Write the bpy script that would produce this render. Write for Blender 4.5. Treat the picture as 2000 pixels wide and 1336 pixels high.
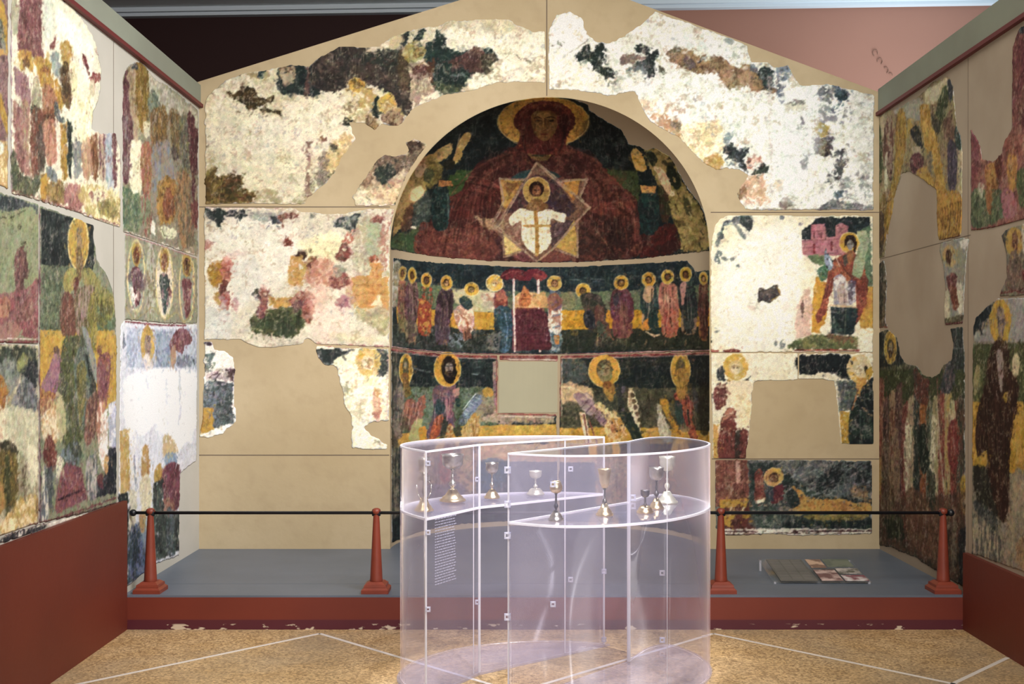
import bpy, bmesh, math, random
import numpy as np
from mathutils import Vector, Matrix
for _o in list(bpy.data.objects): bpy.data.objects.remove(_o)
SC = bpy.context.scene; COL = SC.collection
# ---------------------------------------------------------------- camera (eye height 1.6 m, looking straight along +Y)
F_PX, VPX, VPY, EYE = 2200., 1008., 697., 1.6
cd = bpy.data.cameras.new('camera'); cam = bpy.data.objects.new('camera', cd); COL.objects.link(cam); SC.camera = cam
cam.location = (0, 0, EYE); cam.rotation_euler = (math.pi / 2, 0, 0)
cd.sensor_width = 36; cd.lens = 36 * F_PX / 2000; cd.shift_x = (1000 - VPX) / 2000; cd.shift_y = (VPY - 668) / 2000
cd.clip_start = .05; cd.clip_end = 100
# ---------------------------------------------------------------- light
w = bpy.data.worlds.new('world'); SC.world = w; w.use_nodes = True
w.node_tree.nodes['Background'].inputs[0].default_value = (.8, .85, 1, 1); w.node_tree.nodes['Background'].inputs[1].default_value = .0
def aim(o, loc, to):
    o.location = loc; o.rotation_euler = (Vector(to) - Vector(loc)).to_track_quat('-Z', 'Y').to_euler()
def area(name, loc, to, sx, sy, power, col=(1, 1, 1), spread=180):
    L = bpy.data.lights.new(name, 'AREA'); L.shape = 'RECTANGLE'; L.size = sx; L.size_y = sy; L.energy = power; L.color = col; L.spread = math.radians(spread)
    o = bpy.data.objects.new(name, L); COL.objects.link(o); aim(o, loc, to); return o
def spot(name, loc, to, power, deg, blend=.6, col=(1, 1, 1), r=.04):
    L = bpy.data.lights.new(name, 'SPOT'); L.energy = power; L.spot_size = math.radians(deg); L.spot_blend = blend; L.color = col; L.shadow_soft_size = r
    o = bpy.data.objects.new(name, L); COL.objects.link(o); aim(o, loc, to); return o
area('ceiling_wash', (.9, 3.2, 4.7), (-.1, 8.2, 1.6), 2.6, 1.2, 116, (1, .94, .84), 100)
area('left_wall_wash', (1.6, 4.4, 4.5), (-2.31, 6.4, 2.0), 1.4, .8, 52, (.98, .98, 1), 100)  # unseen area light added to brighten the left wall
area('front_fill', (1.3, -.6, 2.5), (-.3, 8, 2.0), 2.6, 1.8, 66, (1, .96, .92), 110)
spot('left_wall_spot', (1.2, 4.3, 4.5), (-2.31, 7.5, 1.3), 430, 20, .9, (.86, .91, 1))
spot('gable_spot_right', (-.6, 4.6, 4.4), (1.75, 8.2, 2.9), 205, 30, .9, (.86, .94, 1))
spot('left_scrap_spot', (.3, 4.2, 4.6), (-1.1, 8.2, 1.5), 85, 20, .9, (1, .92, .74))
spot('right_scrap_spot', (.3, 4.2, 4.6), (1.75, 8.2, 1.7), 95, 22, .9, (1, .93, .78))
spot('case_spot_front', (.6, 3.6, 4.6), (.25, 5.6, .8), 560, 26, .7, (.95, .95, 1))
spot('case_spot_back', (-.4, 7.2, 4.4), (.2, 5.7, .6), 560, 30, .7, (1, .95, .88))
spot('floor_pool', (.1, 4.9, 4.75), (.12, 5.75, 0), 260, 9, .5, (1, .9, .6), .02)  # added spot imitating the caustic light on the floor under the cases
area('side_hall_uplight', (3.7, 9.3, 2.7), (3.3, 9.4, 4.9), 1.4, .7, 46, (.80, .93, 1), 130)  # unseen upward light added behind the gable for hall wall and ceiling
SC.view_settings.view_transform = 'Standard'; SC.view_settings.look = 'None'; SC.view_settings.gamma = 1; SC.view_settings.use_curve_mapping = False
SC.view_settings.exposure = 0.12
SC.cycles.max_bounces = 10; SC.cycles.diffuse_bounces = 4; SC.cycles.transparent_max_bounces = 40; SC.cycles.caustics_reflective = False; SC.cycles.caustics_refractive = False
# ---------------------------------------------------------------- fresco painting: pigments laid on a canvas in camera-view pixels, later projected onto each wall
import numpy as np
W, H = 2000, 1336
_rng = np.random.RandomState(7)
def _up(g, h, w):
    gh, gw = g.shape
    y = np.linspace(0, gh - 1.001, h); x = np.linspace(0, gw - 1.001, w)
    y0 = y.astype(int); x0 = x.astype(int); fy = (y - y0)[:, None]; fx = (x - x0)[None]
    fy = fy * fy * (3 - 2 * fy); fx = fx * fx * (3 - 2 * fx)
    a = g[y0][:, x0]; b = g[y0][:, x0 + 1]; c = g[y0 + 1][:, x0]; d = g[y0 + 1][:, x0 + 1]
    return (a * (1 - fx) + b * fx) * (1 - fy) + (c * (1 - fx) + d * fx) * fy
def _noise(s):
    def one(sx, sy, w): return _up(_rng.uniform(-1, 1, (int(H / sy) + 3, int(w / sx) + 3)).astype(np.float32), H, w).astype(np.float32)
    return np.concatenate([one(s * .45, s * 1.15, 390), one(s, s, 1322), one(s * .45, s * 1.15, 288)], 1)
N2, N4, N8, N16, N40 = _noise(2.2), _noise(4.5), _noise(9), _noise(18), _noise(45)
M4, M8, M16, M40 = _noise(5), _noise(10), _noise(20), _noise(40)
K8, K16 = _noise(7), _noise(15)
STK = _up(_rng.uniform(-1, 1, (60, 900)).astype(np.float32), H, W).astype(np.float32)     # vertical streaks
RAG = .3 * N2 + .4 * N4 + .4 * N8 + .4 * N16
TEX = .3 * N2 + .4 * N4 + .35 * M8 + .3 * M16
MIX = .25 * N2 + .35 * M4 + .4 * K8 + .4 * M16
DEN = .25 * N2 + .4 * N4 + .45 * K8 + .4 * K16
IMG = np.zeros((H, W, 3), np.float32); IMG[:] = .7
IDS = np.zeros((H, W), np.int16)
NAMES = {}
def hexc(c):
    return np.array([int(c[i:i + 2], 16) / 255 for i in (0, 2, 4)], np.float32)
def pts(s):
    return [tuple(float(v) for v in q.split(',')) for q in s.split()]
def smooth(P, closed=True, n=5):
    P = np.array(P, float); m = len(P); out = []
    rng = range(m) if closed else range(m - 1)
    for i in rng:
        if closed: a, b, c, d = P[i - 1], P[i], P[(i + 1) % m], P[(i + 2) % m]
        else: a, b, c, d = P[max(i - 1, 0)], P[i], P[i + 1], P[min(i + 2, m - 1)]
        for k in range(n):
            t = k / n
            out.append(.5 * (2 * b + (c - a) * t + (2 * a - 5 * b + 4 * c - d) * t * t + (3 * b - a - 3 * c + d) * t ** 3))
    if not closed: out.append(P[-1])
    return [tuple(q) for q in out]
def _box(P, pad):
    xs = [q[0] for q in P]; ys = [q[1] for q in P]
    return max(0, int(min(xs) - pad)), min(W, int(max(xs) + pad) + 2), max(0, int(min(ys) - pad)), min(H, int(max(ys) + pad) + 2)
def _sdpoly(P, x0, x1, y0, y1, closed=True):
    X, Y = np.meshgrid(np.arange(x0, x1, dtype=np.float32), np.arange(y0, y1, dtype=np.float32))
    d = np.full(X.shape, 1e9, np.float32); ins = np.zeros(X.shape, bool); m = len(P)
    for i in range(m if closed else m - 1):
        ax, ay = P[i]; bx, by = P[(i + 1) % m]; ex, ey = bx - ax, by - ay; L = ex * ex + ey * ey + 1e-9
        t = np.clip(((X - ax) * ex + (Y - ay) * ey) / L, 0, 1)
        np.minimum(d, (X - ax - t * ex) ** 2 + (Y - ay - t * ey) ** 2, out=d)
        if closed and ay != by:
            c = ((Y >= min(ay, by)) & (Y < max(ay, by)) & (X < ax + (Y - ay) * ex / (by - ay)))
            ins ^= c
    d = np.sqrt(d)
    return np.where(ins, -d, d) if closed else d
def _lay(sd, box, col, rag, f, a, c2, m, d, v, st=0):
    x0, x1, y0, y1 = box; sl = (slice(y0, y1), slice(x0, x1))
    sd = sd + rag * RAG[sl] * 1.6
    al = np.clip(.5 - sd / f, 0, 1) * a
    if d < 1: al = al * np.clip((DEN[sl] - (.62 - 1.24 * d)) / .16 + .5, 0, 1)
    if not al.any(): return
    C = np.broadcast_to(hexc(col), al.shape + (3,)).copy()
    if c2 is not None:
        q = STK[sl] * .8 + .3 * M8[sl] if st else MIX[sl]
        k = np.clip((q - (.55 - 1.1 * m)) / .3 + .5, 0, 1)[..., None]
        C = C * (1 - k) + hexc(c2) * k
    C *= (1 + v * TEX[sl] * 2)[..., None]
    IMG[sl] = IMG[sl] * (1 - al[..., None]) + C * al[..., None]
def p(col, P, rag=1., f=1.3, a=1., c2=None, m=.4, d=1., v=.07, st=0):      # straight-sided patch
    P = pts(P) if isinstance(P, str) else P
    b = _box(P, 4 + rag * 2 + f); _lay(_sdpoly(P, *b), b, col, rag, f, a, c2, m, d, v, st)
def b(col, P, rag=1.5, f=1.5, a=1., c2=None, m=.4, d=1., v=.07, st=0):     # soft-sided patch
    p(col, smooth(pts(P)), rag, f, a, c2, m, d, v, st)
def e(col, cx, cy, rx, ry, rag=.6, f=1.4, a=1., c2=None, m=.4, d=1., v=.06, rot=0):
    r = max(rx, ry) + 4 + rag * 2 + f; bx = _box([(cx - r, cy - r), (cx + r, cy + r)], 0)
    X, Y = np.meshgrid(np.arange(bx[0], bx[1], dtype=np.float32) - cx, np.arange(bx[2], bx[3], dtype=np.float32) - cy)
    c, s = np.cos(np.radians(rot)), np.sin(np.radians(rot)); X, Y = X * c + Y * s, -X * s + Y * c
    _lay((np.sqrt((X / rx) ** 2 + (Y / ry) ** 2) - 1) * min(rx, ry), bx, col, rag, f, a, c2, m, d, v)
def l(col, P, w=2., rag=.4, f=1.2, a=1., c2=None, m=.4, d=1., v=.05, sm=0):   # brush line
    P = pts(P) if isinstance(P, str) else P
    if sm: P = smooth(P, False)
    bx = _box(P, w + 4 + rag * 2); _lay(_sdpoly(P, *bx, closed=False) - w / 2, bx, col, rag, f, a, c2, m, d, v)
def frag(i, name, P, rag=2.5, base='d8ceb4', c2='ece6d2', m=.5, v=.05, rim='e9e0c8'):   # one fragment's outline and its bare lime ground
    P = pts(P); bx = _box(P, 8); sd = _sdpoly(P, *bx) + rag * RAG[bx[2]:bx[3], bx[0]:bx[1]]
    sl = (slice(bx[2], bx[3]), slice(bx[0], bx[1])); NAMES[i] = (name, P)
    IDS[sl] = np.where(sd < 0, i, IDS[sl])
    p(base, P, rag, 1.3, 1, c2, m, 1, v)
def folds(col, P, n, w=1.3, a=.6, spread=(0, 0), seed=1, d=1.):            # loose drapery lines between two side lines
    A, B = [smooth(pts(q), False, 4) for q in P.split('|')]
    r = np.random.RandomState(seed)
    for k in range(n):
        t = (k + .5 + r.uniform(-.3, .3)) / n
        Q = [(A[i][0] * (1 - t) + B[i][0] * t + r.uniform(-1, 1), A[i][1] * (1 - t) + B[i][1] * t) for i in range(len(A))]
        s0 = int(r.uniform(0, .35) * len(Q)); s1 = max(s0 + 3, int(r.uniform(.6, 1) * len(Q)))
        l(col, Q[s0:s1], w, .8, 1.4, a, d=d)
def halo(cx, cy, rx, ry, col='c9962e', hair='3a2415', face='8a5f38', k=.5, rim='d9c07a', c2='d9a83c', beard=None, dx=0):
    e(rim, cx, cy, rx + .8, ry + .8, .5); e(col, cx, cy, rx - .6, ry - .6, .6, c2=c2, m=.4)
    e(hair, cx + dx, cy + ry * .02, rx * k * 1.05, ry * k * 1.08, .6)
    e(face, cx + dx, cy + ry * .1, rx * k * .72, ry * k * .82, .5, c2='b08a5c', m=.3)
    if rx > 8: e('4a2c18', cx + dx - rx * .14, cy + ry * .04, max(1, rx * .07), 1, .2); e('4a2c18', cx + dx + rx * .14, cy + ry * .04, max(1, rx * .07), 1, .2)
    if beard: e(beard, cx + dx, cy + ry * .42, rx * k * .6, ry * k * .5, .6)
# ================= back wall, upper left of the gable
frag(1, 'UL', '400,196 410,182 440,157 479,142 542,132 570,126 602,129 620,113 664,90 706,92 739,90 762,72 787,62 814,56 850,51 880,40 940,37 994,36 1008,48 1044,61 1066,61 1066,162 1020,160 975,162 928,176 874,185 841,198 805,214 797,226 782,244 760,246 748,243 733,255 709,241 684,240 688,256 697,272 682,287 667,311 655,338 634,360 613,378 601,386 598,399 400,399', 2.5, 'd3c9ac', 'c6b992', .55)
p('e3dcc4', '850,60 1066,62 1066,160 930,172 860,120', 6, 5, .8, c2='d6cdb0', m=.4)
b('c9c2a0', '400,240 480,200 560,240 600,300 590,380 410,330', 5, 12, .5, c2='dccfb0')
b('cbc2b4', '470,250 540,230 560,260 520,300 470,290', 4, 10, .5, d=.6)
b('ddd0b4', '560,200 680,200 700,270 640,300 560,290', 4, 14, .6)
b('2e3f43', '542,170 548,130 575,126 600,131 640,120 628,150 622,188 590,187 560,186', 2, 2, 1, c2='1d2f38', m=.5)
b('c3ad80', '548,136 572,132 580,150 574,166 552,162', 3, 2.5, .9, c2='8f6c44')
b('4a3d38', '606,150 622,112 664,90 706,93 735,108 790,100 802,150 800,224 790,222 772,205 752,180 712,160 690,162 660,176 630,178 612,170', 3, 2.5, 1, c2='332f2c', m=.5)
b('5c4a40', '640,120 720,110 780,130 795,200 740,160 670,165', 5, 6, .5, c2='3a3530')
b('2f3b33', '690,110 740,100 790,96 800,120 740,130', 3, 3, .8, d=.6)
b('71604f', '625,110 650,100 655,125 630,150 618,140', 3, 3, .7, d=.55)
b('6f5a38', '774,110 795,90 800,130 796,180 782,170', 2, 3, .7, c2='5a4028')
l('6b4a42', '602,127 600,160 598,190', 8, 1.5, 1.5, c2='533630')
b('39301d', '462,178 474,168 486,170 500,180 508,190 530,188 532,198 505,206 498,212 484,214 470,200 448,190 446,184', 3, 1.5, c2='5b431f', m=.5)
b('463a26', '508,212 530,212 548,216 548,230 536,222 512,220', 2, 1.5, c2='5b431f')
b('96804e', '484,146 505,142 505,152 492,154', 2, 2, .8); b('27404c', '503,148 512,135 522,136 520,148 508,152', 2, 1.5)
b('a48a54', '520,138 530,142 524,154 512,160', 2, 2, .7, d=.6)
for q in ('476,166,5','494,176,5','472,190,4','410,268,7','406,285,4','420,186,4','468,146,4','480,240,5','466,220,3','425,170,4'):
    x, y, r = [float(v) for v in q.split(',')]; e('6d5a38', x, y, r, r * .7, 3, 2, .8, d=.5)
b('6b5222', '401,338 418,330 430,344 450,338 474,352 484,372 500,378 502,394 402,397', 4, 3, c2='8d7434', m=.55)
b('3d3a1e', '436,350 460,345 480,370 490,392 430,392 425,370', 4, 4, .75, c2='6d3d22', m=.4, d=.75)
b('8a7a44', '500,380 530,370 560,390 598,378 598,398 500,397', 4, 4, .5, d=.5)
b('a58a4a', '402,300 420,300 430,330 404,336', 4, 6, .5, d=.5)
p('7a5648', '597,278 604,276 606,330 607,384 598,388 599,330', 1.5, 1.3, .9, c2='9b7a66', d=.8)
b('c9a763', '636,300 665,262 690,270 676,305 655,338 640,340 630,325', 4, 3, .9, c2='d9bf86')
b('5d5144', '612,340 625,300 640,310 634,335 655,335 640,352 612,372', 4, 3, .8, c2='8f7f6d', d=.6)
b('7a4a2c', '618,270 630,264 640,272 630,280', 3, 2, .8); e('31302c', 650, 288, 6, 12, 4, 2, .8, d=.5)
b('b9a06a', '660,210 700,195 730,220 735,248 715,240 690,235 670,225', 4, 3, .9, c2='d6c9a0', m=.5)
b('6b5434', '672,200 700,196 706,206 690,218 664,214', 4, 3, .7, d=.5); e('33362c', 681, 237, 9, 7, 3, 2)
b('8a6d3c', '716,225 735,235 737,250 726,254 712,242', 3, 2, .9)
b('1f3230', '726,195 742,190 746,212 740,232 730,228', 2, 2); b('cfc09a', '700,176 728,180 732,200 720,222 704,206', 2.5, 3, .9, c2='b7954e', d=.8)
halo(695, 166, 16, 14, 'b98524', '7a5a1e', '9a7a30'); b('c6a253', '708,172 726,172 735,186 730,198 716,185', 2, 2)
halo(757, 203, 18, 19, 'c9a24a', 'b08a45', 'cdb88a', .5); b('cdb377', '748,205 772,204 790,222 782,232 752,220', 2, 2, .9, c2='b08a4a')
b('5d3b26', '750,222 770,216 785,226 782,242 762,246 746,240', 3, 2, c2='a08162', m=.45)
b('1d3339', '827,90 850,78 857,62 872,70 876,94 905,98 938,96 950,94 968,106 966,120 955,132 912,150 906,170 868,182 850,170 836,150 830,120', 2.5, 1.8, c2='27434a', m=.4)
b('2a3a44', '782,82 790,62 800,58 796,76 788,90', 1.5, 1.5); b('223a42', '806,84 815,60 828,56 830,66 820,78 812,90', 1.5, 1.5)
b('5c3b36', '860,128 880,114 900,108 915,98 938,93 945,104 942,142 920,140 902,136 884,126 872,120', 2, 1.5, c2='7a4a42', m=.4)
b('4e4738', '940,110 955,104 968,112 960,130 950,144 942,140', 2, 2, c2='6b604a'); b('40503a', '845,160 880,166 906,170 880,184 868,184 848,176', 2, 2, c2='5d6640')
l('8ea0a0', '880,146 900,146 920,150', 3, 1, 2, .6); l('8fa6a0', '862,108 880,112', 3, 1, 2, .4)
b('b9a56a', '764,70 786,64 780,90 760,92', 3, 4, .7); b('b4ab6c', '786,104 800,84 818,80 830,94 826,112 812,124 796,118', 2.5, 2, c2='98843a', m=.4)
e('9c7c35', 815, 102, 9, 12, 1.5, c2='6f5124'); b('a98e74', '799,128 812,124 834,126 838,148 846,180 838,198 812,206 802,190 802,160', 2, 1.5, c2='c9b490')
b('6f453a', '806,132 832,128 834,142 818,148 806,142', 1.5, 1.5); folds('6f5a48', '806,152 806,200|838,150 840,196', 7, 1.2)
b('6c3f26', '836,130 846,112 850,130 844,160 838,150', 2, 2, .9); b('d9cfae', '842,184 862,180 874,184 842,198 812,208', 2, 2, .9)
b('9c8f74', '940,50 960,45 966,62 950,68', 3, 4, .3); l('6b5a45', '993,102 1010,110 1035,122', 2, 1, 1.2, .7); l('7a6a55', '1000,110 1020,120', 1.5, 1, 1.2, .6)
b('9b9474', '985,136 1030,134 1020,146 990,150', 4, 4, .4, d=.4); e('8d8264', 1042, 112, 5, 3, 2, 2, .5)
for k in range(26):
    x = 700 + (k * 97) % 360; y = 60 + (k * 53) % 100
    if x > 850: e('a39a7c', x, y, 3 + k % 4, 2, 2, 2, .35, d=.4)
# arch-side scrap
frag(2, 'UL2', '754,300 770,305 790,302 798,292 790,277 808,271 829,278 836,284 828,305 818,330 802,352 788,372 776,402 694,402 686,384 706,356 724,330 736,310', 2.5, 'c9b08a', 'a58a6c', .5)
b('7a6048', '730,318 755,300 790,304 800,290 792,278 825,278 822,305 806,335 790,330 770,340 735,345', 3, 2.5, .9, c2='5b4a3c')
b('2f3a36', '735,330 760,320 770,335 758,360 738,355', 3, 2, c2='3f4a40'); b('55392c', '792,278 815,274 822,284 806,296 796,292', 2, 2, .9, c2='7a6050')
b('b47f62', '740,362 775,352 790,352 775,398 730,398', 4, 3, .8, c2='dcc08f', m=.5); b('93684c', '706,356 725,336 728,360 712,372', 3, 3, .8)
b('dccdaa', '690,385 712,372 730,380 740,400 692,402', 3, 3, .9, c2='c8a878'); e('5d5040', 727, 389, 8, 4, 2.5, 2, .8, d=.6)
# ================= back wall, upper right of the gable
frag(3, 'UR', '1071,176 1071,52 1087,28 1114,23 1138,36 1147,66 1165,82 1192,83 1228,64 1255,44 1280,22 1330,40 1396,62 1459,88 1468,120 1501,123 1513,132 1540,126 1552,148 1567,168 1614,163 1659,174 1708,184 1707,411 1460,411 1445,396 1439,378 1450,357 1462,343 1444,332 1420,328 1405,332 1398,330 1375,318 1348,295 1330,271 1300,256 1270,238 1252,211 1240,178 1192,187 1150,181 1110,176', 2.5, 'dfe0d6', 'c9cbbb', .45)
b('eef4f2', '1080,60 1100,26 1130,34 1146,70 1120,95 1080,90', 4, 4, .9); b('e4e0cc', '1074,100 1120,110 1200,150 1240,175 1150,178 1074,172', 4, 5, .8, c2='d4ccaa', m=.3)
b('b6a27a', '1078,160 1100,155 1120,162 1090,168', 3, 3, .6, d=.6)
for q in ('1084,80,5','1092,87,6','1078,90,4','1100,82,4'):
    x, y, r = [float(v) for v in q.split(',')]; e('6d6656', x, y, r, r * .6, 2, 1.5, .8, d=.5)
l('8a7f76', '1108,106 1130,92 1148,80', 3, 1, 2, .7)
b('22343f', '1120,110 1134,96 1150,90 1158,100 1168,86 1178,88 1176,120 1184,134 1198,138 1200,152 1186,154 1176,146 1160,136 1150,124 1132,118', 2, 1.3, c2='2c3a34', m=.35)
l('7f7d70', '1112,116 1135,126 1160,142', 3, 2, 3, .5, d=.7); b('a39a92', '1180,96 1190,90 1192,120 1182,130', 2.5, 3, .5, d=.5)
b('7c6a62', '1214,106 1235,102 1250,108 1262,118 1240,122 1222,128 1212,122', 2.5, 2, c2='8d7462')
b('25323d', '1240,96 1252,88 1268,92 1272,104 1284,98 1286,112 1280,124 1278,148 1266,148 1262,136 1246,130 1250,120 1262,116 1256,104', 2, 1.3, c2='33434c')
b('5b6a6e', '1226,136 1246,124 1262,122 1262,140 1240,142', 3, 3, .8, d=.7); b('5f5b4a', '1288,126 1296,128 1300,146 1290,142', 2, 1.5, d=.8)
b('7f8a88', '1195,158 1230,146 1246,142 1225,160 1205,178', 4, 4, .4, d=.5)
b('8b6a48', '1303,98 1330,92 1352,102 1366,108 1378,104 1380,118 1398,108 1416,118 1440,130 1462,126 1500,160 1512,180 1488,182 1462,172 1440,166 1424,172 1410,158 1400,142 1372,146 1346,140 1330,130 1310,118', 3, 2, c2='a98457', m=.45)
b('6b5562', '1336,118 1352,112 1358,128 1344,136', 2, 2, .8); b('7a5a38', '1405,140 1440,140 1470,150 1460,166 1425,168', 3, 3, .6, c2='b5906a', d=.7)
b('5f5a42', '1310,95 1322,90 1330,100 1318,106', 2.5, 2, .8, d=.7); l('3d4044', '1368,118 1378,110', 5, 1.5)
b('26333d', '1480,140 1500,134 1508,140 1506,182 1498,180 1490,160', 2, 1.5, c2='3a5560'); b('5d6a7c', '1468,124 1482,132 1480,142 1466,136', 2, 2, .8)
b('6f8394', '1514,132 1540,128 1542,150 1528,185 1518,190 1512,160', 4, 3, .85, c2='4f5f70', d=.62)
b('b3c4cc', '1320,60 1360,62 1400,80 1440,100 1400,105 1340,95 1310,80', 5, 8, .35, d=.5); b('7c8a8c', '1418,74 1430,76 1430,88 1418,84', 2.5, 2, .7); e('8a8d86', 1450, 95, 7, 6, 3, 2, .6, d=.5)
b('dcb98a', '1245,196 1300,200 1320,215 1290,226 1255,215', 4, 5, .6, d=.6); b('a77f62', '1300,205 1325,200 1340,220 1322,236 1296,224', 4, 4, .6, d=.45)
b('c98f5a', '1270,226 1300,225 1330,240 1345,262 1330,270 1296,254', 3, 3, .85, c2='b3743f', d=.7); b('5a5550', '1310,240 1330,240 1332,250 1316,250', 3, 2, .7, d=.6)
b('ddc489', '1330,250 1380,235 1410,250 1412,322 1396,328 1370,314 1340,284', 4, 4, .95, c2='e8dcb4', m=.5); b('c8943e', '1376,312 1395,304 1412,310 1408,330 1392,330', 3, 2, .95, c2='d6a95e')
b('2b3642', '1414,288 1428,280 1442,290 1460,282 1460,296 1454,314 1458,326 1446,328 1430,312 1416,300', 3, 1.5, c2='4b5a6a', m=.3)
b('5f6f82', '1414,262 1425,258 1432,280 1416,284', 3, 3, .7, d=.6); b('b5684e', '1460,312 1480,304 1492,316 1486,330 1464,330', 3, 2, .85, c2='d9b09a', d=.8)
b('2f3a38', '1472,334 1492,318 1498,330 1486,340 1470,342', 3, 1.5, c2='4a5448'); b('d9a77a', '1444,352 1478,342 1500,346 1496,380 1510,396 1470,398 1446,386', 4, 3, .9, c2='e9d8c4', m=.45)
b('93603c', '1440,372 1456,366 1460,380 1446,388', 2.5, 2, .8); l('a58a80', '1504,200 1506,300 1508,380', 4, 2, 4, .5, d=.6); l('c2a596', '1502,150 1504,200', 5, 1.5, 2, .6)
b('6f5750', '1520,398 1536,388 1544,396 1540,408 1524,408', 3, 2, .85); b('c8a06c', '1512,352 1530,350 1528,372 1514,372', 3, 3, .6, d=.6); e('6b6868', 1520, 320, 4, 10, 2, 2, .7, d=.6)
b('4a5560', '1598,176 1618,170 1626,190 1616,202 1600,194', 3, 2, .85, d=.6, c2='6b6780'); b('2c4460', '1628,168 1648,172 1658,184 1650,198 1640,200 1630,186', 2.5, 1.5, c2='46607a')
b('3a4a66', '1622,210 1640,200 1640,220 1628,226', 3, 2, .8, d=.7); b('5b6378', '1645,205 1664,200 1668,220 1650,230', 4, 2, .7, d=.5); b('6f747c', '1598,212 1616,206 1628,220 1630,240 1600,240', 3, 3, .85, c2='8a8a96', d=.8)
e('ab9130', 1606, 252, 15, 15, 2, c2='c4ae5a'); e('aab4c4', 1604, 254, 6, 6, 1.5)
b('6a6470', '1588,285 1592,266 1610,268 1622,264 1626,290 1620,306 1600,302 1590,298', 2.5, 2, c2='4a3f44', m=.45); e('3c3038', 1614, 296, 5, 11, 2, d=.8); b('8b7a4e', '1600,270 1610,270 1612,300 1602,300', 2, 2, .6)
b('33343a', '1562,230 1570,228 1572,246 1564,250', 2, 1.5, d=.8); b('4a4850', '1564,314 1572,300 1576,330 1568,338', 3, 2, .8, d=.65); e('43444a', 1576, 325, 4, 10, 2, d=.8)
b('3f434c', '1632,300 1648,286 1650,310 1642,346 1628,344 1634,320', 3, 2, .9, d=.8, c2='5d646c'); b('4f5258', '1618,320 1634,324 1634,360 1620,366', 4, 3, .7, d=.45)
for k in range(40):
    x = 1560 + (k * 61) % 145; y = 170 + (k * 89) % 230
    e('5d6670', x, y, 2.5 + k % 4, 3 + k % 3, 3, 1.5, .55, d=.5)
b('6f7478', '1636,350 1700,340 1702,380 1650,370', 5, 3, .6, d=.45); b('52585e', '1600,405 1625,390 1650,392 1702,404 1702,410 1598,411', 3, 2, .85, c2='7d8084')
b('3c5672', '1628,376 1644,372 1644,388 1630,388', 3, 2, .8); folds('7d8288', '1640,340 1644,404|1702,350 1702,404', 7, 1.6, .7, seed=3)
for k in range(7): l('6a6f76', f'{1638+k*2},{362+k*6} {1662+k*4},{366+k*6} {1690},{380+k*4}', 1.6, 1.2, 1.5, .5, d=.8, sm=1)
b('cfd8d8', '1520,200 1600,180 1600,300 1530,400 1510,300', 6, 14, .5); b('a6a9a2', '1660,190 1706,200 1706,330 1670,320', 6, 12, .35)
b('b9ab8a', '1530,205 1560,196 1576,210 1560,225 1535,222', 4, 4, .5, d=.6); e('5b5f64', 1556, 202, 10, 5, 3, 2, .7, d=.6)
l('8a766c', '1460,410 1600,411 1706,411', 2, .5, 1.2, .8)
# ================= back wall, middle left
frag(4, 'ML', '398,404 578,406 584,412 640,418 694,413 721,407 772,408 766,440 762,480 761,560 762,679 673,676 619,673 601,661 590,673 524,679 491,676 470,664 398,664', 2, 'ddd3b8', 'cfc3a8', .5)
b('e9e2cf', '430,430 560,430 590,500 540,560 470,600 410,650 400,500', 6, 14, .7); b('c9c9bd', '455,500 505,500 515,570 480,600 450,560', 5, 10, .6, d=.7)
p('e0c9b8', '398,400 775,401 775,407 398,406', .5); l('9b6a5c', '400,402 580,404', 1.5, .5); l('8f4a40', '590,403 770,407', 2, .6)
p('2f3d47', '401,408 478,409 482,424 470,432 456,424 440,422 432,438 424,442 412,430 402,424', 3, 1.5, c2='4a5560', m=.4)
b('6e7a74', '480,412 560,416 570,424 500,432', 4, 4, .6, d=.6); p('39465c', '528,424 546,420 548,438 530,438', 2, 1.5); b('8a4a3a', '546,420 578,416 576,426 556,430 552,444', 2, 1.5, .9, d=.8)
b('4a5258', '600,424 612,418 620,440 606,444', 4, 3, .6, d=.5); b('3c464e', '655,430 690,418 702,424 694,446 668,448 650,440', 3, 2, c2='7c8482', m=.4)
b('8d3d2c', '551,470 560,464 572,472 568,480 554,480', 2, 1.3); b('efe4b0', '590,470 640,456 672,464 676,486 640,500 605,496 588,486', 4, 4, .95); b('e6d9a0', '600,480 660,470 650,520 600,510', 5, 8, .7)
b('b2563f', '676,455 694,448 694,472 680,480 668,474', 3, 2.5, .9, c2='c98a70', d=.85); b('8a3c34', '664,482 680,476 684,500 668,512 656,500', 3, 2, .9, c2='5a3a2a', d=.8)
b('c8795c', '600,506 640,506 660,528 686,540 690,560 650,562 610,556 594,540 604,520', 4, 4, .9, c2='dba184', m=.5); b('7a3a2c', '594,508 616,502 624,512 608,522 596,530', 3, 2, .8, d=.7)
b('4a3024', '580,496 588,489 598,494 594,504 584,502', 2, 1.3); b('cf9b45', '560,525 572,498 592,508 600,520 590,552 570,560 558,548', 4, 3, .95, c2='b98a35', d=.9)
b('8a3f3c', '644,545 676,534 680,552 660,566 645,560', 3, 3, .8, c2='a05c50'); e('8a8270', 664, 528, 13, 11, 3, 3, .8, c2='b5ab94')
b('b8aa8a', '696,440 708,424 724,424 736,430 736,480 724,540 690,540 688,500 692,470', 2, 2, .98, c2='cfc8a4'); b('a3ad84', '716,432 742,436 744,500 722,510 716,470', 2, 3, .85, c2='8d9a72')
folds('7c8264', '694,480 692,536|718,480 716,538', 6, 1.4, .6, seed=5); l('e4dfc4', '700,445 708,470 702,500', 3, 1, 2, .7); e('8c4a40', 738, 427, 14, 9, 2, 2, .95, c2='a8685c')
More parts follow.
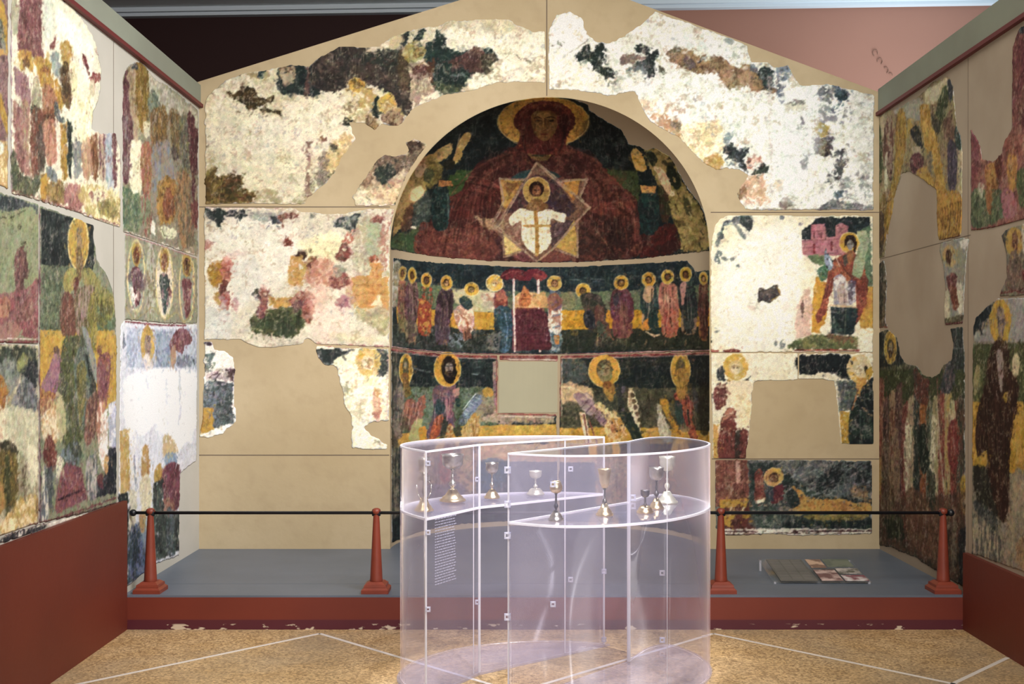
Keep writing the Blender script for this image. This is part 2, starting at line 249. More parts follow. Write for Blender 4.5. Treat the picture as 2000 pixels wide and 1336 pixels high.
b('a8604a', '744,450 752,440 752,510 744,520', 2, 2, .7, d=.7); l('b76a5c', '766,411 757,450 754,500 753,530', 2.5, .5); e('b2583a', 728, 506, 10, 8, 1.5, 2)
p('d29a4e', '686,541 722,540 722,514 744,514 746,540 759,540 759,602 700,603 688,575', 1.2, 1.3, c2='c98a3c', m=.4); l('a8642c', '690,557 758,556', 1.5, .5); l('a8642c', '692,574 758,573', 1.2, .5)
l('b07030', '726,520 726,538', 2); l('b07030', '735,518 735,538', 2); p('e8d8ae', '728,585 745,578 744,596 726,598', 2, 2, .8); b('a86832', '690,572 696,580 696,600 688,592', 1, 1, .7)
b('a89a6c', '700,606 759,604 760,660 730,640 700,618', 4, 4, .9, c2='c9b98a'); b('8e8862', '716,608 755,606 750,616 720,616', 3, 3, .7, d=.6)
p('cf9842', '524,578 570,580 570,600 526,600', 2, 1.5, c2='b9853a'); l('8a5a34', '530,584 566,586', 3, 1.5, 1.5, .7)
b('4a5a3a', '488,632 500,610 520,602 598,602 596,630 582,650 556,658 520,656 500,650', 3, 2.5, c2='5b6438', m=.45); b('39482f', '520,615 560,610 570,640 530,650', 4, 5, .6)
b('7a4450', '504,566 516,560 526,570 522,606 512,620 500,616 508,596', 2.5, 2, c2='a25a4c'); e('3b4038', 500, 572, 7, 9, 3, 2, .95); b('e0b3a0', '508,552 522,556 520,564 510,564', 2, 3, .7)
b('9a4a3c', '570,580 590,568 612,574 612,600 602,630 594,620 586,606 570,602', 3, 2.5, .95, c2='b97060'); b('6f4a52', '570,590 592,586 588,604 572,608', 3, 3, .7)
b('dfa78e', '600,560 640,562 640,600 615,620 608,600', 5, 8, .7, d=.8); b('e6c8b4', '615,600 670,590 680,640 650,670 620,660', 6, 10, .7)
b('b36a72', '658,582 674,576 684,590 676,602 660,600', 3, 3, .85, c2='8a4a5a'); b('c7a06a', '674,570 692,570 696,600 684,588', 3, 2, .8, d=.8)
b('b98424', '408,520 422,512 432,516 432,550 424,562 412,552 406,540', 2.5, 2, c2='a2682a'); b('c0614e', '432,516 444,502 450,512 450,540 440,560 432,550', 3, 2.5, .95, c2='d99a86')
b('7a3a34', '430,552 440,546 446,570 440,584 428,570', 3, 2, .95); b('c2903a', '420,570 430,574 430,596 422,590', 2, 2, .9); b('b5453c', '430,578 446,572 450,590 440,604 430,596', 3, 2.5, .95, c2='b07a80')
b('b06a72', '452,588 464,582 466,600 454,604', 3, 3, .6, d=.6); b('b56a5c', '400,475 414,470 416,486 402,488', 3, 3, .8); e('a07a5a', 408, 444, 6, 7, 3, 3, .7, d=.6)
b('e0b8ac', '440,500 470,485 480,495 455,505', 4, 5, .5); b('c9ccc4', '400,600 440,600 450,650 402,658', 6, 12, .6)
l('9a5a58', '620,672 680,676 760,678', 2.5, 1); l('8f7a68', '520,676 600,668', 1.5, 2, 1.5, .5)
b('8a8468', '625,660 680,668 740,672 700,664', 4, 3, .4, d=.5); b('ddc890', '640,650 720,655 750,668 680,668', 5, 6, .5)
# ================= back wall, lower left scrap
frag(5, 'LL', '398,667 416,667 419,682 440,685 456,697 459,724 458,780 461,801 459,826 434,849 405,855 389,855 396,800 397,740', 2, 'e6dfd0', 'd3cabc', .4)
e('4a3a4a', 408, 671, 8, 4, 2, 1.5); b('5d6f6c', '398,690 418,688 416,704 400,706', 3, 2, .9, d=.8); b('5f7068', '398,712 416,708 418,722 400,728', 3, 2, .9, d=.75)
b('a08a94', '405,732 428,722 456,720 456,742 430,740 404,745', 3, 2.5, .85, c2='cfb8b4', m=.4); b('5a3a3e', '440,722 458,722 456,742 446,736', 2.5, 2, .9); l('5b4048', '408,738 430,724', 2.5, 1, 1.5, .8); l('5b4048', '418,746 428,730', 2, 1)
p('54616f', '398,750 406,744 456,748 455,800 450,826 420,836 396,828', 2, 1.5, c2='6b7686', m=.4); p('47545f', '428,752 454,752 454,826 424,836 420,820 428,800', 2, 2, .9, c2='5d6973')
p('c9952f', '391,796 416,796 418,838 396,848 390,840', 1.2, 1.3, c2='b9883a')
# ================= back wall, head of a saint left of the apse
frag(6, 'LM', '616,674 672,678 760,681 760,822 732,824 712,834 726,850 740,856 756,868 756,879 686,877 688,820 678,800 672,790 670,769 664,748 656,718 634,714 619,700', 2.5, 'eee4c6', 'dfd2ac', .4)
p('dfa99a', '616,672 762,677 762,681 616,676', .4); l('93504a', '640,675 760,679', 1.5, .4)
b('323d46', '618,682 660,680 690,684 680,694 658,700 650,716 636,712 622,700', 2.5, 2, c2='525c64'); p('39444e', '700,683 757,682 757,698 740,700 700,690', 2, 2, .9, c2='5b6670')
p('39464c', '742,694 758,690 758,732 734,734 738,716', 3, 2, .95, c2='6a7468'); halo(719, 707, 24, 27, 'dbb668', 'd6c08c', 'e0d2ac', .5); l('a98a54', '712,704 728,704', 1.5); l('a98a54', '719,700 719,716', 1.5)
b('efe6ca', '690,736 720,738 745,745 750,800 700,830 680,790', 4, 8, .9, c2='e0cf9a'); b('9a9076', '664,748 680,744 682,768 672,764', 2.5, 2.5, .8, d=.8)
b('c8705a', '728,770 740,762 744,790 746,816 730,818', 2, 2.5, .9, c2='dca080'); b('e0b45a', '730,758 745,762 742,776 734,772', 3, 4, .6)
b('b9a680', '684,790 712,780 722,800 700,822 688,815', 4, 4, .6, d=.55); e('8f8568', 740, 866, 12, 5, 2.5, 2, .7, d=.7); l('c9a89a', '757,684 757,820', 2, .5)
# ================= back wall, prophet right of the apse
frag(7, 'MR', '1396,438 1405,428 1424,419 1470,420 1600,421 1706,421 1706,689 1388,689 1387,560 1388,489 1392,456', 2, 'e9e1c6', 'dfd5b2', .45)
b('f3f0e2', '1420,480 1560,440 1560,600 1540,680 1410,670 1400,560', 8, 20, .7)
b('5b676e', '1410,440 1424,428 1450,420 1466,420 1468,436 1464,450 1450,444 1440,436 1418,440 1412,460 1404,480', 3, 2, .9, c2='414c58', m=.45); b('38424e', '1446,436 1450,424 1466,426 1467,444 1462,450', 2, 1.5)
l('8d9692', '1414,438 1440,438 1452,462', 4, 2, 2, .7); l('6f7a7a', '1436,440 1454,464', 5, 2, 2, .8)
for q in ('1407,460,6,8','1404,475,6,8','1405,496,6,9','1402,508,6,8','1412,505,6,3','1432,506,4,3','1440,520,3,3','1428,472,7,3','1398,640,4,3','1399,648,4,3','1527,426,4,4','1552,422,6,2','1562,438,4,3','1528,672,5,8','1514,670,3,6'):
    x, y, r, s = [float(v) for v in q.split(',')]; e('58656a', x, y, r, s, 2.5, 1.8, .8, d=.75)
b('4a4648', '1482,564 1496,564 1510,558 1518,556 1520,566 1526,576 1514,584 1502,592 1490,588 1480,590', 1.5, 1.2, c2='6a5b54', m=.4); l('a8843c', '1518,562 1525,576 1508,586', 2, 1)
b('8d8478', '1450,594 1475,592 1482,600 1460,604', 3, 4, .5, d=.6); b('d9b8a8', '1460,598 1474,600 1468,606', 2, 3, .5)
p('202c38', '1584,436 1592,424 1700,424 1700,440 1698,450 1640,470 1600,470 1566,466 1566,452', 2, 1.5, c2='2c3a4c'); p('5f7a5c', '1680,450 1700,440 1704,560 1690,560 1672,530', 2, 2, .95, c2='4f6a52')
p('b7737a', '1584,438 1612,436 1614,462 1660,462 1660,500 1568,498 1566,470 1584,468', 1, 1.2, c2='a5606a', m=.35); p('b06a70', '1632,440 1642,435 1656,442 1656,465 1632,465', 1, 1.2, c2='c08088')
l('8a4a54', '1584,452 1612,450', 1.2); l('8a4a54', '1566,470 1660,466', 1.2, .4); l('7d3d46', '1590,456 1590,464', 3); l('7d3d46', '1604,456 1604,464', 3); l('8a3038', '1590,478 1590,494', 4); l('7d3038', '1624,474 1624,488', 4); l('8a4a54', '1568,484 1600,482', 1)
p('2a3444', '1566,452 1582,448 1583,466 1566,468', 1, 1.2); b('6a7f5a', '1580,500 1612,498 1615,512 1600,518 1584,508', 2, 2); b('4c7a5c', '1596,526 1614,518 1618,540 1604,552 1598,540', 2, 2)
p('d19c34', '1594,536 1604,548 1616,552 1614,620 1600,650 1584,650 1586,590', 2, 1.5, c2='c28a2c'); p('cf9c40', '1682,560 1706,560 1706,640 1680,645 1675,610', 2, 2, c2='b88434', m=.4); b('a86b3c', '1692,575 1703,585 1696,600 1684,595', 3, 3, .5)
p('dcb7a4', '1556,600 1580,560 1586,600 1584,656 1556,660 1552,640', 3, 3, .9, c2='caa08e'); e('5a3a3a', 1567, 608, 3, 12, 2, 1.5, .8, d=.7); e('c09a84', 1575, 570, 6, 6, 3, 3, .6)
b('5f6a44', '1546,670 1590,655 1640,655 1680,660 1678,682 1550,682', 3, 2.5, c2='7a7a4c', m=.45); b('8a4a3c', '1612,655 1640,650 1676,668 1676,682 1650,676', 3, 3, .5, d=.6)
b('8c4236', '1622,520 1640,500 1668,494 1688,520 1694,570 1688,600 1678,625 1668,640 1672,600 1668,560 1655,545 1640,560 1628,560 1616,600 1600,632 1594,618 1608,580', 2, 1.5, c2='a8563f', m=.4)
b('5d2f2c', '1632,505 1650,525 1666,540 1650,545 1636,530', 2, 2, .6); folds('5f2a28', '1614,545 1598,625|1632,545 1616,600', 4, 1.3, seed=8); folds('6a3030', '1672,540 1674,630|1690,540 1684,620', 4, 1.3, seed=9)
b('a9583a', '1632,510 1652,525 1662,545 1650,548 1636,530', 1.5, 1.5, c2='b96a44'); b('cfc9c2', '1628,548 1640,536 1654,552 1660,590 1650,598 1630,596 1628,575', 1.5, 1.5, c2='8d8590', m=.45); b('a58f88', '1634,560 1650,556 1654,592 1640,596', 2, 2, .8, c2='c7aa98')
b('5d5668', '1655,555 1670,548 1672,580 1666,594 1658,590', 1.5, 1.5, .95, c2='b5b0bc', m=.35); b('3a4450', '1610,500 1613,484 1620,500 1628,515 1620,528 1612,515', 1.5, 1.3, c2='8a96a8'); l('c9d2dc', '1620,506 1624,518', 3, 1)
b('3a4440', '1646,500 1660,500 1656,514 1650,520', 1.5, 1.5, .8); l('7a4a54', '1612,495 1634,494', 1.6)
p('8f9a78', '1674,452 1692,450 1698,470 1690,500 1688,520 1680,545 1664,536 1668,510 1676,490', 1.2, 1.3, c2='a2aa88'); 
for k in range(9): l('6d7a5c', f'{1672-k*.6:.0f},{478+k*7} {1690-k*.6:.0f},{476+k*7}', 1.1, .3, 1, .6)
halo(1659, 474, 19, 20, 'c39530', '4a2c1c', '9c9c92', .52, dx=2); b('3a2018', '1650,480 1654,462 1668,464 1672,480 1666,494 1668,476 1660,470 1654,478', 1, 1.2); e('a0a49a', 1661, 480, 5.5, 9, .8); b('a8673f', '1655,492 1667,490 1666,506 1658,514', 1, 1.2)
p('27384a', '1622,598 1640,600 1670,598 1675,602 1670,650 1660,655 1624,652', 1.5, 1.3, c2='36505c', m=.45); l('c8a87c', '1622,596 1642,598 1672,600', 3.5, 1, 1.5, .9); l('6d7a60', '1652,604 1650,650', 2.5, 1, 1.5, .6)
p('e8e0c4', '1672,662 1706,645 1706,689 1678,689', 4, 4, .9); l('a24a3c', '1553,684 1640,684 1676,685', 4, .8, 1.3, c2='7a3a34'); l('e9c8b8', '1550,688 1680,688', 1.5, .6); l('a8543c', '1390,685 1402,686', 6, 2)
b('8a4038', '1412,684 1440,682 1442,690 1424,694', 1.5, 1.5)
# ================= back wall, standing saint at the arch and the two lower scrap panels
frag(8, 'SL', '1388,689 1560,689 1560,742 1482,745 1472,748 1470,794 1460,870 1456,896 1392,896', 2, 'ebe2c4', 'dfd3ae', .4)
l('b9645a', '1390,686 1402,686', 4, 1); halo(1437, 717, 25, 26, 'dca93c', 'cfae6c', 'dcc79c', .52, rim='ecdcae'); l('b98a4c', '1428,712 1444,716', 2, 1); 
p('363e4c', '1400,722 1412,712 1416,736 1425,744 1400,742', 2, 1.5); p('4a4a50', '1452,744 1464,736 1464,744', 2, 1.5); b('e8d0aa', '1412,752 1440,744 1470,748 1468,770 1420,772', 3, 3, .9)
b('7c3a38', '1395,762 1405,748 1418,758 1420,785 1408,798 1396,800', 3, 2, c2='93524a'); b('ecd9ae', '1420,765 1440,755 1465,770 1466,820 1452,840 1442,835 1430,800', 4, 3, .95, c2='dfc58c')
p('d9a447', '1392,828 1405,828 1404,896 1394,896', 1, 1.3, c2='c98f38'); b('8a3e36', '1406,828 1412,810 1424,796 1436,806 1440,850 1452,834 1458,850 1456,896 1404,896', 2.5, 1.5, c2='70302c', m=.4); b('c4815c', '1408,826 1420,800 1434,802 1424,816', 2, 2, .8)
folds('55221f', '1408,830 1410,894|1452,845 1450,894', 7, 1.8, .7, seed=11); b('38342c', '1436,850 1446,842 1446,890 1436,894', 2, 2, .85, d=.85)
frag(9, 'SR', '1560,689 1706,689 1708,869 1642,867 1636,800 1630,744 1560,740', 2, 'e3dbc0', 'd8cda8', .4)
b('1f2b3a', '1556,716 1562,695 1640,692 1662,694 1656,712 1662,740 1640,738 1624,728 1570,730', 3, 1.5, c2='17202c'); halo(1678, 720, 24, 27, 'd8c08a', 'd0bc8c', 'dccfa8', .5)
b('3f3824', '1688,716 1695,716 1696,732 1690,728', 1.5, 1.3); b('c8962e', '1692,722 1704,716 1702,740 1694,740', 2, 1.5); b('d19a3c', '1668,742 1690,740 1688,760 1680,778 1670,760', 2, 1.5, c2='b0742c')
p('5f6f5c', '1634,745 1668,742 1676,770 1668,800 1640,804', 3, 2, c2='4a5a68', m=.5); b('1e2a34', '1680,770 1692,748 1706,740 1706,790 1690,800', 2, 1.5, c2='2c3a40')
p('cf9c2c', '1640,804 1660,804 1658,868 1644,866', 1, 1.2, c2='c08c28'); b('1d2a36', '1660,800 1672,778 1690,772 1706,780 1706,868 1660,868', 1.5, 1.3, c2='28403c', m=.4); l('a5673a', '1676,760 1668,790 1664,800', 3, 1)
l('4c6a70', '1680,800 1680,866', 2, 1, 1.5, .7); l('c89c5c', '1686,796 1702,812', 4, 1.5, 1.5, .8); folds('4f6a5c', '1686,800 1690,866|1704,800 1704,866', 4, 1.5, .7, seed=12)
frag(10, 'BR', '1396,898 1500,898 1704,899 1704,1044 1640,1045 1560,1046 1500,1044 1418,1046 1397,1032', 1.8, '5b6060', '6d7068', .5, rim='e9e0c8')
p('8a4a3c', '1397,898 1461,898 1462,980 1398,990', 1.2, 1.3, c2='9a5c4a', m=.4); folds('6a2e28', '1402,900 1404,975|1458,900 1458,975', 8, 1.8, .6, seed=13); b('cf9f8a', '1436,905 1444,904 1446,940 1438,942', 1.5, 2, .8)
p('7a3a30', '1404,984 1476,980 1478,1036 1412,1034', 1.5, 1.5, c2='6a3a34'); p('c9952f', '1406,976 1458,974 1458,990 1406,992', 1, 1.3); p('c9952f', '1412,1006 1440,1004 1430,1016 1424,1028 1414,1026', 1, 1.3); p('c4922e', '1450,1004 1476,1004 1474,1012 1450,1012', 1, 1.3); l('c9b084', '1428,992 1426,1004', 4, 1); l('c9b084', '1452,992 1450,1002', 4, 1)
p('2b3a40', '1464,905 1500,902 1704,902 1702,1034 1490,1036 1464,1000', 2, 2, 1, c2='3c4f52', m=.5); b('63706c', '1470,960 1510,940 1540,1000 1520,1030 1470,1030', 5, 6, .8, c2='3c5254', m=.5)
b('7f7d74', '1520,905 1620,902 1600,940 1570,945 1540,925', 5, 5, .8, c2='5a6068', m=.5); b('222c38', '1618,906 1700,902 1700,950 1660,975 1610,965 1580,945', 5, 5, .85, c2='55606a', m=.45)
for k in range(34):
    x = 1520 + (k * 47) % 175; y = 908 + (k * 31) % 70
    l('a8aca4' if k % 3 else 'b9a896', f'{x},{y} {x+9+k%7},{y-5-k%5}', 1.8, 1.2, 1.5, .6)
b('8f3f34', '1474,925 1482,915 1490,925 1494,960 1492,978 1474,980 1474,950', 1.5, 1.5, .95, c2='a3614a'); p('d9cba8', '1474,978 1492,974 1492,982 1476,984', 1, 1)
halo(1511, 932, 18, 18, 'd19c48', '5a3420', '8a5a3c', .5); b('7c3038', '1504,980 1512,950 1526,945 1530,970 1518,984', 2, 1.5, c2='5d2a34'); b('33486a', '1498,955 1508,950 1512,975 1500,980', 2, 2, .8)
b('cd9a42', '1545,950 1560,955 1575,970 1600,975 1640,975 1670,980 1700,985 1700,1000 1560,1004 1540,996 1562,985 1558,965', 2.5, 2, c2='b8762c', m=.35); b('a85f2c', '1600,980 1650,982 1680,990 1650,1000 1605,996', 3, 4, .7, c2='c98f3c')
b('9a8a6a', '1520,985 1560,1000 1530,1004', 3, 3, .7); b('8a7b34', '1570,1006 1690,1004 1680,1016 1600,1018', 2.5, 2, .9, c2='a88f3c'); b('b58a50', '1660,955 1690,950 1695,975 1665,972', 4, 4, .8, c2='8f6a4c', d=.8); e('b09a5a', 1560, 1005, 8, 4, 2, 2, .7)
b('1f2c3c', '1540,1020 1700,1018 1700,1034 1560,1036', 3, 3, .8, c2='2c4238'); p('dcd0bc', '1400,1033 1700,1033 1702,1045 1412,1046', 1.5, 1.5, .9, d=1); l('5a2a30', '1412,1038 1480,1038', 3, .8); l('4a2028', '1550,1038 1704,1037', 4, .8, d=.95); l('3a1c20', '1414,1045 1490,1045', 2, .8); l('4a2a2c', '1500,1041 1700,1043', 1.5, 1.2, d=.8)
e('e6d8bc', 1495, 1036, 18, 4, 2, 2, .9)
# ================= apse vault: the great enthroned figure
frag(11, 'AC', '764,488 762,470 766,430 775,395 790,352 815,310 845,272 885,238 930,212 980,195 1030,188 1074,187 1110,189 1148,205 1154,217 1174,231 1213,254 1230,282 1248,286 1261,294 1276,288 1309,306 1326,338 1343,368 1361,391 1374,409 1382,434 1387,490 1250,506 1150,512 1060,514 960,510 860,503', 1.2, '1c2a2c', '15222a', .5, rim='b09a6c')
b('26343c', '900,240 980,215 970,270 1010,300 900,320 860,330 880,280', 5, 8, .7, c2='34444c', m=.3); b('1a262e', '1170,235 1215,258 1240,300 1240,330 1190,330 1130,300', 4, 8, .8, c2='303a34', m=.35)
for q in ('960,280,14,6','930,300,16,6','1180,300,14,8','1200,280,12,6','1150,270,14,6','900,290,10,8','1215,310,12,6'):
    x, y, r, s = [float(v) for v in q.split(',')]; e('4a5a5a', x, y, r, s, 4, 5, .45, d=.5)
p('3f5c2c', '880,330 960,330 1000,345 960,380 900,400 870,380', 3, 3, 1, c2='2c4a2a', m=.4); p('46542c', '1180,330 1245,332 1252,395 1220,385 1190,360', 3, 3, 1, c2='3a4a2a')
# left angel and drapery band
b('8a7038', '775,400 790,352 820,312 850,300 848,330 835,370 820,400 800,430 778,450 766,460', 3, 3, c2='a8864c', m=.5); b('c2a25c', '849,300 862,288 880,280 884,292 870,308 852,316', 2, 1.5, c2='a88444'); b('b9944a', '893,285 905,262 918,258 920,272 908,290 900,310 890,322 884,315 892,300', 2, 1.5, c2='c8a860')
b('20303c', '872,316 892,320 890,340 868,338', 2, 2, 1, c2='35485a'); p('b4743c', '858,352 882,354 884,362 856,364', 1.2, 1.3); b('6f5f2c', '820,322 850,316 866,330 856,356 836,370 826,350', 3, 3, .9, c2='8d7a3c')
b('cfb07a', '800,372 828,362 830,380 816,396 798,392', 3, 3, .9, c2='b98f5c'); b('5c3a2c', '790,415 806,395 812,420 800,450 784,452', 3, 3, .85, c2='7a4a34'); b('45603c', '770,460 800,450 820,440 816,490 766,486', 3, 4, .9, c2='5f7040'); b('3f4f4c', '812,395 838,372 842,420 826,440 806,440', 4, 4, .85, c2='5d6a5c')
e('dccdb0', 808, 444, 7, 3, 1.5); b('253646', '846,372 862,364 872,372 874,440 866,448 846,444 842,410', 2, 2, 1, c2='1f3a44', m=.5); l('8fa0a0', '876,376 878,410', 2.5, 1.5, 2, .5)
# right angel
b('cda25a', '1232,296 1242,290 1254,306 1262,332 1244,334 1236,318 1228,310', 2, 1.5, c2='b9842c'); l('a8a08c', '1212,276 1226,292 1240,318', 3, 1.5, 2, .7); b('a88f50', '1262,292 1290,292 1316,308 1324,340 1342,372 1372,414 1384,450 1385,486 1330,492 1326,460 1308,410 1290,370 1270,330', 4, 3, c2='8d7a3c', m=.45)
b('2b3a28', '1262,298 1276,296 1284,318 1272,322', 2.5, 2, .95, c2='5f6a5a'); b('25301f', '1308,326 1322,340 1330,362 1316,368 1304,345', 3, 2, .95, d=.85); b('2f3020', '1290,316 1310,306 1318,322 1300,324', 3, 2, .8, d=.6); b('45482a', '1335,380 1348,400 1350,420 1338,414', 3, 3, .8, d=.7)
b('d6ae7c', '1278,326 1298,332 1308,360 1318,380 1304,380 1288,352', 2.5, 2, .95, c2='dcbf96'); b('4a3a20', '1318,430 1336,436 1330,450 1316,446', 2, 2, .8, d=.8); b('5d4a24', '1340,465 1370,460 1368,480 1345,480', 4, 4, .5, d=.55)
p('182430', '1246,332 1272,332 1276,358 1250,360', 1.5, 1.5); p('c07a44', '1251,362 1280,364 1281,376 1254,376', 1.2, 1.3, c2='cf9a4c'); b('22303a', '1252,380 1284,378 1288,440 1276,458 1254,456 1248,420', 2, 2, 1, c2='1c3a40', m=.4); b('3a3a20', '1284,368 1304,378 1308,430 1290,430', 3, 3, .9, c2='4a3020')
# throne end red cloth right + left
b('5a1f1c', '1250,460 1290,440 1316,440 1328,490 1250,502', 3, 3, 1, c2='3c1c1a'); b('7a3a2c', '822,440 850,440 870,450 950,470 980,500 900,506 812,492', 4, 4, 1, c2='5d3a34', m=.4)
# mantle
b('4d2320', '820,492 836,440 862,400 870,388 900,370 930,320 960,300 1005,285 1030,270 1090,270 1120,285 1160,300 1190,340 1230,375 1246,400 1250,450 1248,500 1150,511 1060,513 960,510', 2.5, 2, 1, c2='6e3a30', m=.4)
for _q in ('900,390,50,14,8a5044,.4','950,365,40,10,8f5a4c,.35','880,440,30,22,3a201e,.5','920,470,40,16,7a4a44,.45','1000,310,30,12,6e3428,.6','1120,330,24,16,3a1c1a,.5','1180,360,30,12,7f4436,.45','1200,450,20,34,35201c,.5','1160,390,22,20,8a4a3c,.35','960,410,26,14,4a2422,.5','870,470,34,14,8a5448,.4','1215,410,16,20,8a4a3a,.45','1140,470,24,26,402422,.5','980,345,24,10,4c2422,.5'):
    _x, _y, _a, _b, _c, _al = _q.split(','); e(_c, float(_x), float(_y), float(_a), float(_b), 7, 9, float(_al), d=.8, rot=-20)
b('3e201e', '1006,290 1030,285 1050,310 1040,330 1000,335 985,315', 4, 6, .6, c2='5a2a24'); b('33242c', '960,470 1000,440 1010,500 960,506', 4, 6, .5); b('742c26', '860,400 940,350 970,360 960,400 880,430', 4, 6, .6, c2='52201e'); b('8a4030', '1160,400 1220,390 1236,410 1200,430 1165,420', 4, 5, .6, c2='6b2c24')
b('7a3c34', '820,480 850,440 900,450 960,465 970,506 850,500', 4, 6, .7, c2='8a4a3a', m=.5); b('33201e', '1175,420 1230,430 1225,500 1180,505', 4, 6, .7, c2='582a24')
folds('8f4a3c', '865,400 830,490|960,380 960,500', 13, 1.6, .5, seed=21); folds('341614', '880,395 850,495|985,330 975,500', 12, 1.8, .5, seed=22); folds('8a4434', '1130,330 1150,500|1235,395 1245,495', 12, 1.6, .45, seed=23); folds('2f1514', '1140,330 1155,500|1240,400 1246,500', 11, 1.8, .5, seed=24)
for k in range(8): l('9a5044', f'{900+k*9},{352+k*2} {925+k*9},{347+k*3} {950+k*7},{352+k*4}', 1.6, 1, 1.5, .4, sm=1)
b('b5906c', '930,424 960,428 1000,436 1010,444 980,450 950,446', 3, 3, .9, c2='8f6a4c', d=.85); l('c29a70', '955,430 975,445 1000,440', 2, 1); l('b08a64', '940,428 965,446', 2, 1)
b('3a2824', '1118,440 1160,430 1180,470 1170,500 1130,505', 4, 4, .7, c2='5a3028'); l('8a6a50', '1160,445 1180,470 1200,500', 2, 1, 1.5, .5)
# star
p('9a7a5c', '1048,316 1092,352 1146,352 1132,380 1150,405 1130,425 1128,502 1090,500 1048,512 1010,500 982,500 984,470 960,445 984,415 976,348 1022,350', 1, 1.3, .55)
p('2c4a5c', '994,348 1022,334 1040,330 1026,350 1000,350', 1.5, 1.5); p('b98f44', '976,350 1024,350 990,412 980,400', 1, 1.3, c2='a8722c'); p('7a4a2a', '984,358 1012,356 994,384', 1.5, 2, .7)
p('5a3438', '1024,352 1048,340 1090,356 1120,400 1104,420 1000,420 984,418', 2, 2, .95, c2='3f3034', m=.4); p('2a3c44', '1062,330 1078,334 1100,346 1085,350', 1.5, 1.5); p('c48a38', '1088,354 1134,348 1128,380 1120,392', 1, 1.3, c2='a8642c')
p('3c3040', '1075,375 1105,380 1128,408 1110,424 1085,412 1070,395', 2, 2, .9, c2='4a3030'); p('4c3a40', '1072,440 1100,430 1120,432 1100,470 1078,490', 2, 2, .8, c2='6a5058'); p('c29a48', '1122,430 1128,470 1126,502 1082,480 1100,462', 1.5, 1.5, c2='a8843c'); p('8a5c4c', '985,440 1015,430 1020,470 1010,490 985,470', 2, 2, .9, c2='a07a64')
p('c4a04c', '982,450 1005,475 1024,490 985,500', 2, 2, .95, c2='d2b46c'); p('7a4044', '1000,500 1024,488 1044,506 1020,512', 1.5, 1.5, .9); p('7a4038', '1055,505 1085,486 1125,502 1124,510 1060,512', 2, 2, .95)
for q in ('1048,316 976,440 968,446','1048,316 1092,352 1152,406 1128,432 1078,488 1050,510','976,350 1000,352 1022,352','976,350 984,400 962,440','1146,350 1134,385 1150,405','976,445 1000,468 1048,510','1090,356 1146,350'):
    l('b09878', q, 2.4, .6, 1.4, .85)
b('d9cfb0', '994,424 1012,410 1020,408 1060,412 1092,416 1106,420 1100,434 1080,428 1074,440 1076,470 1062,490 1050,497 1036,490 1020,470 1018,440 1016,432 1000,440', 1.3, 1.3, c2='c6b88e', m=.35)
l('b5823c', '1046,412 1048,450 1049,495', 7, .8, 1.3, c2='9a6a30'); l('b88a44', '1026,442 1048,444 1070,442', 5, .8); folds('9a8a68', '1020,440 1026,478|1040,440 1042,486', 4, 1.3, .6, seed=31); folds('9a8a68', '1056,440 1054,486|1074,440 1066,478', 4, 1.3, .6, seed=32); l('b08a5c', '1006,424 1018,436', 2); l('b08a5c', '1096,434 1086,424', 2)
halo(1048, 373, 26, 27, 'b08c40', '3a1c14', '7a4c30', .55, rim='c8b078'); e('2c1812', 1047, 366, 14, 13, .6); e('7c4e30', 1048, 373, 8.5, 11, .6, c2='9a6c48'); l('3a2015', '1042,371 1046,371', 1.4); l('3a2015', '1051,371 1055,371', 1.4); l('4a2a1c', '1048,372 1048,378', 1.2); l('5a2a20', '1045,382 1052,382', 1.3)
b('7a5a38', '1034,398 1050,402 1064,398 1070,408 1050,414 1028,410', 1, 1.3)
# head
e('b59a58', 1062, 238, 91, 50, .6, 1.4); e('b9822a', 1062, 238, 89, 48, .6, 1.4, c2='c8913a', m=.35); b('a5803c', '1000,225 1020,204 1070,196 1020,200 990,216 976,240', 2, 3, .4)
b('52201e', '1004,238 1010,222 1030,206 1060,199 1096,204 1118,222 1122,240 1112,258 1100,268 1104,290 1090,300 1030,298 1012,290 1016,262', 1.2, 1.4, 1, c2='6b2c24', m=.4)
b('7a3428', '1020,216 1060,204 1100,214 1095,222 1060,212 1025,226', 1.5, 2, .7); b('35161c', '1092,226 1112,232 1108,252 1094,262 1090,245', 2, 3, .7); b('35161c', '1012,240 1026,232 1030,262 1020,270', 2, 3, .6)
b('86582e', '1034,226 1050,218 1080,218 1092,230 1090,252 1080,268 1062,276 1042,266 1034,246', .8, 1.4, 1, c2='74482a', m=.35); b('9a6c3c', '1042,228 1060,222 1076,226 1070,240 1048,240', 1.5, 3, .6)
b('5d3a20', '1034,232 1040,250 1050,268 1042,268 1032,250', 1, 2, .6); b('5a381f', '1074,240 1090,236 1086,258 1074,268', 1, 3, .5)
l('40240f', '1042,231 1052,229 1058,232', 1.8, .4); l('40240f', '1068,231 1076,229 1086,232', 1.8, .4); e('2f1a10', 1050, 237, 4.5, 2, .3); e('2f1a10', 1077, 237, 4.5, 2, .3); l('4a2c18', '1063,232 1066,246 1068,252 1060,254', 1.8, .4); l('6a2a1c', '1055,261 1062,262 1070,261', 2.4, .4); l('b08450', '1061,234 1062,248', 1.6, .5, 1.4, .6); l('4f301c', '1058,267 1068,267', 1.3, .3, 1.2, .7)
b('7a5230', '1036,272 1050,278 1074,278 1086,270 1084,284 1066,290 1044,288', 1, 1.5, 1, c2='935f38'); l('a88450', '1036,276 1060,286 1084,276', 1.5); l('8a4a30', '1034,286 1060,294 1086,284', 2)
b('6a5026', '1030,292 1060,298 1080,290 1084,300 1064,314 1046,312 1032,304', 2, 2, .9, c2='8a6a34'); e('2a3020', 1056, 302, 12, 4, 2, 2, .8)
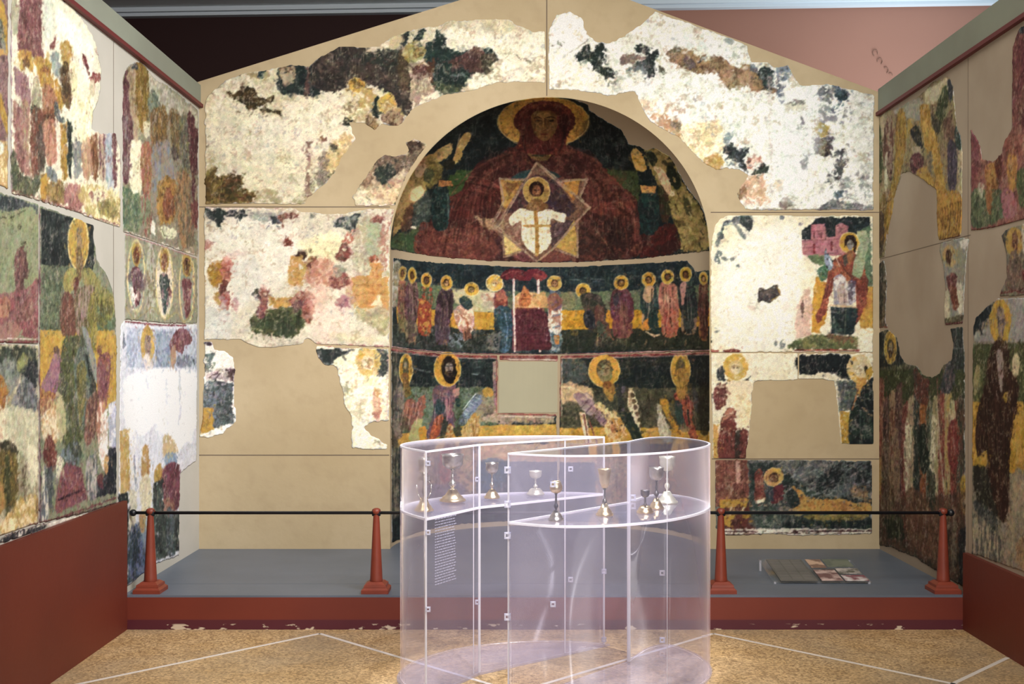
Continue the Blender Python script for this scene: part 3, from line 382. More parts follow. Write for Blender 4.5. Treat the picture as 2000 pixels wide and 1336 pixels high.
l('3a1614', '1028,300 1040,318 1048,316', 3, 1); l('3a1614', '1084,296 1070,316', 3, 1)
# ================= apse: communion frieze
frag(12, 'AF', '768,503 800,508 850,512 920,516 1000,520 1070,521 1150,519 1220,515 1300,511 1342,508 1352,520 1358,530 1387,527 1387,688 1320,689 1243,691 1150,693 1070,694 960,694 890,692 849,690 800,686 766,681', 1, '1f3144', '2a3c50', .45, rim='b09a6c')
l('cfb9a4', '764,494 820,503 900,510 1000,516 1070,517 1150,515 1250,509 1340,503 1387,497', 3, .6, 1.3, 1, sm=1)
b('1a2a3a', '820,520 960,530 1060,536 1240,526 1340,516 1340,550 1240,560 1060,560 860,548 800,530', 4, 6, .7, c2='2c4256', m=.35)
for k in range(22): e('6f8494', 790 + (k * 83) % 560, 524 + (k * 17) % 28, 6, 1.5, 2.5, 2, .45, d=.6)
p('6f7a5c', '770,545 870,560 960,568 1070,570 1200,568 1387,556 1387,606 1240,610 960,610 770,598', 1.5, 1.5, c2='5d7050', m=.5); p('9c8f74', '766,510 782,508 784,560 770,600 766,600', 3, 3, .9, c2='b5aca0')
b('c9b98c', '880,566 965,570 966,608 930,612 900,600', 3, 3, .8); p('cd9632', '775,600 870,606 965,610 965,644 870,642 776,632', 1.2, 1.3, c2='c0882c'); p('cf9628', '1090,606 1240,606 1387,600 1387,638 1240,642 1090,645', 1.2, 1.3, c2='b9821f', m=.4)
p('2f3834', '767,632 870,640 965,646 965,686 849,685 767,676', 2, 2, c2='46504c', m=.45); p('2c352c', '1096,645 1240,642 1387,637 1387,683 1240,685 1096,688', 2, 2, c2='3a3e30', m=.45)
b('8a9aa4', '870,655 900,648 915,660 905,680 880,676', 4, 3, .7, c2='4f6470', d=.7); b('8a8478', '950,650 985,645 990,680 955,684', 5, 4, .6, d=.7)
def apostle(x, yh, rx, ry, dark, light, low, yb, lean=0, w=14, hc='c9922c', seed=1, under='8a7a5c'):
    sh = yh + ry * .9; xb = x + lean
    b(under, f'{x-w*.55},{sh+4} {x},{sh-2} {x+w*.55},{sh+4} {xb+w*.62},{(sh+yb)/2} {xb+w*.55},{yb} {xb-w*.55},{yb} {xb-w*.62},{(sh+yb)/2}', 1.5, 1.6, 1, c2=low, m=.35)
    b(dark, f'{x-w*.6},{sh+6} {x},{sh} {x+w*.6},{sh+6} {xb+w*.75},{sh+(yb-sh)*.55} {xb+w*.3},{sh+(yb-sh)*.75} {xb-w*.7},{sh+(yb-sh)*.6}', 1.5, 1.5, 1, c2=light, m=.35)
    b(low, f'{xb-w*.4},{sh+(yb-sh)*.5} {xb+w*.45},{sh+(yb-sh)*.55} {xb+w*.3},{yb} {xb-w*.3},{yb-4}', 2, 2, .8, c2=dark, m=.4)
    folds('2c2018', f'{x-w*.4},{sh+8} {xb-w*.45},{yb-4}|{x+w*.4},{sh+8} {xb+w*.45},{yb-4}', 4, 1.2, .5, seed=seed); folds('c9b090', f'{x-w*.4},{sh+8} {xb-w*.4},{yb-4}|{x+w*.4},{sh+8} {xb+w*.4},{yb-4}', 3, 1.1, .4, seed=seed + 50)
    l('3a2c20', f'{xb-w*.3},{yb-2} {xb-w*.5},{yb+5}', 3, .8, 1.5, .8); l('8a6a48', f'{xb+w*.3},{yb-3} {xb+w*.4},{yb+5}', 2.5, .8, 1.5, .8)
    halo(x, yh, rx, ry, hc, '38200f', '74492a', .52, rim='cdb36c', c2='cf9534')
apostle(786, 534, 7, 14, '7a4a40', 'a86a50', '8f8050', 645, 0, 12, 'a8883c', 1, '6a6a4c'); apostle(805, 538, 8, 15, '6a4650', '8f6a60', '5a4c44', 662, -2, 18, 'b5862c', 2)
apostle(833, 547, 10, 14, '4f5f44', 'a84a34', 'b5542c', 650, -4, 20, 'c9962e', 3, 'a8442c'); b('a8402c', '818,590 835,588 842,606 836,640 822,650 816,620', 2, 2, .9, c2='c98a3c')
apostle(872, 552, 11, 14, '4a3440', '6f4c58', '5a4850', 668, -8, 22, 'c48c2a', 4, '584858'); b('3c2c34', '856,580 880,570 886,590 864,600', 2, 2, .9)
b('b98a8c', '886,610 900,594 920,600 926,630 918,655 900,650 892,630', 2, 2, 1, c2='dcc0a8', m=.45); b('40584c', '896,584 912,578 922,594 908,602', 2, 2, .95); b('8a5a44', '905,630 920,640 914,664 904,662', 2, 2, .9); halo(921, 565, 14, 13, 'c49030', '5a3a1c', '8a6a3c', .5)
p('cf9a35', '926,610 962,608 962,644 928,644', 1, 1.3, c2='c28a2a')
b('c9b8a0', '940,578 956,572 975,572 970,600 950,604', 2.5, 2.5, .9, c2='b5806a', d=.9); b('7c3c44', '966,574 986,568 990,600 968,604', 2, 2, .95, c2='a8604c'); b('38587a', '966,604 986,598 1000,610 998,660 992,684 976,684 980,650 970,630', 2, 2, 1, c2='27405a', m=.45); b('7a9ab0', '978,615 990,610 990,640 982,640', 2, 2, .6)
halo(966, 553, 16, 16, 'c9b06c', 'b98f48', 'cdb88c', .45, rim='dcd0a8')
e('3a4a5c', 995, 565, 8, 14, 3, 3, .8, d=.7); p('c89a5c', '1003,578 1066,572 1070,600 1003,602', 2, 2, .95, c2='d29a60'); p('a84f34', '1014,586 1024,560 1032,566 1038,590', 2, 1.5, .9, c2='c47a4a')
p('7a3a44', '1000,606 1005,602 1060,600 1064,606 1068,680 1000,682', 1.5, 1.5, 1, c2='6a303c', m=.4); e('4a5c6c', 1024, 683, 16, 5, 2.5, 2, .8, d=.8)
b('8f3038', '978,540 990,530 1010,526 1030,532 1040,542 1064,536 1068,542 1052,546 1040,544 1010,542 985,546', 1, 1.3, 1, c2='6a2430'); b('7a2830', '1030,528 1050,526 1066,536 1062,544 1046,540', 1, 1.3); l('e0b0a8', '1003,548 1004,600 1005,686', 3, .5); l('e0b0a8', '1050,548 1052,600 1054,686', 3, .5); e('27405a', 1030, 556, 10, 8, 2, 2, .6)
b('c9b0a0', '1072,590 1096,586 1096,640 1080,650 1070,640', 3, 2, .95, c2='e0d4c4', m=.4); b('a86450', '1070,580 1090,574 1098,588 1090,620 1072,612', 2, 2, .95, c2='8a5a6c'); b('5b7a8c', '1074,652 1094,648 1098,670 1090,686 1072,686', 3, 2, .8, c2='a8b0b0', d=.85); p('c9803c', '1082,655 1092,655 1092,672 1084,672', 1.5, 1.5); b('5a6a94', '1074,566 1092,568 1092,578 1076,576', 2, 2, .8)
halo(1083, 553, 14, 14, 'c9a24a', '6a3a24', 'a07048', .48); b('8f8a5c', '1096,574 1120,572 1124,600 1100,600', 3, 3, .7)
b('4c4a38', '1134,574 1152,572 1174,584 1184,604 1182,626 1172,634 1166,650 1150,640 1142,608 1136,592', 1.6, 1.5, 1, c2='6b4a44', m=.45); b('262c3c', '1142,612 1160,610 1162,640 1146,640', 2, 2, .9); b('6f4a42', '1164,592 1178,604 1176,634 1166,640 1162,610', 2, 2, .8); b('6a6a58', '1172,632 1190,636 1192,660 1176,668 1166,680 1162,670', 2.5, 2, .8, c2='5a3a34', d=.85); halo(1139, 568, 14, 14, 'c9962e', '4a3420', '7a5a34', .5); folds('2a2018', '1140,585 1150,636|1172,588 1178,630', 4, 1.3, .6, seed=7)
apostle(1213, 552, 14, 14, '6a3440', '7c4a5c', '7f3f40', 656, 2, 30, 'c9982f', 5, '8a5c48'); b('44404c', '1200,572 1214,572 1206,596 1198,592', 2, 2, .9); b('8a5a4c', '1210,600 1224,598 1222,650 1212,655', 2, 2, .6)
apostle(1267, 546, 13, 14, '2c4450', '3a5a64', '24384c', 640, 2, 24, 'c88c2a', 6, 'b99468'); b('c29a74', '1260,562 1276,562 1270,590 1256,584', 1.5, 1.5); b('d28a34', '1252,640 1262,624 1272,622 1268,640 1256,646', 1.5, 1.5); b('24404c', '1272,600 1284,620 1288,654 1276,648 1266,630', 2, 2, .95); l('d9b890', '1262,648 1278,656 1288,654', 4, 1)
apostle(1304, 541, 12, 14, 'b06a58', 'c98a70', 'b5543c', 654, 4, 26, 'c9a83c', 7, 'bc8060'); b('a84444', '1296,600 1306,596 1304,640 1298,636', 2, 2, .7)
apostle(1339, 536, 11, 14, '28303a', '354a54', '2c4044', 648, 6, 24, 'b5902c', 8, '9c7a60'); b('b58478', '1330,556 1340,554 1336,590 1330,592', 1.5, 1.5)
apostle(1374, 543, 8, 12, '5a3430', '7a4a40', '6a3a34', 660, 0, 14, 'b89a48', 9, 'a8703c')
l('9a5450', '766,679 810,684 860,689 920,692 1000,693 1070,694 1150,692 1250,689 1387,686', 4.5, .6, 1.3, 1, c2='b07a70', sm=1)
# ================= apse: row of bishops (left with centre, right)
frag(13, 'AL', '765,680 810,685 860,690 920,693 972,694 973,706 972,806 1085,808 1088,812 1090,1018 1000,1018 900,1024 830,1036 795,1048 766,1060', 1, '1f2c38', '2c3c48', .45, rim='b09a6c')
frag(14, 'AR', '1094,694 1150,693 1250,690 1387,687 1386,1058 1350,1046 1300,1034 1200,1022 1091,1018 1092,812', 1, '1f2c38', '2c3430', .45, rim='b09a6c')
frag(15, 'AN', '975,693 1090,694 1091,706 975,705', .8, 'a8605c', 'c49a90', .4)
l('1c2438', '985,699 1084,699', 3, 1, 1.3); l('d9c4b4', '984,702 1086,703', 1.5, .5)
for k in range(14): l('6f8794', f'{850+(k*37)%110},{704+(k*13)%50} {862+(k*37)%110},{702+(k*13)%50}', 2, 1.5, 2, .4)
l('9aa4a8', '905,729 925,731 945,733', 3, 1.5, 1.5, .6, d=.7); l('9aa4a8', '808,720 840,726', 3, 1.5, 1.5, .5, d=.7)
p('55684c', '765,755 880,756 970,757 972,850 765,850', 2, 2, c2='6a7a68', m=.5); p('c8983c', '765,850 870,834 972,830 1088,828 1088,864 765,870', 1.5, 1.5, c2='d2a548', m=.4)
p('4a4c44', '765,690 778,690 780,1010 765,1015', 2, 3, .9, c2='857c68', st=1, m=.4)
p('b79a88', '962,706 974,706 976,806 964,806', 1, 1.3, .9, c2='8a6070'); p('c6a890', '940,790 1085,806 1085,826 930,826', 4, 4, .9, c2='a8906c', d=.95); b('7a7460', '930,770 960,760 966,800 940,815 925,800', 4, 4, .9, c2='94896c'); b('6a6050', '985,814 1080,814 1060,830 1000,828', 4, 4, .6, c2='c2a888', d=.6); b('c8943c', '943,760 960,758 962,772 948,774', 2, 2, .9)
halo(793, 722, 13, 31, 'bf8a28', '6a5c34', '8f8a6c', .45, beard='8a4c24'); b('8a6a34', '786,745 800,745 802,770 790,775', 2, 2, .9)
b('9c8478', '772,760 784,752 790,800 784,850 770,850', 3, 3, .8, c2='5c5a5a', st=1); b('8f5f54', '790,788 804,778 812,790 822,774 832,780 826,812 808,840 790,832', 2.5, 2, 1, c2='a8604c', m=.45); b('6a6248', '782,812 800,820 796,842 784,838', 3, 3, .8)
b('aaa86c', '806,830 822,818 824,850 812,864 798,856', 2.5, 2, .95); b('d2902f', '818,840 832,834 836,858 822,862', 2, 1.5); 
b('7c5660', '845,766 858,752 876,748 892,756 896,780 886,800 890,840 868,850 842,860 832,850 846,810', 2, 2, 1, c2='5a4a5c', m=.4); b('c28a7c', '884,762 896,758 898,770 888,776', 1.5, 1.5); b('2c4a64', '848,790 866,784 868,806 852,806', 2, 2, .95); b('a0586c', '872,784 882,784 884,815 874,815', 1.5, 2, .7); b('1f4450', '890,778 900,780 898,794 890,792', 1.5, 2)
b('a84c34', '838,860 848,820 862,808 868,815 856,850 846,862', 1.5, 1.5, 1, c2='c4643c'); b('3c4238', '858,860 866,820 876,816 872,850', 2, 2, .9); b('cfae74', '868,860 874,830 884,826 888,850 878,862', 2, 2, .9, c2='a8642c')
p('5f7084', '900,810 912,796 928,770 938,770 944,782 930,800 914,826 900,832 894,822', 1.2, 1.4, 1, c2='7a8a9a', m=.4); l('b8c0c4', '904,800 930,768', 1.6, .6); b('c9a868', '908,830 924,806 934,812 936,840 928,858 912,856 898,850', 2.5, 2, 1, c2='b0823c', m=.4); b('3c4438', '884,838 898,832 902,848 890,854', 2, 2, .9)
halo(874, 721, 26, 34, 'cd9430', '2f241c', '7a6860', .46, beard='3a2c24')
e('8a7a78', 876, 716, 5, 5, .8); 
# below, seen through the case
p('7a5a54', '785,866 935,862 930,1000 790,1005', 3, 4, 1, c2='93705a', m=.5, st=1); b('9a4438', '862,880 884,875 880,940 858,935', 3, 4, .85); b('b08a60', '900,880 925,872 925,960 900,950', 4, 5, .8, c2='8a6a54'); b('a8784c', '786,870 800,870 805,940 788,950', 3, 4, .8); b('6a5a74', '830,950 900,945 900,975 830,980', 4, 5, .7)
p('c29a6c', '935,866 1180,866 1180,904 935,900', 2, 2, 1, c2='b5885c'); p('3a4058', '935,904 1235,904 1235,985 935,985', 2.5, 2, 1, c2='4c5064', m=.5); b('3c5c84', '935,905 985,900 985,940 940,960', 4, 4, .7)
# bishops right
for k in range(16): l('5d6a70', f'{1210+(k*37)%120},{702+(k*13)%50} {1222+(k*37)%120},{700+(k*13)%50}', 2.5, 1.5, 2, .4, d=.7)
b('6f6650', '1098,705 1140,700 1145,745 1110,752 1097,740', 4, 4, .85, c2='4c5a5c', m=.5); p('4c4c3a', '1094,756 1200,758 1387,757 1387,840 1094,845', 2, 2, c2='5d5a44', m=.5); p('c8962f', '1092,836 1250,834 1387,842 1387,868 1092,868', 1.5, 1.5, c2='d2a24c')
b('cfae7c', '1096,752 1140,752 1160,765 1150,800 1120,790 1096,790', 3, 3, .95, c2='b99a70'); b('625f48', '1098,790 1130,785 1134,830 1100,830', 4, 3, .85, c2='3f4434'); b('a8908c', '1120,770 1150,770 1172,800 1192,825 1186,836 1160,815 1138,800', 2, 2, 1, c2='8a7078', m=.4)
for k in range(5): l('6f5560', f'{1134+k*11},{798+k*7} {1150+k*11},{780+k*8}', 2, .6)
b('d9bd80', '1160,790 1180,784 1202,800 1206,815 1192,825 1176,806', 2, 2, .95, c2='c0a060'); p('dfc2a0', '1132,806 1142,806 1156,862 1168,866 1144,866', 1.5, 1.5, 1, c2='d0b070'); l('8a5044', '1140,810 1150,866', 3, .6); l('8a4a40', '1150,820 1166,866', 2.5, .6); b('c89440', '1190,820 1212,816 1222,840 1222,866 1196,866 1180,840', 2.5, 2, 1, c2='d8b478', m=.4); e('b5683c', 1198, 838, 6, 8, 2, 2, .8)
b('3a4038', '1160,765 1180,760 1200,775 1206,800 1190,800 1172,785', 3, 2, .9, c2='5a5844'); p('353c3c', '1202,745 1216,750 1222,806 1208,808', 3, 3, .8, c2='5f5a6a'); b('d9c8a0', '1228,760 1236,762 1244,790 1250,830 1258,866 1246,850 1234,812 1226,790', 2.5, 1.6, .95, c2='b09a74', d=.95)
for k in range(7): e('55402c', 1234 + k * 3.4, 772 + k * 12, 3, 4, 1.2, 1.3, .75)
p('2c3a34', '1206,806 1232,806 1262,864 1240,864', 1.5, 1.5, 1, c2='3c4c40'); b('3f4a44', '1155,748 1176,758 1180,750 1170,742', 2, 2, .6); halo(1180, 724, 30, 32, 'cd9a2e', '6a5a48', '9a8a5c', .48); b('a87838', '1176,745 1198,740 1200,775 1192,786 1180,765', 2, 2, .95, c2='bf8a3c')
b('c2912f', '1288,780 1306,782 1312,810 1326,836 1330,850 1318,842 1300,815', 2, 2, 1, c2='a8702c'); b('cfc6ac', '1284,790 1292,800 1306,830 1312,862 1292,862 1286,830', 2.5, 2, .95, c2='aaa68c'); b('c06040', '1318,770 1340,768 1354,790 1352,820 1362,850 1366,866 1350,860 1334,810 1322,790', 2, 2, 1, c2='8f3a34', m=.4)
b('35505c', '1318,785 1332,790 1334,830 1322,820', 2, 2, .9); b('4c4c50', '1352,755 1364,770 1368,800 1356,800', 3, 3, .8); halo(1329, 722, 19, 34, 'b58a34', '8a6c3a', '80705c', .5); b('b0803a', '1322,750 1342,748 1340,775 1326,778', 2, 2, .95); b('2a2a20', '1365,755 1386,755 1386,840 1368,840', 3, 4, .7); e('8a7a54', 1338, 838, 10, 6, 3, 2, .8)
p('8a6448', '1160,872 1232,868 1232,985 1165,985', 3, 3, 1, c2='9a7454', m=.5, st=1); p('8a5f3c', '1235,868 1387,866 1387,1018 1235,1018', 3, 3, 1, c2='7a4438', m=.5, st=1); b('a8743c', '1300,890 1340,880 1350,960 1320,980', 5, 6, .8, c2='8a5c34'); b('7a4438', '1290,960 1350,990 1380,1018 1300,1015', 5, 5, .7, d=.8)
p('c29a6c', '1092,866 1165,866 1165,904 1092,904', 2, 2, 1, c2='b5885c'); p('3a4058', '1092,904 1160,904 1160,985 1092,985', 2, 2, 1, c2='4c5064', m=.5)
# ---------------- second layer on the apse paintings
# borders
l('8f4440', '764,682 810,688 860,693 920,696 1000,697 1070,698 1150,696 1250,693 1387,689', 6, .5, 1.3, 1, c2='a86a60', sm=1)
l('cdb4a6', '764,678 810,684 860,688 920,692 1000,693 1070,693 1150,692 1250,688 1387,684', 1.4, .4, 1.2, .9, sm=1); l('c9ada0', '764,687 810,692 860,697 920,700 972,700', 1.3, .4, 1.2, .8, sm=1); l('c9ada0', '1094,700 1150,699 1250,697 1387,693', 1.3, .4, 1.2, .8, sm=1)
l('9c5650', '1093,700 1092,812', 5, .5); l('9c5650', '970,700 970,806', 3, .5, 1.2, .8); l('9c5650', '972,808 1092,810', 4, .5); l('d8c2b4', '1097,706 1097,812', 1.3, .5, 1.2, .8); l('d8c4b4', '985,813 1085,815', 2, .8, 1.3, .8)
# frieze
b('7e2a34', '977,541 984,531 1000,525 1018,527 1032,534 1040,544 1028,549 1005,546 985,547', 1, 1.3, 1, c2='5d1f2a', m=.4); b('742632', '1028,530 1046,525 1062,531 1068,541 1058,549 1044,545', 1, 1.3, 1, c2='8f3a3c', m=.3)
l('a85a5c', '980,540 1000,530 1020,532', 1.5, .5, 1.3, .7, sm=1); l('e6c2b4', '1003,546 1004,600 1006,686', 3.2, .5); l('e6c2b4', '1052,547 1053,600 1055,686', 3.2, .5)
p('c9965a', '1008,578 1016,570 1048,572 1068,580 1072,602 1008,602', 1.5, 1.5, 1, c2='d8a870', m=.4); b('b05a34', '1014,592 1018,570 1024,556 1031,568 1038,592 1026,598', 1.2, 1.3, 1, c2='c4733c'); l('6a2c1c', '1018,584 1034,584', 1.5, .5, 1.2, .7); l('8a4030', '1010,602 1066,604', 2, .8)
p('6a2f3a', '1008,605 1058,604 1068,612 1078,684 1008,684', 1.3, 1.4, 1, c2='5a2430', m=.45); folds('8f5560', '1016,612 1016,680|1066,612 1074,680', 6, 1.2, .4, seed=61); l('9c7a84', '1012,650 1072,652', 1.2, 1, 1.2, .4)
b('b98870', '890,606 902,596 914,602 922,618 918,640 908,650 898,640 890,624', 1.6, 1.5, 1, c2='d9b498', m=.45); l('a8502c', '896,612 910,624 914,640', 3, 1, 1.4, .8); b('2e4858', '896,588 906,578 920,588 922,600 908,604', 1.4, 1.4, 1, c2='4a5c4c'); l('e2cdb8', '894,606 900,622 896,636', 2.2, .8)
p('a86a4c', '900,644 918,640 922,662 908,660', 1.5, 1.5, .9, c2='7a4a3c'); l('3a2a22', '908,640 910,668', 2, 1); b('b0a48c', '938,592 958,588 962,600 946,606', 2, 2, .8)
b('8c4038', '968,580 980,572 990,586 984,600 970,602', 1.4, 1.5, 1, c2='a8644c'); b('2f5070', '970,604 988,600 1000,622 1000,662 992,686 980,686 984,650', 1.5, 1.6, 1, c2='4a6c8c', m=.35); l('9ab0c0', '986,612 992,640 990,666', 2.5, 1, 1.5, .6)
b('cfc4b4', '1078,604 1090,598 1096,622 1094,648 1084,652 1076,630', 1.5, 1.5, 1, c2='a0705c', m=.3); b('96604c', '1072,578 1086,572 1096,584 1094,602 1078,606', 1.3, 1.4, 1, c2='7a5a70'); l('5c7a90', '1080,618 1094,614', 3, .8, 1.3, .8); l('5c7a90', '1080,640 1094,636', 3, .8, 1.3, .7)
b('3a3c34', '1132,580 1142,572 1158,572 1174,582 1182,600 1184,622 1176,632 1168,616 1160,600 1146,596', 1.3, 1.4, 1, c2='5a4a44', m=.4); b('6e453c', '1164,596 1178,602 1178,632 1168,640 1160,622', 1.3, 1.4, 1, c2='84584a'); b('232838', '1140,612 1156,606 1162,626 1156,640 1144,638', 1.3, 1.4, 1, c2='383c50'); b('4d5648', '1166,630 1184,628 1194,650 1186,660 1172,650', 1.5, 1.5, 1, c2='6a4438', m=.4); l('a8885c', '1168,652 1166,674', 2.5, 1); l('8a5a44', '1190,652 1198,664', 2.5, 1); l('7a6a54', '1150,584 1168,594 1172,612', 1.4, .8, 1.2, .7, sm=1)
for x_, y_, c_ in ((1213, 600, '9a6450'), (1267, 585, 'cfae84'), (1304, 600, 'dcae8c'), (1374, 600, '8a4a38'), (872, 600, '7c5a66'), (805, 590, '8f6a68')):
    l(c_, f'{x_-4},{y_-24} {x_+2},{y_} {x_-2},{y_+36}', 3, 1.2, 1.6, .55, sm=1); l('241a16', f'{x_+6},{y_-20} {x_+5},{y_+10} {x_+8},{y_+40}', 1.6, .8, 1.3, .6, sm=1)
for x_ in (800, 812, 868, 1205, 1222, 1262, 1300, 1340): l('8a6c50', f'{x_},{664} {x_-2},{674}', 2.4, 1, 1.4, .7)
for k in range(5): l('8f9ca4', f'{1105+k*50},{546-k} {1130+k*50},{547-k}', 1.6, 1, 1.3, .5)
# bishops
for cx, cy, rx, ry in ((874, 721, 26, 34), (1180, 724, 30, 32)):
    e('c88f30', cx, cy, rx - 1, ry - 1, .5, c2='d49c3c', m=.5); e('8a6224', cx, cy, rx * .56, ry * .60, .8, 2, .35)
e('2a211a', 876, 717, 14, 21, .8); b('201a18', '864,722 868,742 878,750 888,742 890,722', 1, 1.3); e('77645c', 877, 719, 7.5, 11, .7, c2='94827a'); l('2c2220', '871,715 875,715', 1.6, .3); l('2c2220', '879,715 884,715', 1.6, .3); l('3a2c28', '877,716 878,722', 1.3, .3); e('2c221e', 878, 731, 7, 7, .8); l('6a4a40', '875,727 882,727', 1.5, .4)
e('6f6a50', 1181, 722, 16, 20, .8, c2='5c5038'); b('84804f', '1168,726 1172,742 1184,750 1194,740 1194,724', 1, 1.4, .9, c2='8f7c5c'); e('a08c64', 1182, 724, 9, 12, .7, c2='8f8a6c'); l('453a28', '1175,720 1179,720', 1.6, .3); l('453a28', '1185,720 1189,720', 1.6, .3); l('5a4a34', '1182,721 1183,728', 1.3, .3); e('8f5a2c', 1186, 752, 9, 8, 1, c2='b8803c')
e('6a5a2c', 1329, 714, 9, 16, 1, 2, .8); e('5c5348', 1330, 712, 5, 9, .8); b('b98a3c', '1322,724 1340,722 1346,745 1338,770 1326,770', 1.2, 1.5, 1, c2='a87c38')
l('5f3c22', '1324,732 1330,760', 1.3, .8, 1.3, .6); e('5a5636', 792, 716, 6, 18, .8); e('8a8a70', 792, 714, 3, 8, .6); b('8a5a2c', '786,730 798,730 798,752 788,752', 1, 1.4, .9)
folds('c9a9a4', '850,766 846,840|892,770 886,850', 7, 1.5, .5, seed=71); folds('2f2a34', '850,770 842,845|890,770 890,850', 7, 1.5, .6, seed=72); l('b07a80', '872,780 874,820', 4, 1, 1.5, .8); l('2c4a60', '856,784 858,806', 10, 1.5, 2, .9)
folds('dcc8a0', '905,820 912,860|936,815 930,862', 6, 1.5, .6, seed=73); folds('8f5a30', '905,820 912,860|936,815 930,862', 5, 1.3, .6, seed=74); folds('d8b0a0', '785,790 778,840|825,785 810,840', 7, 1.5, .5, seed=75); folds('5a3430', '785,790 778,840|825,785 810,840', 6, 1.3, .5, seed=76)
for k in range(6): l('dfe0dc', f'{904+k*5:.0f},{806-k*6} {912+k*5:.0f},{810-k*6}', 1.1, .4, 1.1, .5)
folds('7a5a40', '1186,822 1184,862|1222,818 1222,864', 6, 1.4, .6, seed=77); folds('f0d8ac', '1160,790 1180,820|1200,800 1210,820', 5, 1.3, .5, seed=78); l('d9c6a0', '1100,756 1130,762 1156,780', 4, 1.5, 2, .6, sm=1); l('d0b888', '1200,812 1206,830', 3, 1); 
for x_, y_ in ((1166, 800), (1176, 806), (1186, 812), (1190, 800), (1160, 812), (1196, 826), (1205, 842), (1182, 850), (1214, 830)): e('5a4a34', x_, y_, 2, 2.5, .8)
folds('e0a080', '1336,772 1346,850|1352,775 1362,850', 4, 1.4, .5, seed=79); folds('5a2a2a', '1336,772 1346,850|1352,775 1362,850', 4, 1.3, .5, seed=80); folds('8f7a4c', '1288,795 1300,858|1306,790 1322,850', 6, 1.3, .6, seed=81); l('3a3428', '1340,775 1346,830', 2, 1)
# vault
b('141c20', '905,262 960,225 972,262 990,290 960,310 930,318 900,330 880,320', 3, 4, .7, c2='22303a', m=.35); b('12181c', '1152,225 1205,255 1232,290 1248,330 1200,330 1160,310 1110,285 1130,270', 3, 4, .65, c2='26323a', m=.35)
e('b08038', 1062, 238, 88, 47, .6, 1.4, .55, c2='c48c38', m=.5); l('c9a866', '974,225 978,255 1000,275 1018,284', 1.8, .4, 1.2, .7, sm=1); l('c9a866', '1150,225 1146,252 1124,272 1104,284', 1.8, .4, 1.2, .7, sm=1)
b('561f1c', '1003,242 1008,222 1030,204 1062,197 1098,203 1120,222 1123,242 1110,262 1102,292 1090,302 1030,300 1010,290 1016,262', 1, 1.4, 1, c2='6e2c24', m=.45); l('8a4034', '1014,232 1030,212 1062,203 1096,210 1112,228', 3, .8, 1.6, .6, sm=1); l('2c1210', '1026,250 1022,275 1028,298', 4, 1, 2, .6, sm=1); l('2c1210', '1102,246 1100,275 1092,296', 4, 1, 2, .6, sm=1); b('2a1116', '1090,228 1108,226 1112,246 1098,256', 2, 3, .5); l('7a3a30', '1016,262 1014,285', 3, .8, 1.5, .6)
b('7f5228', '1038,224 1052,216 1074,216 1088,226 1088,246 1080,264 1066,275 1054,272 1044,258 1038,242', .8, 1.4, 1, c2='6b4420', m=.4); b('a3743e', '1050,220 1070,219 1078,228 1066,234 1052,231', 1.2, 2.5, .8); b('94683a', '1048,240 1058,244 1056,256 1048,252', 1, 2.5, .7); b('94683a', '1074,242 1084,240 1082,252 1074,256', 1, 2.5, .7); b('4a2e16', '1038,230 1042,250 1050,266 1044,264 1038,246', .8, 2, .7)
l('311c0c', '1043,231 1050,228 1058,231', 2, .3, 1.1, 1, sm=1); l('311c0c', '1068,230 1076,228 1085,231', 2, .3, 1.1, 1, sm=1); e('20120a', 1051, 236, 5, 1.9, .2); e('20120a', 1077, 236, 5, 1.9, .2); l('5a381c', '1064,232 1067,246 1069,252 1061,255', 1.8, .3, 1.2, 1, sm=1); l('b88c50', '1061,234 1062,249', 1.8, .4, 1.3, .7); l('5e2416', '1056,262 1063,263 1070,262', 2.6, .3); l('4a2a18', '1058,268 1068,268', 1.4, .3, 1.2, .7)
# mantle modelling
for q_, c_, w_, a_ in (('1010,296 960,312 915,340 880,384 850,440 832,492', '8a4638', 4, .5), ('1000,300 940,335 905,380 880,440 866,496', '321412', 5, .55), ('985,320 945,350 925,400 915,450 920,500', '8a4a3c', 3.5, .5), ('975,330 950,380 945,430 955,470', '2c1414', 5, .5),
    ('1100,292 1150,304 1185,338 1220,372 1240,410', '8f4a38', 4, .5), ('1090,300 1140,325 1175,365 1200,400 1235,425', '34140f', 5, .55), ('1120,320 1150,360 1160,400 1150,440', '7f4236', 3.5, .5), ('1180,400 1210,396 1236,416 1240,470', 'a05040', 3, .5), ('1160,420 1190,440 1196,490', '281212', 7, .5), ('1215,430 1226,470 1222,500', '824034', 3, .5), ('850,470 890,455 940,470 970,496', '9a5a4c', 3.5, .45), ('836,490 870,478 905,486 950,506', '5a2a28', 5, .5), ('888,352 920,345 955,352 968,362', 'a86a58', 2, .6), ('880,366 920,358 965,370', '2c1210', 2.5, .6), ('884,376 925,370 968,384', 'a0604f', 2, .5), ('1046,296 1080,300 1100,296', '7a3a2e', 3, .5)):
    l(c_, q_, w_, 1.4, 2.5, a_, sm=1)
b('1c3038', '846,374 856,362 870,364 877,380 876,436 868,450 852,449 844,430', 1.5, 1.5, 1, c2='274854', m=.4); l('6a8080', '874,378 876,430', 2, 1, 1.4, .6); p('b8763c', '858,352 882,354 884,363 856,365', 1, 1.2); b('1c2a34', '1252,380 1282,378 1288,410 1286,446 1270,460 1254,452 1248,415', 1.5, 1.5, 1, c2='1f4048', m=.45); p('c07c44', '1251,362 1280,364 1281,377 1254,377', 1, 1.2, c2='d09a4c')
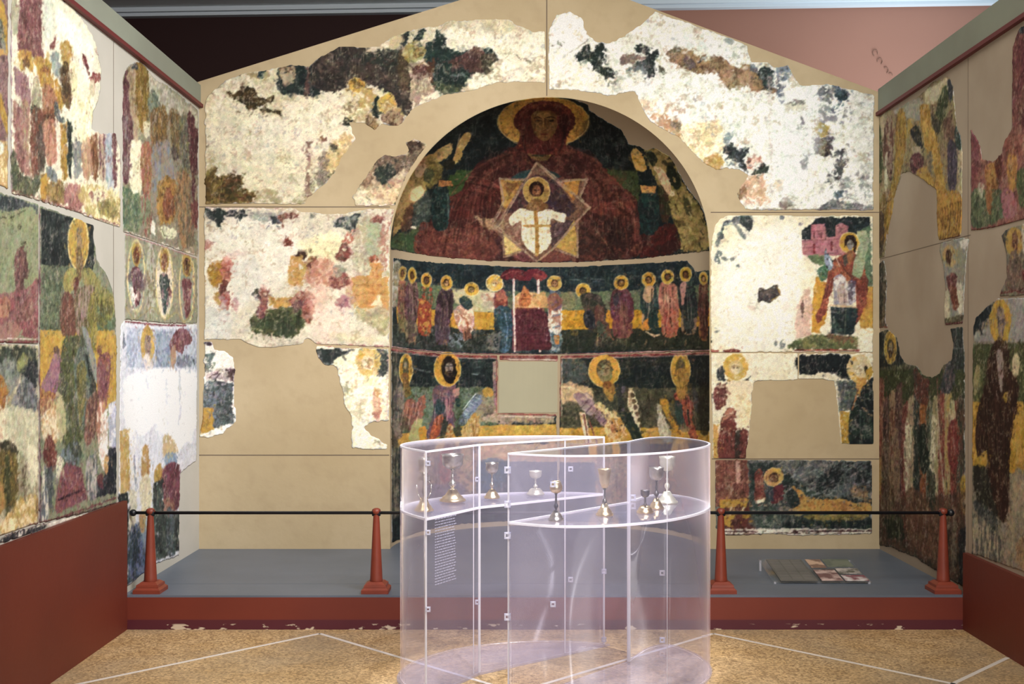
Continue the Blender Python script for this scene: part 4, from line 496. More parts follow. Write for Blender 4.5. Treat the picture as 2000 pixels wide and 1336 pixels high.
b('c6a868', '847,302 860,290 878,281 882,291 868,307 852,317', 1.3, 1.4, 1, c2='a88848', m=.35); b('bd9850', '893,286 904,264 916,259 919,272 907,290 899,310 889,321 884,314', 1.3, 1.4, 1, c2='cdb06c', m=.4); l('c8a87a', '899,262 893,285 888,308', 1.4, .5, 1.2, .7); b('2a2a1c', '866,318 884,312 888,326 872,332', 1.5, 1.6, .9); b('c49a78', '815,318 828,312 832,330 824,346 812,344', 2.5, 2.5, .8, c2='8a5a3c'); b('e0c48c', '805,372 824,364 828,380 814,392 800,390', 2, 2.5, .85); b('3a4a34', '832,330 846,335 842,356 828,352', 2, 2, .7)
for k in range(16): l(('2a2c1a', '4a3c1c', 'd2b878')[k % 3], f'{1300+(k*23)%70},{340+(k*37)%140} {1306+(k*23)%70},{352+(k*37)%140}', 3.2, 1.8, 2, .7)
b('25301f', '1304,322 1318,332 1330,354 1326,370 1312,362 1302,345', 2, 1.8, .95, d=.85); b('e0bc8c', '1280,328 1296,332 1308,358 1314,378 1304,378 1290,354', 1.5, 1.6, 1, c2='cfa478'); b('2c3424', '1262,300 1276,298 1284,318 1272,322', 1.5, 1.6, .9); b('d0a458', '1233,297 1243,292 1254,308 1261,331 1245,333 1237,318', 1.3, 1.4, 1, c2='bd8c34', m=.35)
# star outline and child
for q_ in ('976,349 1030,351', '976,349 984,392 962,436 968,446 1000,470 1048,511', '1048,318 1006,384 970,440', '1048,318 1096,362 1152,405 1128,430 1080,486 1050,510', '1090,353 1147,350 1133,384', '1128,430 1128,502 1086,488', '982,452 984,502 1020,490'): l('a8886a', q_, 3.6, .7, 1.6, .9, c2='8a6c5c')
b('dccfae', '994,425 1012,411 1024,409 1048,414 1072,409 1090,415 1106,420 1100,433 1080,428 1073,440 1076,468 1062,489 1050,497 1038,489 1022,470 1020,440 1017,430 1000,440', 1, 1.3, 1, c2='c8b88c', m=.3)
l('b08038', '1046,412 1049,450 1049,498', 8, .6, 1.3, c2='9a6a2c'); l('b58a48', '1024,441 1074,441', 5.5, .6); l('8a6c48', '1024,424 1028,438', 1.5, .6, 1.2, .7); l('8a6c48', '1070,424 1068,438', 1.5, .6, 1.2, .7); folds('a89870', '1024,450 1032,480|1042,448 1044,488', 3, 1.3, .6, seed=91); folds('a89870', '1056,450 1056,486|1072,448 1066,476', 3, 1.3, .6, seed=92)
e('b08a44', 1048, 373, 24, 25, .6, c2='bf9a50'); l('8a642c', '1026,373 1070,373', 1.2, .4, 1.1, .6); e('2c1610', 1048, 369, 14.5, 15, .7); e('7a4c2c', 1048, 373, 8.5, 11.5, .5, c2='945f3c'); e('20100a', 1044.5, 371, 2, 1.2, .2); e('20100a', 1052, 371, 2, 1.2, .2); l('4a2818', '1048,371 1048,377', 1.3, .2); l('4a1e14', '1045,381 1052,381', 1.5, .2); b('84582e', '1040,390 1056,390 1066,402 1060,410 1036,410 1030,402', 1, 1.4, 1, c2='9c7448')
# prophet and saints right of the arch
folds('6a2c28', '1612,548 1598,632|1630,548 1614,606', 4, 1.6, .6, seed=95); folds('c47858', '1614,548 1600,632|1632,548 1616,606', 3, 1.4, .5, seed=96); folds('5a4450', '1632,560 1634,598|1668,560 1668,598', 5, 1.6, .6, seed=97); l('3a2424', '1640,510 1652,530 1664,544', 2, .8, 1.4, .7); l('c9a088', '1632,500 1640,520', 2, .6)
e('86807c', 1660, 478, 6, 10, .6); b('2f1a12', '1649,484 1651,464 1660,458 1670,462 1674,478 1669,494 1667,476 1661,468 1654,474', .8, 1.2); l('2c1c18', '1657,477 1664,477', 1.5, .3)
# ================= left wall, near upper scene
frag(16, 'L0', '-4,-4 17,-4 17,370 -4,362', .8, '8a6060', '9a7068', .4)
b('c9942f', '-4,0 8,10 15,60 17,110 8,80 -2,30', 1.5, 2); b('5f6250', '-4,40 6,50 10,100 -4,100', 2, 2, c2='8d8a78'); p('cf9e4a', '-4,96 17,98 17,108 -4,108', 1.5); b('c9942f', '-4,180 4,190 16,240 17,270 6,240 -4,210', 1.5, 2); p('cda258', '-4,272 17,276 17,368 -4,362', 2, 2, c2='ddc38a'); b('c8d0bc', '-4,276 6,280 4,300 -4,300', 1.5)
frag(17, 'L1', '22,-4 118,-4 140,12 165,42 182,70 192,100 200,140 196,185 184,220 180,250 200,262 224,258 236,290 236,447 150,416 80,394 22,378', 2.2, 'cfc8a8', 'd8cfae', .5)
l('a88890', '20,-4 20,372', 5, .5); p('874a4a', '36,-4 80,-4 82,30 84,110 70,116 50,100 34,104', 2, 1.5, c2='935a58', m=.5, st=1); b('a6a27e', '22,0 36,0 34,60 24,60', 2, 2, .9)
b('c9ccb4', '84,0 100,-4 104,40 100,80 92,95 84,70', 2, 2, .95, c2='b4bca4'); b('dad8c0', '108,10 130,30 160,60 180,90 184,150 176,170 160,140 140,90 116,60', 3, 5, .9, c2='e3dcc4')
b('8a3c3a', '98,90 106,72 110,66 108,92 100,96', 1, 1.3); b('7b8c88', '98,108 114,106 114,150 106,148 100,130', 2, 2, .9, c2='9aa498'); b('c2983c', '120,82 132,78 138,90 140,150 128,140 120,110', 2, 2, 1, c2='ae7f2c')
b('d3aa48', '36,104 48,98 62,104 64,140 50,135 40,140', 1.5, 1.5, c2='c08a2c'); b('cb9a36', '66,112 98,118 100,150 108,160 104,200 88,190 76,150', 2, 1.5, c2='b5802c', m=.45); e('8a5c34', 51, 122, 6, 12, 1.5, c2='6f4426'); e('9a5a34', 90, 135, 6, 9, 1.5)
b('a9787a', '28,130 44,140 56,150 60,200 50,215 40,190 30,180', 2, 2, 1, c2='8d5a60', st=1); b('b09468', '44,195 56,210 58,300 60,335 48,300 42,240', 2, 2, .9, c2='9c6858', st=1); b('9a5f58', '26,200 42,220 50,300 60,340 40,330 28,280', 2, 2, 1, c2='b07a68', st=1)
b('99916e', '64,160 74,150 80,180 76,220 64,215', 2, 2, 1, c2='b8b088'); e('3f4234', 68, 218, 7, 9, 2); b('8c4c38', '62,225 84,220 90,300 84,330 68,345 60,320', 2, 2, 1, c2='6f5a48', st=1); b('5f5548', '74,250 84,250 88,320 76,340', 2, 2, .8)
b('b5764f', '84,165 104,170 112,200 112,225 100,240 86,230', 2, 2, 1, c2='8d4a2e'); b('6f3c26', '88,225 108,228 104,245 90,240', 1.5, 1.5); b('c98868', '84,240 106,240 112,300 108,320 96,325 88,290', 2, 2, 1, c2='b0684c', st=1)
b('4f5c64', '106,205 114,195 118,220 126,235 118,240 108,225', 1.5, 1.5); b('c9942c', '108,155 118,165 124,200 116,215 110,190', 1.5, 1.5); b('5d4026', '118,140 132,120 140,170 142,200 128,210 120,180', 2.5, 2, .95, c2='856030'); p('c48f2a', '117,240 130,240 130,300 132,352 122,350 118,300', 1.5, 1.5, c2='b5802c'); p('2c3c3c', '131,232 140,236 141,330 136,350 131,320', 1.5, 1.5)
b('d8c98e', '136,120 150,130 160,190 178,190 182,230 176,275 160,285 148,260 140,200', 3, 3, .95, c2='e0d9b0', m=.5); b('8a3436', '160,105 166,112 176,145 172,142 164,125', 1, 1.3); b('9c4038', '176,148 188,140 196,145 196,158 184,164 176,158', 1.5, 1.5); l('9a5044', '186,95 194,110 200,130', 2.5, 1, 1.5, .7); b('c9b48c', '174,160 184,160 182,184 176,186', 2, 2, .9)
b('6f747c', '144,275 160,285 158,340 146,345', 2.5, 2, .85, c2='8a8a80', st=1); b('d4cf9e', '146,250 170,262 172,280 160,276', 2, 3, .8); b('8a5030', '176,272 190,265 192,300 190,350 180,345', 2, 2, 1, c2='a0683c', st=1); b('b9805c', '160,280 176,275 178,340 164,345', 2, 2, .9, c2='c79a6c', st=1)
b('c0a080', '192,258 206,262 208,300 202,350 194,330', 2, 2, .9, c2='7a4650', st=1); b('a8b0b8', '208,262 218,262 220,320 224,370 212,370 206,320', 2, 2, .95, c2='8a98a4', st=1); b('7c4048', '218,262 226,262 228,350 222,360', 1.5, 1.5, .95)
b('566048', '24,290 36,330 60,345 80,345 76,375 60,385 24,370', 3, 2.5, 1, c2='6d7048'); b('c9942c', '80,345 92,340 94,385 80,388', 2, 2, 1); b('6a7a7c', '88,330 100,325 116,360 106,362', 2, 2, .9, c2='8a9488'); b('8c6a2e', '94,360 125,355 126,400 96,392', 3, 3, .9, c2='a8803c'); b('a8625c', '126,368 140,360 160,365 166,385 160,410 130,404', 3, 2, 1, c2='c28a78'); b('c7ac5a', '160,360 236,380 236,440 170,415', 4, 3, .95, c2='d6c98e', m=.5)
b('d9d0a8', '175,375 200,370 206,400 186,405', 3, 3, .8, c2='8a3c40', m=.25); b('7a7038', '190,395 225,395 228,425 200,420', 3, 3, .8, c2='b59a3c', d=.8); l('8f4038', '24,372 80,388 130,405 160,415', 3, .8, 1.3, .8)
for k in range(20): l('6a4030', f'{28+(k*37)%170},{130+(k*61)%180} {29+(k*37)%170},{150+(k*61)%180}', 1.5, 1, 1.3, .4)
# far upper scene
frag(18, 'L2', '240,150 248,130 262,120 278,122 300,150 340,175 387,215 387,503 330,483 280,467 240,453', 1.8, '9c8c6c', '8a8870', .5)
b('b9b49c', '282,135 330,175 386,225 386,290 360,240 320,210 290,170', 3, 3, .95, c2='a09a80'); b('6b343c', '243,150 250,135 256,150 258,225 260,330 252,355 240,350 238,250', 1.5, 1.5, 1, c2='7c4850', st=1); b('b8a07c', '250,140 262,128 268,140 268,220 256,230', 1.5, 1.5, 1, c2='9a7c58', st=1); b('8f6a20', '266,126 280,124 290,150 290,230 278,260 266,220', 1.5, 1.5, 1, c2='a8802c', st=1); e('3a4650', 263, 131, 6, 5, 1)
b('9a9088', '242,220 252,240 254,320 246,340 240,300', 1.5, 2, .8, c2='784850', st=1); b('ddd8b0', '258,276 280,282 278,320 274,378 256,376 254,320', 1.5, 1.5, 1, c2='cfc79c'); b('c4a87c', '262,225 272,240 270,275 262,272', 1.5, 1.5, .9); b('cac39c', '280,240 292,236 292,262 282,270', 2, 2, .95)
b('5d7060', '290,190 300,175 310,190 308,215 294,218', 2, 2, .9, c2='7f8a70'); b('a07030', '296,220 312,205 324,215 326,260 318,320 300,310 294,260', 2, 2, 1, c2='7c5f38', m=.5, st=1); b('8f6a30', '332,220 345,215 355,240 352,300 336,290', 2, 2, 1, c2='6a5a3c', st=1); b('67685a', '350,240 368,225 372,330 356,340', 2.5, 2, .95, c2='8a8048', st=1)
b('6b2c38', '366,232 374,222 386,262 386,330 380,360 386,440 378,430 372,330', 1.5, 1.5, 1, c2='5a2430'); b('a8703c', '276,290 290,280 300,300 296,380 286,420 278,380', 2, 2, .95, c2='b5604c', m=.5, st=1); b('9c8a78', '296,290 330,280 340,340 330,370 300,370', 3, 3, .85, c2='7a8498', st=1); b('4a3c44', '332,290 345,285 348,310 336,312', 2, 2, .85)
b('5f7a5c', '238,370 262,376 276,390 272,450 242,444', 2, 2, 1, c2='7a8a5c'); b('a8504a', '276,390 292,380 298,450 284,455', 2, 2, .95, c2='7f8a60', st=1); b('a8742c', '306,370 314,350 330,345 344,360 346,400 338,430 320,440 308,420', 1.5, 1.5, 1, c2='c08a34', m=.4); e('8f4a2c', 328, 400, 11, 30, 2, c2='a85a34'); b('cfd0a4', '310,442 344,450 340,466 320,464', 1.5, 1.5); l('7a7a50', '312,446 322,462 338,464', 2, .8); b('dcd6c0', '294,430 302,435 304,455 296,452', 1.5, 1.5)
b('7c6c50', '346,340 372,350 380,470 350,470', 3, 3, .95, c2='a87848', m=.5, st=1); b('8a3c3c', '374,400 386,395 386,440 376,440', 2, 2, .9); e('8f8f88', 386, 334, 3, 6, 1, 1.5, .9)
for k in range(40): l('6a5040' if k % 2 else 'c2b088', f'{282+(k*29)%98},{230+(k*53)%190} {283+(k*29)%98},{242+(k*53)%190}', 1.4, 1, 1.2, .5)
# band lines
for q in ('-4,368 80,396 160,420 232,440',): l('d9cdb8', q, 3, .6)
l('8f4a4c', '-4,372 80,393 160,417 236,441', 2.5, .6)
# left strip scenes
frag(19, 'L3', '-4,373 30,384 77,399 77,672 -4,670', .8, '8b9268', '979c70', .45)
p('39485a', '-4,378 20,384 74,402 74,420 40,408 20,414 -4,410', 2, 2, c2='5a6468'); p('9aa070', '-4,416 20,414 60,402 70,412 68,470 -4,470', 1, 1.3, c2='8a925f'); l('6f7450', '22,420 28,470 26,520', 2, .8); l('6f7450', '8,448 8,520', 4, 1, 1.5, .5); e('3a4434', 38, 446, 4, 10, 1); l('5f6444', '-4,424 22,426 50,410', 2, .8); p('8a9468', '-4,440 74,450 74,560 -4,570', 3, 3, .9, c2='9ca074')
b('6a4040', '30,500 44,480 52,500 56,530 46,550 48,575 34,575 28,540', 2, 2, .95, c2='8a5450'); e('3c3428', 46, 474, 5, 3, 1); b('a8585c', '-4,580 20,572 50,565 74,548 74,640 60,650 20,640 -4,650', 2.5, 2, 1, c2='94605c', m=.5); b('c48a64', '-4,585 14,580 20,610 0,620', 2.5, 2, .95, c2='b5604c'); b('9c6a5c', '40,600 60,580 64,620 44,625', 3, 3, .8, c2='7f3f40'); b('b07868', '-4,640 20,628 40,640 30,660 -4,662', 2, 2); b('9c5454', '40,655 56,640 74,645 74,662', 2, 2); l('8f3c40', '-4,668 74,668', 6, .5); l('dfc4b8', '-4,662 74,662', 1.5, .4)
for k in range(14): l('5f3430', f'{2+(k*17)%70},{585+(k*23)%50} {4+(k*17)%70},{597+(k*23)%50}', 2, 1, 1.3, .5)
frag(20, 'L4', '-4,671 77,673 77,1024 40,1034 -4,1052', .8, 'a39a78', 'c9bd94', .5)
p('3c483c', '-4,680 30,678 72,680 70,760 40,730 -4,740', 3, 3, 1, c2='566050', m=.5); b('232f44', '40,740 56,712 70,705 72,760 54,765', 2, 2, 1, c2='37424c'); b('a0a258', '32,710 44,694 56,700 46,715 36,726', 2, 2, .95); b('7f8880', '-2,710 20,700 36,720 30,760 10,770 0,745', 3, 3, .85, c2='9aa090'); b('c8862c', '-4,735 8,740 14,770 8,800 -4,795', 1.5, 1.5, c2='a8602c')
b('8a9090', '24,790 40,745 52,740 66,755 72,800 60,810 40,800', 3, 2.5, .95, c2='565c64', m=.5); e('3c4850', 52, 747, 4, 3, 1); b('cbc6a0', '10,800 40,795 72,810 74,870 60,900 30,870 10,860', 3, 3, 1, c2='b9b48c', m=.5); b('ddd3ac', '-4,800 8,800 12,860 -4,860', 2, 3, .9, c2='cba07c'); b('d8cfa8', '55,870 74,880 74,930 60,950 54,900', 2, 3, .9)
b('3a3c2c', '2,868 14,860 30,870 36,885 20,890 6,885', 2, 2, .95, c2='4f4a30'); b('7c6a30', '-4,885 30,885 36,940 30,980 10,990 -4,950', 3, 3, 1, c2='9a7a34', m=.5); b('47502c', '8,905 20,900 20,1000 10,1010', 2.5, 2, .85); b('b9853a', '-4,945 6,950 10,990 -4,1010', 2, 2, .95, c2='c89a4c'); b('cda24f', '10,1010 40,975 70,965 74,1010 40,1030 0,1045', 3, 3, 1, c2='dcc48e', m=.45); b('5f4a30', '42,920 52,910 54,970 46,975', 2, 2, .8, d=.8); l('6a5040', '70,940 72,1000', 3, 1, 1.5, .6)
frag(21, 'L5', '77,400 110,411 150,425 184,440 183,465 190,505 210,540 222,570 228,640 228,985 160,1006 77,1024', 1.6, '8f9270', '7c8a64', .45)
p('223038', '80,406 184,438 183,526 160,526 80,518', 1.2, 1.5, c2='3a464c', m=.4); p('5f6f54', '80,518 140,520 135,645 78,645', 1.5, 1.5, c2='74805c', m=.5); p('6d8462', '184,570 222,580 226,645 184,645', 1.5, 1.5, c2='5f7650'); p('d6a636', '78,645 226,646 228,790 200,800 110,760 78,800', 1.2, 1.5, c2='c9922c', m=.4)
e('e0c878', 153, 474, 21, 54, .6); e('d2a436', 153, 474, 19, 50, 1, c2='c28f34'); b('a8845a', '149,450 156,446 160,470 157,490 152,488', 1.5, 2, .9, c2='7f7058'); b('8a6a40', '148,488 158,488 162,540 150,545', 1.5, 1.5); b('b3a04c', '124,560 128,532 145,522 150,540 144,565 130,575', 1.3, 1.5, c2='9a8c40'); b('a39a4c', '158,532 176,525 194,548 200,560 220,575 222,605 200,600 176,580', 1.5, 1.5, c2='8a8444'); b('7a3c34', '144,548 152,542 156,570 146,580', 1.5, 1.5)
b('8a5040', '122,575 140,575 150,600 148,650 130,660 118,640', 2, 2, 1, c2='74483c', m=.4); b('a88878', '146,580 160,560 184,560 182,600 172,660 150,650', 2, 2, 1, c2='7a6848', m=.5, st=1); b('8c8238', '172,600 184,570 190,640 182,690 168,670', 2, 2, .95, c2='a8983c'); b('6f6c34', '186,580 220,590 224,610 200,640 188,620', 2.5, 2, .9, c2='9a9440', m=.5, d=.9)
b('66703c', '126,660 150,655 168,665 176,700 178,780 160,860 140,880 124,870 112,780 116,720', 2, 2, 1, c2='59604a', m=.5); b('6f8070', '148,690 170,680 180,740 176,800 158,840 146,760', 1.5, 2, .95, c2='55645c'); l('8a9a88', '150,780 152,720 164,702', 3, 1); b('8f8440', '150,720 168,710 166,790 156,830', 1.5, 2, .95, c2='6a6a3a'); b('22303c', '168,690 186,740 188,780 180,800 174,740', 1.5, 2, .8); b('8a9090', '160,640 172,650 190,720 188,750 172,690', 1.5, 1.5, .9)
b('95607a', '108,684 118,690 108,780 80,760 96,720', 1.2, 1.5, 1, c2='a8707a'); e('6b5048', 110, 684, 6, 8, 1); p('a05038', '78,760 110,768 108,780 80,776', 1, 1.3, c2='c08a3c'); b('93505a', '192,700 216,694 212,760 205,800 192,780', 1.2, 1.5, 1, c2='a05a48'); e('8a4c3c', 195, 683, 5, 9, 1)
b('b06848', '78,778 106,782 108,810 80,812', 2.5, 2, .9, c2='d0a870'); b('dcc9a0', '82,810 110,800 118,850 100,870 84,850', 3, 3, .95, c2='d0a060', m=.4); b('c2b47c', '108,770 124,780 128,840 116,860', 2.5, 2, .9); b('7c3430', '88,865 96,850 104,860 112,890 108,912 92,915 85,890', 1.5, 1.5, 1, c2='8f4a3c'); b('4c5a48', '130,870 150,860 160,880 150,910 126,915 116,890', 3, 3, 1, c2='6a7a80', m=.45)
b('7a4a44', '172,780 192,770 188,840 170,870 164,840', 2, 2, .95, c2='a06a50', st=1); b('c8785c', '192,790 206,790 202,850 196,880 188,840', 2, 2, .95, c2='e0c4ac', st=1); b('e3ded8', '196,830 210,800 212,900 204,920 194,890', 2, 2.5, .95, c2='cfb0a0', m=.3); p('a4acc4', '212,790 228,780 228,875 212,872', 2, 2, 1, c2='c4c4d0', m=.45); p('222c4c', '212,876 228,874 228,962 184,972 188,940 204,930', 2, 2, 1, c2='3a4458', m=.4); b('6b7078', '168,900 186,890 190,960 176,980 168,950', 2.5, 2.5, .95, c2='b0a8a0', m=.5, st=1)
b('d9a05c', '204,895 212,890 210,925 204,920', 1.5, 1.5); b('7c3a40', '190,930 202,925 200,950 192,948', 1.5, 1.5, .9); p('8a4a5c', '108,990 118,920 130,905 160,915 170,975 110,1005', 2, 2, 1, c2='984f50', m=.5); l('3c1c2c', '113,977 158,958', 4, .8); b('cfc4b0', '84,920 92,915 96,1005 80,1012', 2.5, 2.5, .9, c2='6a7080', m=.5, st=1); b('4a5868', '92,920 106,915 100,990 94,980', 2, 2, .9); b('cfc8a8', '112,890 124,900 112,940', 2, 2, .9)
l('6b5a64', '78,880 80,1018', 4, 1.2, 1.3, .9); l('8a3040', '60,1026 120,1010 180,990 228,972', 4, 1.3, 1.3, .9)
frag(22, 'L6', '-4,1050 40,1034 78,1023 160,1005 228,984 228,990 160,1010 80,1038 -4,1064', .8, 'd2c7b4', 'b5aa98', .4); l('5a3038', '-4,1050 70,1026 228,983', 3, .8); b('2a2c3c', '0,1055 40,1036 90,1026 70,1040 10,1060', 1.5, 2, .9, d=.8)
frag(23, 'L7', '244,454 290,470 386,503 386,632 330,633 244,625', 1.4, '9c9a78', '8a8a70', .5)
for cx, cy, w, hcol, dark in ((266, 540, 15, '8a3c20', '6f2c34'), (321, 552, 15, 'a8603c', '3a4c54'), (365, 562, 13, '8f5a34', '8a4048')):
    e('d9c27c', cx, cy, w + 3, 72, 1); e('d8c6a8' if cx == 321 else '9fa48c', cx, cy, w, 68, 1, c2='7f9480', m=.2 if cx == 321 else .5); e('c49a3c', cx, cy - 44, 9, 24, .8); e(hcol, cx, cy - 42, 6, 17, .8, c2='4a2418')
    b(dark, f'{cx-9},{cy-12} {cx},{cy-18} {cx+9},{cy-8} {cx+8},{cy+40} {cx},{cy+62} {cx-6},{cy+30}', 1.5, 1.8, .95, c2='b07a78', m=.4)
b('e0cfc0', '252,560 262,550 268,590 258,610', 3, 2, .85, d=.75); b('6a4a58', '252,535 264,525 284,540 282,570 256,560', 2, 2, .7, d=.8); b('3c5058', '313,545 328,540 330,560 314,562', 1.5, 1.5); l('3c5c64', '323,560 323,612', 5, .8); e('7c3038', 332, 570, 3, 10, 1); b('b9b09c', '288,470 300,475 304,560 298,620 288,600', 2.5, 2, .8, c2='8a7c50', m=.5); l('b5787c', '244,457 300,475 386,505', 2.5, .5); l('ddd2c4', '242,452 300,470 386,500', 2, .5); l('7c4a54', '77,400 77,1020', 3, .6)
l('a89858', '246,600 262,622 282,612 300,600 320,625 345,610 360,628 380,600', 3, 1, 1.5, .8, sm=1)
frag(24, 'L8', '242,625 330,633 386,633 384,900 352,925 350,1010 350,1085 300,1104 232,1160 230,1130 236,640', 1.8, 'd3d4dc', 'c2c4d0', .35)
l('93424c', '246,627 300,634 362,635', 5, .8); p('b4bccf', '248,640 384,644 384,720 248,718', 2, 2, .9, c2='8f9cb4', m=.35); p('9aa6bc', '305,645 345,648 340,718 305,715', 2, 2, .95, c2='7484a0'); e('c8973a', 288, 674, 13, 39, 1, c2='d8ab4c'); b('7f5c5c', '284,660 292,655 295,680 290,700 284,690', 1.5, 2, .95, c2='a08070'); b('d9c9c0', '280,700 290,690 296,715 288,730', 2, 3, .9); l('3a4654', '242,645 242,680', 3, 1.2, 1.3, .7)
b('84424c', '332,668 345,645 360,642 374,656 372,672 362,676 356,692 342,684 334,690', 1.5, 1.3, 1, c2='955a66'); b('c08c64', '332,690 342,672 344,700 338,725', 1.5, 2, .95); b('6c7890', '345,700 356,692 380,700 384,712 360,718 345,716', 2, 2, .85, c2='9aa2b0'); l('4a5468', '376,700 380,712', 3, .8)
b('f3f5fa', '250,735 380,730 380,830 350,880 320,850 300,830 262,860 248,830', 4, 8, .9); l('8a909c', '350,720 352,800 348,830', 4, 2, 2.5, .45); l('a8acb8', '286,735 290,760', 4, 2, 2, .5, d=.7); l('b0b4c0', '325,740 325,800', 3, 2, 2, .35)  # white paint loss, with the wall spot's cool brightness painted in
p('c99c48', '234,842 252,838 254,960 236,968', 1.5, 2, 1, c2='d3ae62'); b('c4924a', '278,880 288,870 292,920 286,945 276,930', 2, 2, 1, c2='b07a34'); b('cfae70', '318,855 330,850 346,870 344,890 320,892', 2, 3, .95); b('c99b3e', '302,920 312,905 318,935 304,945', 1.5, 2); b('ccbf94', '274,940 292,930 296,1000 280,1010', 2, 3, .95, c2='dccfa0')
b('e4e2e0', '256,860 270,850 268,1000 262,1010 256,960', 2, 3, .95, c2='c9ccd8'); l('6b7894', '262,890 266,960', 3, 1.5, 2, .7); b('6f90b0', '322,890 344,885 346,905 326,912', 2, 2, .95, c2='8aa0b0'); b('7a3446', '320,915 350,908 352,985 330,995 318,970', 1.5, 2, 1, c2='8a4454', m=.5); b('a8604c', '316,975 340,975 338,1000 318,998', 2.5, 3, .8, c2='b59068')
p('27324a', '232,966 250,960 252,1080 250,1150 232,1150', 2, 2, 1, c2='2c3a3c', m=.5); p('c8c0a0', '252,955 268,960 264,1040 254,1070', 2, 3, .95, c2='d8cfae'); b('37507a', '252,1050 268,1020 286,1030 296,1060 290,1120 266,1140 250,1140', 2.5, 2.5, 1, c2='6070a0', m=.45); b('8fa0ac', '272,1020 290,1010 296,1050 284,1080', 2.5, 3, .8, c2='6d8090'); b('c09050', '274,1000 284,1005 280,1040 272,1030', 2, 2, .95)
p('343e44', '300,945 318,935 320,1000 350,1000 350,1075 322,1090 306,1095 296,1020', 2, 2, 1, c2='4a5a54', m=.5); b('5d7080', '326,1000 338,1000 342,1080 328,1082', 2, 2.5, .85, c2='3a4660'); l('d8d0cc', '232,1158 300,1108 350,1082', 3, 1, 1.5, .9); b('b0a48c', '230,1060 240,1080 244,1130 232,1140', 2, 3, .7); b('cfcfd4', '352,910 358,900 384,890 384,930 366,940 354,935', 2, 2, .9); e('7c7f8c', 372, 925, 6, 14, 3, 2, .5, d=.5)
# ================= right wall
frag(30, 'R1', '1715,232 1730,215 1745,213 1760,206 1790,190 1808,175 1820,160 1852,148 1861,168 1868,250 1876,262 1880,300 1878,462 1832,470 1828,372 1800,350 1776,336 1762,338 1748,378 1735,450 1727,502 1714,508', 1.6, '8f7c58', '9c8c60', .5)
b('a8a592', '1745,215 1790,192 1800,200 1805,230 1780,235 1760,225', 2.5, 2.5, .95, c2='8a9088'); b('c9c29c', '1808,178 1830,165 1850,152 1852,175 1825,200 1808,205', 2, 2, .95, c2='b5ac80'); b('43502f', '1838,180 1850,168 1852,205 1840,240 1826,235', 1.5, 1.5, 1, c2='52603c'); b('38405c', '1850,160 1858,158 1860,190 1855,200', 1.5, 1.5, .95)
b('4a5838', '1714,250 1722,260 1724,300 1722,350 1714,350', 1.5, 1.5, 1); b('b9a880', '1718,222 1728,216 1728,260 1722,270', 1.5, 1.5, .9); b('7a4a3c', '1728,250 1738,225 1744,240 1742,330 1728,340 1724,300', 2, 2, 1, c2='a08468', m=.5, st=1); b('cbc4a0', '1728,310 1734,300 1734,360 1728,370', 1.2, 1.5, .9); b('5b2f2c', '1734,300 1744,300 1742,350 1734,345', 1.5, 1.5, .9, c2='8c6c5c')
b('b78c34', '1752,230 1762,212 1770,240 1768,300 1750,370 1740,440 1722,480 1728,420 1745,340', 1.6, 1.6, 1, c2='a37a2c', st=1); b('c59c48', '1772,235 1782,232 1784,250 1776,262', 1.5, 1.5); b('33362c', '1778,255 1790,245 1798,262 1800,290 1790,285 1782,270', 2, 2, 1, c2='2b2f44'); b('b5a486', '1780,290 1794,285 1800,300 1790,310', 1.5, 1.5); b('8a4c50', '1780,305 1800,300 1802,330 1788,340 1778,330', 2, 2, 1, c2='5b2f3c', m=.4)
b('b8872c', '1796,215 1812,205 1822,240 1832,280 1842,340 1848,372 1838,375 1822,330 1808,290', 1.6, 1.6, 1, c2='cda24c', m=.4); b('c9a04a', '1790,340 1808,325 1822,345 1848,372 1850,400 1832,395 1820,372', 1.8, 1.6, 1, c2='b0802c'); b('7a7460', '1810,300 1820,300 1822,340 1814,335', 1.5, 1.5, .9); b('86604c', '1842,240 1858,215 1864,260 1860,280 1846,270', 2, 2, 1, c2='6b4c40', m=.4); b('403c34', '1818,220 1836,240 1832,262 1822,250', 1.5, 1.5, .8)
b('4d4460', '1852,280 1868,285 1870,330 1860,400 1852,360', 1.3, 1.5, 1, c2='5d5474', st=1); b('c0b088', '1871,292 1880,296 1878,380 1870,378', 1.3, 1.5, .95, c2='a8986c'); b('33505c', '1866,250 1876,255 1878,290 1868,290', 1.5, 1.5, .9); b('c8963a', '1830,385 1850,372 1878,385 1878,462 1832,470', 2, 2, 1, c2='a8742c', m=.35)
for k in range(8): l('7a4c20', f'{1836+k*5},{468-k*1} {1842+k*5},{430-k*4} {1840+k*5},{405-k*2}', 1.5, .6, 1.2, .7, sm=1)
b('8a6a2c', '1716,400 1730,380 1728,450 1722,480 1714,490', 2, 2, .9); b('4a3838', '1716,420 1726,420 1726,480 1718,500', 1.5, 1.5, .7)
l('7c3c3c', '1840,470 1880,460', 3, .6); l('8a6a64', '1714,510 1728,503', 3, .6)
frag(31, 'R2', '1896,250 1912,280 1918,310 1940,315 1955,300 1962,275 1976,250 1978,90 1990,55 2004,45 2004,428 1940,445 1896,452', 1.6, '8f504c', 'a06458', .5)
